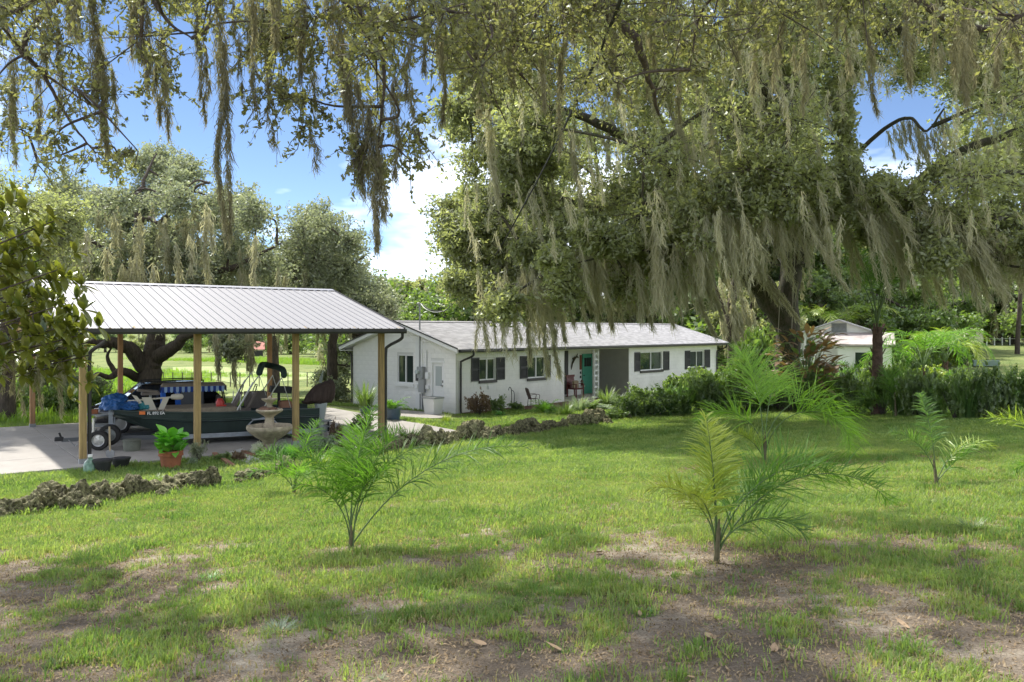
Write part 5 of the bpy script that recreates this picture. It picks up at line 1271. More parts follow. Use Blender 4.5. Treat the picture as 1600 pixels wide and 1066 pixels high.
# ================================================================== GRASS (nobody could count it)
def tuft_obj(seed, nb, h, w, spread, m):
    rng = np.random.default_rng(seed); fo = Fol()
    for i in range(nb):
        a = rng.random() * 6.28; r = spread * math.sqrt(rng.random()); L = h * rng.uniform(.5, 1.2); le = rng.uniform(.1, .9); az = rng.random() * 6.28
        b = np.array([r * math.cos(a), r * math.sin(a), 0]); d = np.array([math.cos(az) * le, math.sin(az) * le, 0])
        s = np.array([-math.sin(az + rng.normal() * .5), math.cos(az), 0]) * w * rng.uniform(.6, 1.2)
        p0, p1, p2 = b, b + d * L * .35 + np.array([0, 0, L * .55]), b + d * L * .95 + np.array([0, 0, L * (.95 - .35 * le)])
        V = np.array([p0 - s, p0 + s, p1 - s * .8, p1 + s * .8, p2 - s * .1, p2 + s * .1]); fo.add(V, np.array([[0, 1, 3, 2], [2, 3, 5, 4]]), np.full(6, rng.random()))
    me = fo.mesh('grass_tuft'); me.materials.append(m); return bpy.data.objects.new('grass_tuft', me)
def scatter(name, label, pts, scl, tufts, kind='stuff', cat='grass'):
    n = len(pts); me = bpy.data.meshes.new(name); me.vertices.add(n); me.vertices.foreach_set('co', np.asarray(pts, np.float32).ravel())
    for nm, data in (('scl', scl), ('rot', RNG.random(n) * 6.28)):
        a = me.attributes.new(nm, 'FLOAT', 'POINT'); a.data.foreach_set('value', np.asarray(data, np.float32))
    a = me.attributes.new('idx', 'INT', 'POINT'); a.data.foreach_set('value', RNG.integers(0, len(tufts), n).astype(np.int32))
    me.update(); o = link(name, me)
    ng = bpy.data.node_groups.new(name + '_nodes', 'GeometryNodeTree'); ng.interface.new_socket('Geometry', in_out='INPUT', socket_type='NodeSocketGeometry'); ng.interface.new_socket('Geometry', in_out='OUTPUT', socket_type='NodeSocketGeometry')
    N = ng.nodes.new; Lk = ng.links.new; gi = N('NodeGroupInput'); go = N('NodeGroupOutput'); jn = N('GeometryNodeJoinGeometry')
    def named(nm, dt):
        x = N('GeometryNodeInputNamedAttribute'); x.data_type = dt; x.inputs['Name'].default_value = nm; return x
    s_, r_, i_ = named('scl', 'FLOAT'), named('rot', 'FLOAT'), named('idx', 'INT'); cx = N('ShaderNodeCombineXYZ'); Lk(r_.outputs['Attribute'], cx.inputs['Z'])
    for k, t in enumerate(tufts):
        oi = N('GeometryNodeObjectInfo'); oi.inputs['Object'].default_value = t
        cmp_ = N('FunctionNodeCompare'); cmp_.data_type = 'INT'; cmp_.operation = 'EQUAL'; cmp_.inputs[3].default_value = k
        Lk(i_.outputs['Attribute'], cmp_.inputs[2])
        ip = N('GeometryNodeInstanceOnPoints'); Lk(gi.outputs[0], ip.inputs['Points']); Lk(oi.outputs['Geometry'], ip.inputs['Instance']); Lk(cmp_.outputs['Result'], ip.inputs['Selection']); Lk(cx.outputs[0], ip.inputs['Rotation']); Lk(s_.outputs['Attribute'], ip.inputs['Scale']); Lk(ip.outputs[0], jn.inputs[0])
    Lk(jn.outputs[0], go.inputs[0]); md = o.modifiers.new('scatter', 'NODES'); md.node_group = ng
    tag(o, label, cat, kind=kind); return o
TG = [tuft_obj(k, 12, (.050, .035, .075, .06)[k], .0034, (.06, .08, .07, .03)[k], M_GRASS) for k in range(4)] + [tuft_obj(12 + k, 9, .045, .0028, .07, M_STRAW) for k in range(2)]
TG2 = [tuft_obj(20 + k, 14, .085, .006, .11, M_GRASS) for k in range(3)]
TM = [tuft_obj(40 + k, 16, .65, .022, .5, M_MEAD) for k in range(3)]
def in_slab(x, y):
    q_, r_ = qr(x, y); return (q_ < .58) & (q_ > -8.9) & (r_ < 9.9) & (r_ > -16.3)
def keep(x, y):
    lx_ = .652 * (x - HC[0]) + .758 * (y - HC[1]); ly_ = -.758 * (x - HC[0]) + .652 * (y - HC[1])
    q_, r_ = qr(x, y)
    hs = (lx_ > -.1) & (lx_ < HL + .1) & (ly_ > -.7) & (ly_ < HW)
    pth = ((lx_ > -4.6) & (lx_ < -.3) & (ly_ < 4.8) & (ly_ > -1.4)) | ((lx_ > OP1 - 1.8) & (lx_ < OP1 + 3) & (ly_ > -4.3) & (ly_ < 0)) | ((lx_ > 2.5) & (lx_ < OP0 + 2) & (ly_ > -1.5) & (ly_ < 0))
    return ~(in_slab(x, y) | hs | pth)
def field(n, ylo, yhi, power=1.0, wide=.70):
    y = ylo + (yhi - ylo) * RNG.random(n) ** power; x = (RNG.random(n) * 2 - 1) * (y * wide + .6); return x, y
x, y = field(300000, 2.2, 16, .62)
b = bare(x, y); f2 = fbm(x * 3 + 7, y * 3 + 2, 3); k_ = keep(x, y) & (RNG.random(len(x)) > np.clip(b * 1.15 - .12, 0, .93)) & (RNG.random(len(x)) < (.22 + 1.0 * sstep(.38, .6, f2)) * (.25 + .9 * sstep(.36, .56, fbm(x * 8 + 3, y * 8 + 1, 2))))
x, y = x[k_], y[k_]; scatter('grass', 'short patchy green grass of the near lawn', np.stack([x, y, H(x, y) - .004], 1), RNG.uniform(.55, 1.35, len(x)) * (.5 + 1.1 * fbm(x * 1.5, y * 1.5, 3)), TG)
x, y = field(90000, 14, 36, .8, .66); k_ = keep(x, y); x, y = x[k_], y[k_]
scatter('grass', 'longer sunlit grass around the rock borders and before the house', np.stack([x, y, H(x, y) - .005], 1), RNG.uniform(.5, 1.1, len(x)) * (.6 + .9 * fbm(x * .7, y * .7, 2)) * (1 + .5 * (qr(x, y)[0] < 5)), TG2)
# taller grass round the rocks, and litter on the bare soil
ex = []
for b_ in [o for o in SC.objects if o.name.startswith('rock_border')]:
    for r_ in b_.children:
        cx_, cy_ = b_.location.x + r_.location.x, b_.location.y + r_.location.y
        for _ in range(26): a = RNG.random() * 6.28; d_ = r_.scale.x * RNG.uniform(.7, 1.25); ex.append((cx_ + d_ * math.cos(a), cy_ + d_ * math.sin(a)))
ex = np.array(ex); scatter('border_grass', 'longer untrimmed grass growing round the border stones', np.stack([ex[:, 0], ex[:, 1], H(ex[:, 0], ex[:, 1]) - .01], 1), RNG.uniform(.8, 1.9, len(ex)), TG2)
M_LIT = leafmat('litter', (.10, .065, .04), (.42, .32, .20), .1, gloss=.02, inst=True, big=2)
def litter_obj(seed):
    rng = np.random.default_rng(seed); fo = Fol(); n = 7; C = np.stack([rng.normal(0, .05, n), rng.normal(0, .05, n), rng.uniform(.002, .012, n)], 1)
    V, Q, A = leaf_cards(C, rng.uniform(.012, .045, n), rng, .35, 6.0); V[:, 2] = np.clip(V[:, 2], .001, .02); fo.add(V, Q, A); me = fo.mesh('litter'); me.materials.append(M_LIT); return bpy.data.objects.new('litter', me)
x, y = field(60000, 2.2, 15, .6); b = bare(x, y); k_ = keep(x, y) & (RNG.random(len(x)) < .12 + .5 * b); x, y = x[k_], y[k_]
scatter('leaf_litter', 'fine brown leaf litter strewn over the bare soil and thin turf', np.stack([x, y, H(x, y) + .006], 1), RNG.uniform(.6, 1.3, len(x)), [litter_obj(k + 60) for k in range(3)], cat='leaf litter')
# meadow beyond the pavilion
x = RNG.uniform(-75, -4, 26000); y = 26 + 95 * RNG.random(26000) ** 1.3; px_ = CX + x / y * F_PX; py_ = HY - (H(x, y) - CAMZ) / y * F_PX
m1 = fbm(x * .06, y * .12, 3); track = (np.abs(py_ - (577 + (px_ - 400) * .03)) < 9) | ((px_ > 330) & (py_ > 590))
k_ = keep(x, y) & (px_ > -40) & (px_ < 560) & ~track; x, y = x[k_], y[k_]
scatter('meadow_grass', 'tall bright green meadow grass beyond the pavilion', np.stack([x, y, H(x, y) - .02], 1), RNG.uniform(.5, 1.15, len(x)) * (.45 + .9 * fbm(x * .08, y * .08, 3)), TM)
# weeds along the back edge of the slab
rng = np.random.default_rng(14); random.seed(4)
for i, px in enumerate((5, 35, 62, 90, 118, 140)):
    shrub(px, 650 - i % 2 * 6, 56, 50, 'bushy', M_MID, 'overgrown green bush behind the back edge of the slab, %s from the left edge' % ORD[i], group='overgrown bushes behind the slab')
# ================================================================== BOAT ON ITS TRAILER
M_HULL = mat('dark_green_hull', (.035, .055, .05), .35, var=.35, vscale=2, spec=.5)
M_DECK = mat('beige_deck_carpet', (.30, .25, .18), .95, var=.3, vscale=10)
M_BLACK = mat('black_rubber', (.02, .02, .02), .7)
M_GALV = mat('trailer_grey', (.36, .39, .42), .5, var=.25, metal=.2)
M_ALU = mat('bare_aluminium', (.55, .55, .53), .35, metal=.8)
M_CREAM = mat('cream_plastic', (.62, .57, .47), .5)
M_BLUE = mat('blue_tarp', (.02, .11, .33), .5, var=.4, vscale=8)
M_TEALB = mat('teal_bag', (.05, .28, .32), .6, var=.3)
M_BROWN = mat('brown_cover_cloth', (.085, .055, .045), .85, var=.5, vscale=3, stretch=(4, 4, .6), bump=.5, bscale=8)
M_DGREEN = mat('dark_green_canvas', (.02, .045, .035), .8)
M_ORANGE = mat('orange_sticker', (.75, .18, .03), .5)
M_LETTER = mat('white_letters', (.75, .75, .72), .6)
M_SEAT = mat('taupe_vinyl', (.17, .14, .12), .6, var=.2)
M_REDP = mat('red_plastic', (.5, .04, .03), .4)
B0 = np.array([-10.02, 20.615]); BT = np.array([-5.55, 22.85]); bd = (BT - B0) / np.linalg.norm(BT - B0); BL_ = np.linalg.norm(BT - B0); BRZ = math.atan2(bd[1], bd[0])
boat = thing('jon_boat', 'dark green flat bottomed boat with covered outboard, parked on its trailer under the carport', 'boat', (B0[0], B0[1], SLZ), BRZ)
# local: x aft from bow, -y = side towards the camera
def halfw(t): return .30 + .44 * min(1, (t / .30)) ** .7
def ztop(t): return .93 - .13 * min(1, t / .5) ** .8
def zbot(t): return .24 + .52 * (1 - min(1, t / .36)) ** 1.7
rings = []; inner = []
for k in range(17):
    t = k / 16; x = BL_ * t; w = halfw(t); zt, zb = ztop(t), zbot(t); wb = w * (.55 + .3 * min(1, t / .3)); zm = zb + (zt - zb) * .62
    rings.append([(x, -w, zt), (x, -w - .03, zt - .03), (x, -w - .012, zm + .02), (x, -w - .025, zm), (x, -w * .97, zm - .03), (x, -wb, zb + .05), (x, -wb * .9, zb), (x, wb * .9, zb), (x, wb, zb + .05), (x, w * .97, zm - .03), (x, w + .025, zm), (x, w + .012, zm + .02), (x, w + .03, zt - .03), (x, w, zt), (x, w - .05, zt), (x, w - .07, zt - .18), (x, -w + .07, zt - .18), (x, -w + .05, zt)])
hull = MB().loft(rings, smooth=False).build('hull', M_HULL, boat)
mb = MB()
mb.tube([(BL_ * k / 16, -halfw(k / 16) - .02, ztop(k / 16) + .0) for k in range(17)], .022, 6); mb.tube([(BL_ * k / 16, halfw(k / 16) + .02, ztop(k / 16)) for k in range(17)], .022, 6)
mb.tube([(BL_ * k / 16, -halfw(k / 16) - .028, ztop(k / 16) - .16) for k in range(2, 17)], .009, 5)
mb.build('gunwale', mat('gunwale_dark', (.05, .07, .06), .4), boat)
MB().box(1.15, 2.9, -.66, .66, .74, .93, .02).box(.15, 1.1, -.3, .3, .8, .9, .02).build('deck', M_DECK, boat)
MB().box(3.0, 4.6, -.6, .6, .5, .55).build('floor', M_DECK, boat)
st = MB().obox((.63, -halfw(.126) - .045, .86), (.065, -.02, 0), (.004, .012, 0), (0, 0, .04)).build('registration_sticker', M_ORANGE, boat)
def text_mesh(txt, size, m, parent, loc, rot, name='lettering'):
    cu = bpy.data.curves.new('txt', 'FONT'); cu.body = txt; cu.size = size; cu.extrude = .002; cu.offset = .002
    to = bpy.data.objects.new('txt', cu); COL.objects.link(to); dg = bpy.context.evaluated_depsgraph_get(); me = bpy.data.meshes.new_from_object(to.evaluated_get(dg)); bpy.data.objects.remove(to)
    me.materials.clear(); o = link(name, me, m, parent, loc); o.rotation_euler = rot; return o
text_mesh('FL 892 EA', .098, M_LETTER, boat, (.74, -halfw(.148) - .05, .815), (math.radians(90), 0, -math.atan((halfw(.25) - halfw(.148)) / (.102 * BL_))))
# swivel seat at the bow, grab seats, console
def seat(name, x, y, z, parent, m=M_SEAT, back=True, s=1.0, lab=None):
    o = MB().box(x - .22 * s, x + .22 * s, y - .2 * s, y + .2 * s, z, z + .07, .02).build(name, m, parent)
    MB().tube([(x, y, z - .3), (x, y, z)], .03, 8).build('pedestal', M_GREY, o)
    return o
sm_ = seat('bow_seat', .85, .1, 1.26, boat); MB().obox((.78, .1, 1.36), (.24, 0, -.03), (0, .2, 0), (.01, 0, .025)).build('backrest', M_SEAT, sm_)
for x in (2.9, 3.25):
    o = MB().obox((x, -.25, 1.02), (.035, 0, .0), (0, .2, 0), (.13, 0, .26)).obox((x - .2, -.25, .82), (.2, 0, 0), (0, .2, 0), (0, 0, .04)).build('folding_seat', M_SEAT, boat)
    MB().tube(bez([(x + .10, -.42, 1.24), (x + .17, -.40, 1.44), (x + .19, -.25, 1.47), (x + .17, -.1, 1.44), (x + .10, -.08, 1.24)], 4), .013, 6).build('seat_rail', M_BLACK, o)
MB().obox((4.15, .2, 1.28), (.28, 0, -.02), (0, .16, 0), (.01, 0, .09)).tube([(4.1, .2, .8), (4.1, .2, 1.2)], .04).build('stern_seat', M_BLACK, boat)
MB().obox((3.5, .35, 1.02), (.28, 0, 0), (0, .18, 0), (0, 0, .22)).build('console', M_SEAT, boat)
MB().lathe([(0, 0), (.10, 0), (.11, .1), (.06, .19), (0, .2)], (2.5, -.3, .94), 10).box(2.4, 2.65, -.4, -.2, .9, .97, .02).build('red_fuel_can', M_REDP, boat)
MB().box(4.05, 4.35, -.35, .0, .82, 1.0, .03).build('tackle_box', mat('brown_box', (.25, .12, .07), .7), boat)
# folded bimini
mb = MB(); zt = 1.82
A0, A1 = np.array([3.35, -.70, .86]), np.array([4.55, -.70, .86])
for y in (-.68, .62):
    mb.tube([(2.884, y, .84), (3.295, y, 1.55), (3.468, y, 1.78)], .016, 6); mb.tube([(3.532, y, .84), (3.784, y, 1.3), (4.015, y, 1.66)], .016, 6)
    mb.tube([(3.439, y, 1.72), (3.604, y, 1.2)], .008, 5); mb.tube([(4.015, y, 1.64), (4.252, y, .84)], .010, 5); mb.tube([(2.956, y, .84), (2.956, y, 1.25)], .014, 5)
    mb.tube([(2.863, y - .02, .84), (3.266, y - .02, 1.56)], .012, 5)
bim = mb.build('bimini_frame', M_ALU, boat)
MB().tube(bez([(3.41, -.72, 1.74), (3.482, -.6, 1.92), (3.64, -.0, 1.98), (3.892, .0, 1.94), (4.058, -.55, 1.86), (4.072, -.7, 1.66)], 5), [.05] + [.085] * 24 + [.05], 8).build('rolled_canvas', M_DGREEN, bim)
# trolling motor lying on the bow
tm = MB().tube([(.30, -.22, 1.14), (1.38, -.2, 1.2)], .022, 8).build('trolling_motor', M_CREAM, boat); tm['label'] = 'cream electric trolling motor laid along the bow'
MB().lathe([(0, -.16), (.06, -.13), (.085, 0), (.075, .1), (.04, .15), (0, .16)], n=12).build('motor_pod', M_CREAM, tm, loc=(1.46, -.19, 1.205)).rotation_euler = (0, math.radians(90), 0)
MB().obox((.62, -.25, 1.04), (.06, 0, -.02), (0, .015, 0), (-.16, 0, .24)).obox((.82, -.25, 1.02), (.11, 0, 0), (0, .02, 0), (-.08, 0, .2)).obox((1.12, -.26, 1.0), (.07, 0, 0), (0, .02, 0), (.08, 0, .19)).build('motor_bracket', M_CREAM, tm)
# outboard with cover
ob = MB().loft([[(BL_ + .22 + sx, sy, z) for sx, sy in [(a * math.cos(k * math.pi / 4), b * math.sin(k * math.pi / 4)) for k in range(8)]] for z, a, b in ((.10, .06, .03), (.4, .10, .06), (.62, .14, .10), (.85, .18, .13), (.95, .2, .15))]).build('outboard_motor', mat('pale_motor_leg', (.42, .46, .44), .45), boat)
MB().obox((BL_ + .22, 0, .16), (.22, 0, 0), (0, .012, 0), (.05, 0, .1)).obox((BL_ + .26, 0, .38), (.26, 0, 0), (0, .12, 0), (0, 0, .012)).build('cavitation_plate', M_GREYP, ob)
mb = MB()
for k in range(3): mb.obox((BL_ + .42, .09 * math.cos(k * 2.09), .22 + .09 * math.sin(k * 2.09)), (.012, 0, .01), (0, .06, 0), (0, .0, .05))
mb.build('propeller', M_BLACK, ob)
rings = []
for z, x0, x1, b in ((.88, -.12, .52, .10), (.93, -.32, .54, .19), (1.05, -.28, .62, .24), (1.22, -.2, .63, .26), (1.38, -.06, .62, .25), (1.49, .06, .58, .20), (1.54, .22, .50, .10)):
    cxm = (x0 + x1) / 2; a = (x1 - x0) / 2; rings.append([(BL_ + .0 + cxm + a * math.copysign(abs(math.cos(th)) ** .75, math.cos(th)) + .012 * math.sin(7 * th), b * math.copysign(abs(math.sin(th)) ** .8, math.sin(th)), z - .12 * (1 - (math.cos(th) + 1) / 2) * (z > 1.0) + .03 * math.sin(5 * th) * (z < 1)) for th in np.linspace(0, 2 * math.pi, 20, endpoint=False)])
c_ = MB().loft(rings).build('motor_cover', M_BROWN, ob); c_['label'] = 'brown cloth cover over the outboard'
MB().tube([(BL_ + .2, 0, 1.45), (BL_ + .28, 0, 1.78)], [.06, .02], 6).build('cover_peak', mat('grey_green_cloth', (.3, .34, .3), .8), c_)
# blue tarp heap and teal bag on the bow: loose things
def heap(name, label, cat, loc, rx, ry, rz_, m, seed, group=None, sub=4):
    import bmesh
    bm = bmesh.new(); bmesh.ops.create_icosphere(bm, subdivisions=sub, radius=1)
    for v in bm.verts:
        n = mnoise.noise(v.co * 1.8 + Vector((seed, 0, 0))) * .3 + mnoise.noise(v.co * 4.5 + Vector((0, seed, 0))) * .16
        v.co *= 1 + n; v.co.x *= rx; v.co.y *= ry; v.co.z = max(v.co.z, -.45) * rz_
    for f in bm.faces: f.smooth = False
    me = bpy.data.meshes.new(name); bm.to_mesh(me); bm.free(); o = link(name, me, m, loc=loc); return tag(o, label, cat, group)
def bl(x, y, z): return (B0[0] + bd[0] * x - bd[1] * y, B0[1] + bd[1] * x + bd[0] * y, SLZ + z)
heap('blue_tarp', 'crumpled blue tarp bundled over the bow of the green boat', 'tarp', bl(.0, -.05, 1.06), .36, .34, .26, M_BLUE, 3)
heap('blue_tarp', 'lower fold of blue tarp lying along the bow beside the teal bag', 'tarp', bl(.34, -.1, 1.0), .32, .28, .17, M_BLUE, 5)
heap('teal_bag', 'flat teal bag lying on the bow deck next to the blue tarp', 'bag', bl(.62, -.1, .98), .22, .22, .14, M_TEALB, 7)
# trailer
tr = thing('boat_trailer', 'grey steel boat trailer with small wheels carrying the dark green boat', 'trailer', (B0[0], B0[1], SLZ), BRZ)
mb = MB()
for y in (-.62, .55): mb.bar((1.2, y, .22), (5.0, y, .20), .06, .11)
mb.build('frame_rail', M_GALV, tr)
mb = MB(); mb.bar((-1.15, -.15, .24), (.2, -.15, .24), .08, .09); mb.bar((-.2, -.2, .24), (1.25, -.62, .23), .06, .11); mb.bar((-.2, -.1, .24), (1.25, .55, .23), .06, .11); mb.build('tongue', mat('tongue_dark', (.10, .105, .11), .6), tr)
mb = MB()
for x in (1.3, 2.4, 3.6, 4.9): mb.bar((x, -.62, .2), (x, .55, .2), .06, .06)
mb.build('cross_member', M_GALV, tr)
MB().box(-1.3, -1.1, -.2, -.1, .22, .32, .02).tube([(-1.12, -.15, .2), (-1.2, -.15, .42)], .025).build('hitch_coupler', M_BLACK, tr)
MB().tube([(-1.0, -.2, .24), (-.85, -.22, .08), (-.7, -.2, .22), (-.6, -.22, .12), (-.5, -.2, .22)], .012, 5).build('safety_chain', M_GREY, tr)
MB().box(-.12, -.02, -.2, -.1, .3, .98).bar((-.1, -.15, .95), (.25, -.15, 1.0), .06).tube([(-.07, -.25, .85), (-.07, .0, .85)], .05).build('winch_post', M_GALV, tr)
MB().tube([(-.45, -.32, .02), (-.45, -.32, .75)], .03, 8).bar((-.45, -.32, .72), (-.62, -.32, .72), .02).build('jack', M_ALU, tr)
for y in (-.45, .4): MB().bar((2.2, y, .30), (5.0, y, .27), .09, .05).build('bunk_board', mat('bunk_carpet', (.25, .2, .15), .95) if 'bunk_carpet' not in MATS else MATS['bunk_carpet'], tr)
M_TYRE = mat('tyre', (.025, .024, .023), .85, bump=.3); M_RIM = mat('rim_grey', (.30, .31, .29), .45, metal=.4); M_RIMS = mat('rim_bright', (.5, .5, .48), .35, metal=.6)
def wheel(par, x, y, z, R, w, rim=None, name='wheel', nspoke=5):
    o = MB().lathe([(R * .62, -w / 2), (R * .93, -w / 2), (R, -w * .32), (R, w * .32), (R * .93, w / 2), (R * .62, w / 2), (R * .60, 0), (R * .62, -w / 2)], n=28).build(name, M_TYRE, par, loc=(x, y, z)); o.rotation_euler = (math.radians(90), 0, 0)
    mb = MB().lathe([(R * .61, -w * .3), (R * .61, w * .42), (R * .56, w * .40), (R * .52, w * .2), (R * .2, w * .26), (0, w * .28)], n=28)
    mb.build('rim', rim or M_RIM, o)
    mb = MB()
    for k in range(nspoke):
        a = k * 2 * math.pi / nspoke; mb.obox((R * .36 * math.cos(a), R * .36 * math.sin(a), w * .30), (R * .18 * math.cos(a), R * .18 * math.sin(a), 0), (-R * .05 * math.sin(a), R * .05 * math.cos(a), 0), (0, 0, w * .05))
    mb.build('spoke', rim or M_RIM, o); return o
wheel(tr, 3.5, -.84, .27, .27, .17, M_RIMS); wheel(tr, 3.5, .80, .27, .27, .17, M_RIMS)
MB().tube([(3.1, -.84, .42), (3.25, -.84, .58), (3.5, -.84, .62), (3.75, -.84, .58), (3.9, -.84, .42)], .02).obox((3.5, -.84, .60), (.28, 0, 0), (0, .1, 0), (0, 0, .01)).build('fender', M_GALV, tr)
sp_ = wheel(tr, -.10, -.34, .33, .26, .18, M_RIM, 'spare_wheel'); sp_.rotation_euler = (math.radians(90), 0, math.radians(-12))
x_, y_, z_ = GP(160, 702)
w_ = thing('loose_wheel', 'bright rimmed tyre standing on the concrete below the trailer tongue', 'wheel', (-10.06, 19.95, SLZ), math.radians(10)); wheel(w_, 0, 0, .24, .24, .17, M_RIMS)
# small grey cart and striped mat behind the tongue
p = np.array([-10.75, 21.4, SLZ]); t = thing('utility_cart', 'small grey cart cluttered with tools left of the boat bow', 'cart', p, BRZ)
MB().box(-.35, .35, -.25, .25, .42, .46).box(-.35, .35, -.25, .25, .72, .75).build('shelf', M_GREYP, t)
mb = MB()
for a in (-.33, .33):
    for b in (-.23, .23): mb.bar((a, b, .0), (a, b, .8), .03)
mb.build('cart_frame', M_GALV, t)
MB().box(-.3, -.05, -.2, .1, .755, .86, .02).build('tool_case', mat('orange_brown_case', (.35, .12, .05), .6), t); MB().tube([(-.3, 0, .9), (.3, 0, .98)], .04).build('tool', M_BLACK, t)
t = thing('striped_mat', 'dark and white striped folded mat leaning below the grey cart', 'mat', p + np.array([.1, -.45, 0]), BRZ)
for k in range(6): MB().obox((-.2 + k * .075, -.02 * k * 0, .2), (.03, 0, .03), (0, .02, 0), (.06, 0, .17)).build('stripe', mat('mat_white', (.7, .7, .72), .8) if k % 2 and 'mat_white' not in MATS else (MATS['mat_white'] if k % 2 else M_BLACK), t)

# ================================================================== BLACK VEHICLE AND GOLF CART BEHIND THE BOAT
M_CARP = mat('black_car_paint', (.010, .010, .012), .22, coat=.6, spec=.6)
M_CARG = mat('car_glass', (.02, .024, .028), .04, spec=1)
def vehicle():
    o = np.array([-11.9, 23.3]); t = thing('parked_car', 'black SUV with roof rails parked nose left behind the green boat', 'car', (o[0], o[1], SLZ), PAV_RZ - math.radians(8))
    t.scale = (.86, .9, .93); k = .86; W_ = .9 * k
    def ring(x, zb, zs, zt, w):  # lower body section
        return [(x, -w * .9, zb), (x, -w, zb + .12), (x, -w * 1.0, (zb + zt) / 2), (x, -w * .97, zs), (x, -w * .8, zt), (x, 0, zt + .02), (x, w * .8, zt), (x, w * .97, zs), (x, w, (zb + zt) / 2), (x, w, zb + .12), (x, w * .9, zb)]
    R_ = [ring(0.0, .35, .62, .72, W_ * .72), ring(.06, .24, .68, .82, W_ * .86), ring(.3, .20, .76, .90, W_ * .97), ring(1.1, .22, .82, .98, W_), ring(1.35, .22, .86, 1.0, W_), ring(3.7, .22, .88, 1.0, W_), ring(3.95, .28, .84, .97, W_ * .95), ring(4.02, .4, .7, .8, W_ * .9)]
    MB().loft(R_).build('body', M_CARP, t)
    def cab(x, z, w): return [(x, -w, z), (x, w, z)]
    s = [(1.15, 1.0, .80), (1.80, 1.44, .62), (3.35, 1.46, .62), (3.92, 1.02, .76)]
    g0_ = [(1.10, .98), (1.80, 1.40), (3.40, 1.42), (3.95, .98)]
    mb = MB(); low = [(.80, -.76, .98), (3.95, -.76, .98), (3.95, .76, .98), (.80, .76, .98)]; top = [(1.40, -.60, 1.42), (3.40, -.60, 1.44), (3.40, .60, 1.44), (1.40, .60, 1.42)]
    mb.loft([[np.array(v) for v in low], [np.array(v) for v in top]], smooth=False); mb.build('windows', M_CARG, t)
    MB().loft([[(1.32, -.61, 1.405), (3.46, -.61, 1.42), (3.46, .61, 1.42), (1.32, .61, 1.405)], [(1.42, -.58, 1.46), (3.38, -.58, 1.48), (3.38, .58, 1.48), (1.42, .58, 1.46)], [(1.7, -.4, 1.50), (3.2, -.4, 1.51), (3.2, .4, 1.51), (1.7, .4, 1.50)]], smooth=False).build('roof', M_CARP, t)
    mb = MB()
    for (a, b) in (((.82, -.765, .98), (1.40, -.605, 1.43)), ((2.45, -.77, .98), (2.45, -.61, 1.43)), ((3.2, -.77, .98), (3.12, -.61, 1.43)), ((3.93, -.765, .98), (3.42, -.605, 1.43))):
        mb.bar(a, b, .05, .05); mb.bar((a[0], -a[1], a[2]), (b[0], -b[1], b[2]), .05, .05)
    mb.build('pillar', M_CARP, t)
    for y in (-.5, .5): MB().tube(bez([(1.5, y, 1.47), (1.6, y, 1.545), (3.2, y, 1.56), (3.35, y, 1.48)], 5), .02, 6).build('roof_rail', M_BLACK, t)
    for y in (-.5, .5):
        h = MB().obox((.10, y * 1.0, .70), (.07, 0, .0), (0, .13, 0), (.02, 0, .07)).build('headlight', mat('lamp_glass', (.55, .58, .6), .1) if 'lamp_glass' not in MATS else MATS['lamp_glass'], t)
    mb = MB()
    for k_ in range(4): mb.box(.0, .05, -.36, .36, .46 + k_ * .06, .485 + k_ * .06)
    mb.build('grille', M_ALU, t)
    MB().box(-.03, .12, -.66, .66, .26, .40, .03).build('bumper', M_BLACK, t)
    MB().obox((1.38, -.86, 1.05), (.06, 0, 0), (0, .08, 0), (0, 0, .06)).build('mirror', M_CARP, t); MB().obox((1.38, .86, 1.05), (.06, 0, 0), (0, .08, 0), (0, 0, .06)).build('mirror', M_CARP, t)
    for x in (.75, 3.2):
        for y in (-.74, .74): wheel(t, x, y * 1.0, .31, .31, .2, M_RIMS)
vehicle()
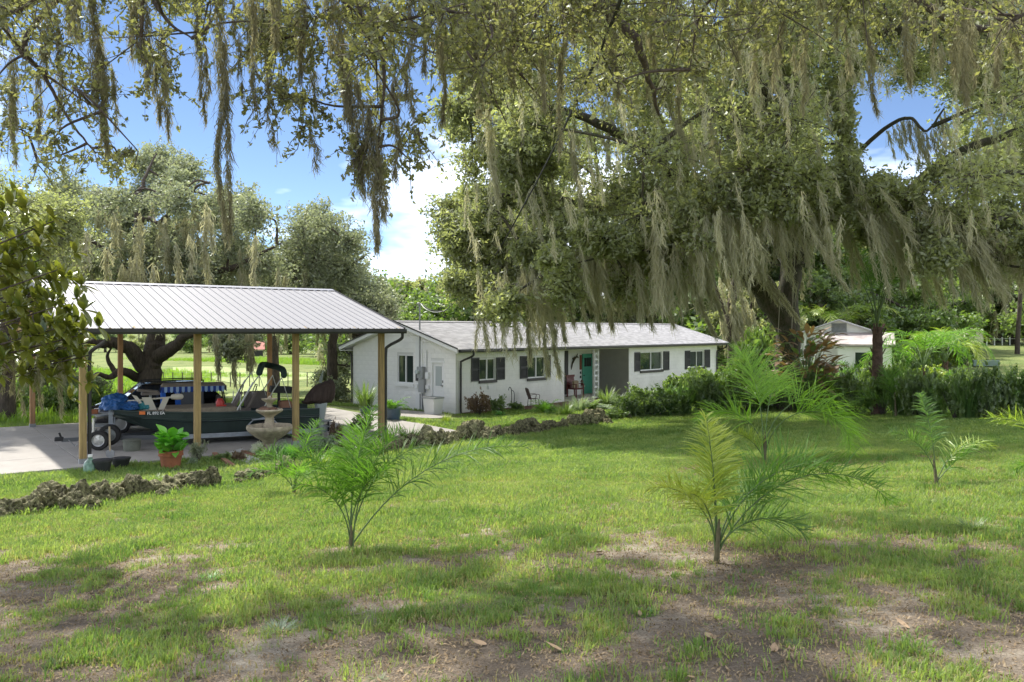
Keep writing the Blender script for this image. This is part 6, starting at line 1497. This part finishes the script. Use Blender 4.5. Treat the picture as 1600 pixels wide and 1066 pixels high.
def golf_cart():
    p = P(255, 690, 22.4); t = thing('golf_cart', 'golf cart with beige roof and blue striped scalloped curtain, behind the green boat', 'golf cart', (-9.95, 23.1, SLZ - .0), PAV_RZ - math.radians(14))
    t.scale = (1, 1, .93)
    MB().box(.05, 1.75, -.48, .48, 1.43, 1.50, .04).build('roof', M_DECK, t)
    mb = MB(); mw = MB()
    def scal(a, b, axis, y):
        n = int((b - a) / .075)
        for k in range(n):
            u0 = a + k * .075; u1 = u0 + .075; um = (u0 + u1) / 2; dp = .17; tgt = mw if k % 2 else mb
            pr = [(u0, 1.44), (u1, 1.44), (u1, 1.44 - dp * .75), (um + .02, 1.44 - dp), (um - .02, 1.44 - dp), (u0, 1.44 - dp * .75)]
            f = (lambda q_, o: (q_[0], y + o, q_[1])) if axis == 'x' else (lambda q_, o: (y + o, q_[0], q_[1]))
            tgt.add([f(q_, -.006) for q_ in pr] + [f(q_, .006) for q_ in pr], [(0, 1, 2, 3, 4, 5), (11, 10, 9, 8, 7, 6)] + [(i, (i + 1) % 6, (i + 1) % 6 + 6, i + 6) for i in range(6)])
    scal(.06, 1.74, 'x', -.495); scal(.06, 1.74, 'x', .495); scal(-.47, .47, 'y', .035); scal(-.47, .47, 'y', 1.765)
    v = mb.build('valance', mat('deep_blue_cloth', (.02, .06, .28), .8), t); mw.build('valance_stripe', mat('pale_blue_cloth', (.35, .50, .68), .8), v)
    mb = MB()
    for k in range(5): mb.tube([(.07 + .02 * k, -.47 + .01 * (k % 2), 1.32), (.08 + .024 * k, -.47, .8)], .016, 6)
    for k in range(6): mb.tube([(.05, -.42 + .035 * k, 1.32), (.05, -.42 + .03 * k, .85)], .016, 6)
    for k in range(6): mb.tube([(.42 + .02 * k, -.47 + .01 * (k % 2), 1.32), (.44 + .024 * k, -.47, .8)], .018, 6)
    mb.build('curtain', mat('bright_blue_cloth', (.02, .13, .52), .7), t)
    MB().box(.56, 1.15, -.475, -.468, .82, 1.30).build('side_screen', mat('grey_mesh', (.10, .105, .11), .6), t)
    mb = MB()
    for a, b in (((.1, -.45, .4), (.1, -.45, 1.44)), ((1.2, -.45, .5), (1.12, -.45, 1.44)), ((1.80, -.45, .5), (1.66, -.45, 1.44)), ((.1, .45, .4), (.1, .45, 1.44)), ((1.2, .45, .5), (1.12, .45, 1.44)), ((1.80, .45, .5), (1.66, .45, 1.44))): mb.bar(a, b, .035)
    mb.build('strut', M_BLACK, t)
    MB().loft([[(x, -.5, z0), (x, -.5, z1), (x, .5, z1), (x, .5, z0)] for x, z0, z1 in ((-.1, .3, .6), (.0, .22, .85), (.5, .2, .86), (.55, .2, .34), (1.0, .2, .34), (1.05, .2, .66), (1.9, .22, .70), (2.0, .3, .6))], smooth=False).build('body', M_CARP, t)
    MB().box(1.05, 1.5, -.42, .42, .66, .76, .03).obox((1.55, 0, .92), (.05, 0, 0), (0, .42, 0), (.03, 0, .18)).build('seat', M_SEAT, t)
    MB().tube([(.55, .1, .8), (.75, .1, 1.0)], .02).lathe([(.13, 0), (.15, .01), (.13, .02)], (.75, .1, 1.0), 14).build('steering_wheel', M_BLACK, t)
    for x in (.28, 1.55):
        for y in (-.46, .46): wheel(t, x, y, .2, .2, .16, M_RIM)
golf_cart()

# ================================================================== SMALL THINGS ON THE PATIO
def at_px(px, py, D): 
    p = P(px, py, D); return p
M_PLAS = mat('black_plastic', (.025, .025, .027), .5); M_BUCK = mat('grey_green_bucket', (.16, .17, .13), .7, var=.3)
def on_slab(px, py): 
    D = (CAMZ - SLZ) * F_PX / (py - HY); return (P(px, py, D)[0], D, SLZ)
p = on_slab(206, 704); t = thing('bucket', 'grey green tub standing under the trailer tongue as a support', 'bucket', p)
MB().lathe([(.19, 0), (.205, .26), (.20, .27), (0, .27)], n=24).build('tub', M_BUCK, t); MB().lathe([(.207, .235), (.218, .24), (.218, .262), (.205, .265)], n=24).build('lip', M_BUCK, t)
def pot(px, py, r, h, label, m=M_PLAS, nm='flower_pot', cat='pot', group=None, ground=True, rim=True):
    g_ = GP(px, py); t = thing(nm, label, cat, (g_[0], g_[1], g_[2]), group=group)
    MB().lathe([(r * .72, 0), (r * .97, h * .85), (r * .97, h), (r * .88, h), (r * .82, h * .7), (0, h * .68)], n=24).build('bowl', m, t)
    if rim: MB().lathe([(r * .96, h * .82), (r * 1.04, h * .84), (r * 1.04, h * 1.0), (r * .98, h * 1.01)], n=24).build('rim', m, t)
    MB().lathe([(0, h * .70), (r * .80, h * .69)], n=20).build('soil', mat('potting_soil', (.05, .035, .025), .95) if 'potting_soil' not in MATS else MATS['potting_soil'], t); return t
pot(160, 738, .19, .27, 'empty black plastic pot on the slab edge, nearest the corner post'); pot(189, 731, .19, .22, 'empty black plastic pot beside the shovel')
t = thing('spray_jug', 'white and green plastic jug standing at the foot of the nearest post', 'jug', GP(141, 739)); MB().lathe([(.13, 0), (.14, .15), (.10, .24), (.04, .30), (.04, .34), (0, .34)], n=14).build('jug', mat('clear_green_plastic', (.25, .42, .30), .25, var=.6, vscale=5), t); MB().lathe([(.045, .33), (.045, .38), (0, .385)], n=10).build('cap', M_LETTER, t)
p = on_slab(172, 716); t = thing('shovel', 'short handled shovel standing on its blade between the black pots and the trailer', 'shovel', p)
MB().tube([(0, 0, .16), (-.02, .01, .72)], .02, 7).build('handle', mat('wood_handle', (.45, .36, .22), .7), t); MB().loft([[(-.02, 0, .2), (.02, 0, .2), (.02, .02, .2), (-.02, .02, .2)], [(-.10, -.01, .16), (.10, -.01, .16), (.10, .02, .16), (-.10, .02, .16)], [(-.09, 0, .04), (.09, 0, .04), (.09, .015, .04), (-.09, .015, .04)], [(-.01, .0, .0), (.01, .0, .0), (.01, .01, .0), (-.01, .01, .0)]]).build('blade', M_GREY, t)
# terracotta pot with bright plant
M_TERRA = mat('terracotta', (.36, .13, .06), .85, var=.3, vscale=6, bump=.3)
g_ = GP(267, 731); r_ = 18.0 * g_[1] / F_PX; h_ = 27.0 * g_[1] / F_PX
t = thing('terracotta_pot', 'banded terracotta pot holding a bright green broad leaved plant', 'pot', g_)
MB().lathe([(r_ * .74, 0), (r_ * .92, h_ * .72), (r_ * .92, h_ * .73)], n=28).build('bowl', M_TERRA, t); MB().lathe([(r_ * .93, h_ * .70), (r_ * 1.02, h_ * .72), (r_ * 1.03, h_ * .80), (r_ * .97, h_ * .82), (r_ * 1.0, h_ * .85), (r_ * 1.02, h_), (r_ * .9, h_), (r_ * .86, h_ * .85), (0, h_ * .84)], n=28).build('rim', M_TERRA, t)
M_KALE = leafmat('glossy_bright_leaf', (.09, .34, .02), (.22, .52, .06), .4, gloss=.1, inst=True); rng = np.random.default_rng(3)
pl = leafy(267, 715, 'bright green broad leaved plant growing in the terracotta pot', 'plant', [big_leaf_mesh(.28, .085, .35, M_KALE), big_leaf_mesh(.24, .09, .5, M_KALE)], 85, .30, .02, .42, rng, loc=(g_[0], g_[1], g_[2] + h_ * .85), el=(.1, 1.3), sc=(.75, 1.15), name='potted_plant')
# fountain
M_FOUN = mat('cast_stone', (.46, .39, .28), .9, var=.45, vscale=6, bump=.7, bscale=25)
g_ = GP(421, 712); D = g_[1]; u = D / F_PX; t = thing('fountain', 'three tier cast stone garden fountain between the pavilion posts', 'fountain', (g_[0], g_[1], g_[2]))
Z = lambda py: CAMZ - (py - HY) * u - g_[2]
MB().lathe([(14 * u, -.05), (13 * u, Z(700)), (9 * u, Z(696)), (8 * u, Z(690))], n=24).build('base', M_FOUN, t)
MB().lathe([(8 * u, Z(694)), (12 * u, Z(688)), (24 * u, Z(680)), (32 * u, Z(673)), (33.5 * u, Z(671)), (34.5 * u, Z(668)), (33.5 * u, Z(664.5)), (31 * u, Z(665)), (26 * u, Z(671)), (0, Z(673))], n=40, lob=8, la=.04).build('lower_basin', M_FOUN, t)
MB().lathe([(8.5 * u, Z(673)), (9 * u, Z(664)), (7 * u, Z(660)), (6.5 * u, Z(652)), (8 * u, Z(650)), (14 * u, Z(646)), (19 * u, Z(643)), (20 * u, Z(641)), (19 * u, Z(639)), (17 * u, Z(640)), (0, Z(643))], n=32, lob=8, la=.05).build('middle_basin', M_FOUN, t)
MB().lathe([(5 * u, Z(643)), (4 * u, Z(632)), (5 * u, Z(629)), (11 * u, Z(625)), (12 * u, Z(623)), (10 * u, Z(623.5)), (0, Z(626))], n=24, lob=8, la=.05).build('top_basin', M_FOUN, t)
MB().lathe([(2.5 * u, Z(626)), (3.2 * u, Z(621)), (0, Z(618))], n=10).build('finial', M_FOUN, t)
heap('soil_mound', 'dry brown planting in the middle tier of the fountain', 'planting', (g_[0] - .05, g_[1], g_[2] + Z(641)), .22, .2, .09, mat('dry_litter', (.22, .12, .08), .95, var=.6, vscale=30), 4, sub=3)
# timber edging and stepping boards
for (a, b), l in ((((335, 713), (364, 733)), 'reddish timber edging left of the white gravel'), (((380, 710), (396, 716)), 'short reddish board at the fountain end of the gravel')):
    pa, pb = GP(*a), GP(*b); tag(MB().bar((pa[0], pa[1], pa[2] + .05), (pb[0], pb[1], pb[2] + .05), .10, .09).build('timber_edging', mat('red_timber', (.30, .15, .09), .85, var=.4) if 'red_timber' not in MATS else MATS['red_timber']), l, 'timber')
# bin, blue pots by the side door
g_ = hw(-.75, DG[0] - .15, 0); g_[2] = float(H(g_[0], g_[1])) + .04
t = thing('waste_bin', 'open white and grey square bin beside the side door', 'bin', g_, HA)
MB().loft([[(-.22, -.26, 0), (.22, -.26, 0), (.22, .26, 0), (-.22, .26, 0)], [(-.27, -.31, .62), (.27, -.31, .62), (.27, .31, .62), (-.27, .31, .62)], [(-.25, -.29, .62), (.25, -.29, .62), (.25, .29, .62), (-.25, .29, .62)], [(-.2, -.24, .1), (.2, -.24, .1), (.2, .24, .1), (-.2, .24, .1)]], smooth=False).build('bin_body', M_LETTER, t)
MB().box(-.29, .29, -.33, -.28, .60, .67).box(-.29, .29, .28, .33, .60, .67).box(-.29, -.24, -.28, .28, .60, .67).box(.24, .29, -.28, .28, .60, .67).build('rim', M_GREYP, t)
M_BLP = mat('blue_glazed_pot', (.10, .15, .20), .3, var=.3)
for px, py, r, h, l, wl in ((614, 658, .26, .42, 'blue grey glazed pot with a spiky palm left of the side door', 'spiky fan palm growing in the blue grey pot by the side door'), (571, 648, .2, .3, 'dark pot with a grassy plant at the left corner of the house', 'grassy spiky plant in the dark pot at the left house corner')):
    g_ = GP(px, py); t = thing('glazed_pot', l, 'pot', g_); MB().lathe([(r * .7, 0), (r, h * .5), (r * .95, h * .9), (r * 1.05, h), (r * .9, h), (0, h * .9)], n=22).build('bowl', M_BLP, t); MB().lathe([(r * 1.0, h * .93), (r * 1.07, h * .95), (r * 1.06, h * 1.01)], n=22).build('rim', M_BLP, t)
    shrub(px, py, 62 if px > 600 else 50, 30 if px > 600 else 46, 'fern' if px > 600 else 'strap', M_PALM if px > 600 else M_MID, wl, 'plant', p=(g_[0], g_[1], g_[2] + h * .9))
# porch chair, cushion, lantern, wall ornaments
M_REDW = mat('dark_red_wood', (.13, .015, .015), .5)
s_ = s_of(898, 1.3); c_ = hw(s_, 1.25, .02); t = thing('porch_chair', 'dark red porch armchair beside the teal front door', 'chair', c_, HA)
MB().box(-.32, .32, -.28, .28, .38, .44, .02).build('seat', M_REDW, t)
mb = MB()
for k in range(6): mb.obox((-.26 + k * .104, .30, .72), (.045, 0, 0), (0, .012, 0), (0, .05, .3))
mb.box(-.34, .34, .30, .34, .98, 1.08).build('backrest', M_REDW, t)
for a in (-.3, .3):
    MB().bar((a, -.3, .64), (a, .32, .64), .07, .03).bar((a, -.26, .0), (a, -.26, .63), .05).build('armrest', M_REDW, t); MB().bar((a, .28, .0), (a, .3, .66), .05).build('leg', M_REDW, t)
t = tag(MB().obox((c_[0], c_[1], c_[2] + .62), (.19 * .652, .19 * .758, 0), (-.04, .04, 0.02), (0, 0, .17)).build('cushion', mat('tan_cushion', (.42, .33, .22), .9, var=.3, vscale=12)), 'square tan cushion standing on the red porch chair', 'cushion')
c_ = hw(s_of(905.5, 1.5), 1.35, .02); t = thing('side_table', 'small pale table with lantern between the porch chair and teal door', 'table', c_, HA)
MB().lathe([(0, .48), (.17, .48), (.17, .51), (0, .51)], n=16).build('table_top', M_CREAM, t); MB().tube([(0, 0, 0), (0, 0, .48)], .03).lathe([(.14, 0), (.14, .02), (0, .03)], n=12).build('leg', M_CREAM, t)
t = tag(MB().box(-.07, .07, -.07, .07, .0, .02).box(-.06, -.05, -.06, .06, .02, .2).box(.05, .06, -.06, .06, .02, .2).box(-.05, .05, -.05, .05, .03, .16).lathe([(.09, .2), (.05, .27), (.015, .3), (0, .33)], n=4).build('lantern', mat('brown_lantern', (.12, .05, .03), .5), loc=(c_[0], c_[1], c_[2] + .51)), 'little brown lantern on the pale porch table', 'lantern')
t = thing('wall_ornament', 'long dark fish shaped ornament hung slantwise on the porch wall', 'ornament', hw(s_of(895.5, RD), RD - .03, 1.75), HA)
pts = bez([(-.22, 0, -.42), (-.12, 0, -.12), (.05, 0, .12), (.22, 0, .22), (.34, 0, .38)], 5); MB().tube([(a, b - .02, c) for a, b, c in pts], [.01, .02, .03, .035, .03, .035, .045, .05, .05, .055, .055, .05, .05, .045, .04, .035, .03, .025, .02, .02, .01][:len(pts)], 8).build('ornament_body', mat('driftwood_dark', (.07, .06, .03), .8), t)
MB().obox((.0, -.02, .17), (.12, 0, .05), (0, .01, 0), (-.02, 0, .03)).obox((.30, -.02, .22), (.08, 0, -.05), (0, .01, 0), (.01, 0, .03)).build('fin', MATS['driftwood_dark'], t)
MB().box(0, .16, -.03, -.004, 0, .75).build('wall_plaque', mat('rust_plaque', (.22, .08, .04), .7), None, loc=hw(s_of(905.5, RD) , RD, 1.3), rz=HA)
tag(bpy.data.objects['wall_plaque'], 'tall rusty brown plaque on the porch wall left of the teal door', 'plaque')
for k, zz in enumerate((1.08, .86)): tag(MB().box(0, .09, -.03, -.004, 0, .12).build('wall_number', M_BLACK, None, loc=hw(s_of(906, RD), RD, zz), rz=HA), ('upper' if k == 0 else 'lower') + ' small dark square tile below the rusty plaque by the teal door', 'tile')
# garden chair and hose stand against the facade
c_ = hw(s_of(815) + .05, -.55, 0); c_[2] = float(H(c_[0], c_[1])) + .02; t = thing('garden_chair', 'weathered metal garden chair facing right against the white wall between two windows', 'chair', c_, HA - .5); t.scale = (.82, .82, .85)
M_RUST = mat('rusted_iron', (.16, .11, .09), .8, var=.6, vscale=30)
mb = MB()
for k in range(7): mb.obox((-.2 - .0 * k, -.18 + k * .06, .66), (.015, 0, 0), (0, .012, 0), (-.09, 0, .27))
mb.tube(bez([(-.12, -.2, .42), (-.30, -.2, .9), (-.32, 0, .96), (-.30, .2, .9), (-.12, .2, .42)], 4), .018, 6); 
for k in range(4): mb.bar((-.15 - .035 * k, -.2, .5 + .11 * k), (-.15 - .035 * k, .2, .5 + .11 * k), .02)
mb.build('backrest', M_RUST, t)
mb = MB()
for k in range(7): mb.bar((-.14 + k * .065, -.22, .42), (-.14 + k * .065, .22, .42), .035, .015)
mb.build('seat', M_RUST, t)
for a, b in ((-.14, -.2), (-.14, .2), (.26, -.2), (.26, .2)): MB().tube([(a, b, .42), (a * 1.25, b * 1.15, 0)], .015, 6).build('leg', M_RUST, t)
for b in (-.24, .24): MB().tube(bez([(-.22, b, .62), (.1, b, .66), (.32, b, .62), (.3, b, .42)], 4), .015, 6).build('armrest', M_RUST, t)
c_ = hw(s_of(791), -.3, 0); c_[2] = float(H(c_[0], c_[1])); tag(MB().tube(bez([(0, 0, 0), (0, 0, .7), (-.05, 0, .88), (-.14, 0, .92), (-.2, 0, .8)], 4), .016, 6).tube(bez([(0, -.02, .8), (.12, -.03, .7), (.14, -.03, .4), (.08, -.02, .05)], 4), .014, 6).build('hose_stand', M_DRK, loc=c_, rz=HA), 'thin dark crook shaped hose stand left of the garden chair', 'hose stand')
g_ = GP(909, 640); t = thing('pagoda_lantern', 'small terracotta pagoda lantern at the bed edge in front of the porch', 'garden lantern', g_)
MB().lathe([(.13, 0), (.11, .06), (.09, .2), (.12, .22)], n=6).build('base', M_TERRA, t); MB().lathe([(.24, .21), (.25, .24), (.10, .33), (.05, .36), (.035, .42), (0, .46)], n=6).build('roof', M_TERRA, t)
# cable from the mast out over the camera, with its drip loop
a = hw(-.2, mx_, 4.4); mid = [P(700, 482, 30), P(760, 420, 26), P(830, 300, 18), P(905, 150, 11), P(970, 0, 7.5), P(1040, -220, 4.5)]
a2 = P(657, 474, a[1] - .2)
cb = thing('service_cable', 'overhead service cable running down from the treetops to the house mast', 'cable', a); MB().tube([np.array(q_) - a for q_ in bez([a2, P(672, 484, 31.5), P(690, 486, 31)] + mid, 7)], .019, 6).build('cable', M_BLACK, cb)
MB().tube([np.array(q_) - a for q_ in bez([a2, P(664, 482, 31.9), P(676, 487.5, 31.6), P(690, 487, 31.2), P(702, 481, 30.5)], 6)], .011, 6).build('drip_loop', M_LETTER, cb)
# field fence far left, right fence, distant buildings
fc = thing('field_fence', 'low wire field fence crossing the meadow beyond the carport', 'fence', P(300, 560, 60))
loc = np.array(fc.location)
prev = None
for i, px in enumerate(range(255, 540, 15)):
    D = 62 - i * .2; p = P(px, 570, D); p[2] = float(H(p[0], D)); MB().bar(p - loc, p - loc + np.array([0, 0, 1.05]), .055).build('fence_post', M_TWIG, fc)
    if prev is not None:
        for zz in (.35, .7, 1.05): 
            if zz == .35: w3 = MB()
            w3.bar(prev - loc + np.array([0, 0, zz]), p - loc + np.array([0, 0, zz]), .012)
        w3.build('fence_wire', M_GREY, fc)
    prev = p
fc = thing('lawn_fence', 'thin white rail fence at the far edge of the right lawn', 'fence', P(1560, 535, 98)); loc = np.array(fc.location); prev = None
for i, px in enumerate(range(1530, 1641, 12)):
    D = 98; p = P(px, 535, D); p[2] = float(H(p[0], D)); MB().bar(p - loc, p - loc + np.array([0, 0, 1.0]), .10).build('fence_post', M_LETTER, fc)
    if prev is not None: MB().bar(prev - loc + np.array([0, 0, .8]), p - loc + np.array([0, 0, .8]), .04).build('rail', M_LETTER, fc)
    prev = p
for px, D, w, h, l, rc in ((403, 138, 1.6, 1.3, 'tiny distant barn with reddish roof seen under the carport eave', (.35, .10, .07)),):
    p = P(px, 545, D); t = thing('barn', l, 'barn', (p[0], D, float(H(p[0], D)) - .1), .3); MB().box(-w / 2, w / 2, -2, 2, 0, h).build('wall', M_CREAM if px != 406 else M_WALL, t)
    MB().add([(-w / 2 - .3, -2.4, h - .05), (w / 2 + .3, -2.4, h - .05), (w / 2 + .3, 0, h + 1.3), (-w / 2 - .3, 0, h + 1.3), (w / 2 + .3, 2.4, h - .05), (-w / 2 - .3, 2.4, h - .05)], [(0, 1, 2, 3), (3, 2, 4, 5), (0, 5, 4, 1), (1, 4, 2), (0, 3, 5)]).build('roof', mat('barn_roof_%d' % px, rc, .7), t)
    MB().box(-.8, .8, -2.03, -2.002, .1, h * .8).build('door', M_DRK, t)
# fallen leaves on the near lawn
M_FALL = mat('dry_leaf', (.40, .28, .17), .8, var=.3, vscale=30)
fl = big_leaf_mesh(.10, .03, -.3, M_FALL); rng = np.random.default_rng(17)
for i, (px, py) in enumerate([(1290, 952), (1115, 996), (1085, 1061), (205, 1045), (395, 795), (1050, 920), (1210, 1022), (1596, 948), (940, 865), (760, 1010), (640, 935), (1420, 985), (880, 1020), (330, 925), (1000, 965), (520, 990), (1500, 905), (720, 780)]):
    g_ = GP(px, py); o = link('fallen_leaf', fl, None, loc=(g_[0], g_[1], g_[2] + .012)); o.rotation_euler = (rng.normal() * .2, rng.normal() * .2, rng.random() * 6.28); s = rng.uniform(.5, 1.2); o.scale = (s, s, s)
    tag(o, 'dry tan fallen leaf lying on the near lawn', 'leaf', 'dry leaves fallen on the near lawn')
# broad weeds in the foreground
for px, py, w, h, m_, l in ((437, 985, 60, 22, M_SILV, 'pale green weed rosette in the bare patch left of centre'), (590, 1064, 40, 16, M_MID, 'flat leafy weed at the bottom edge of the photo'), (1240, 1010, 40, 20, M_MID, 'small green weed right of the yellowing palm'), (330, 905, 44, 14, M_BRIGHT, 'low spreading weed in the dark soil at the left'), (1010, 960, 46, 18, M_BRIGHT, 'bright green weed clump left of the yellowing palm base'), (1520, 830, 60, 26, M_MID, 'taller grassy weed on the right side of the lawn'), (90, 1040, 50, 20, M_MID, 'leafy weed in the lower left corner')):
    shrub(px, py, w, h, 'strap', m_, l, 'weed')
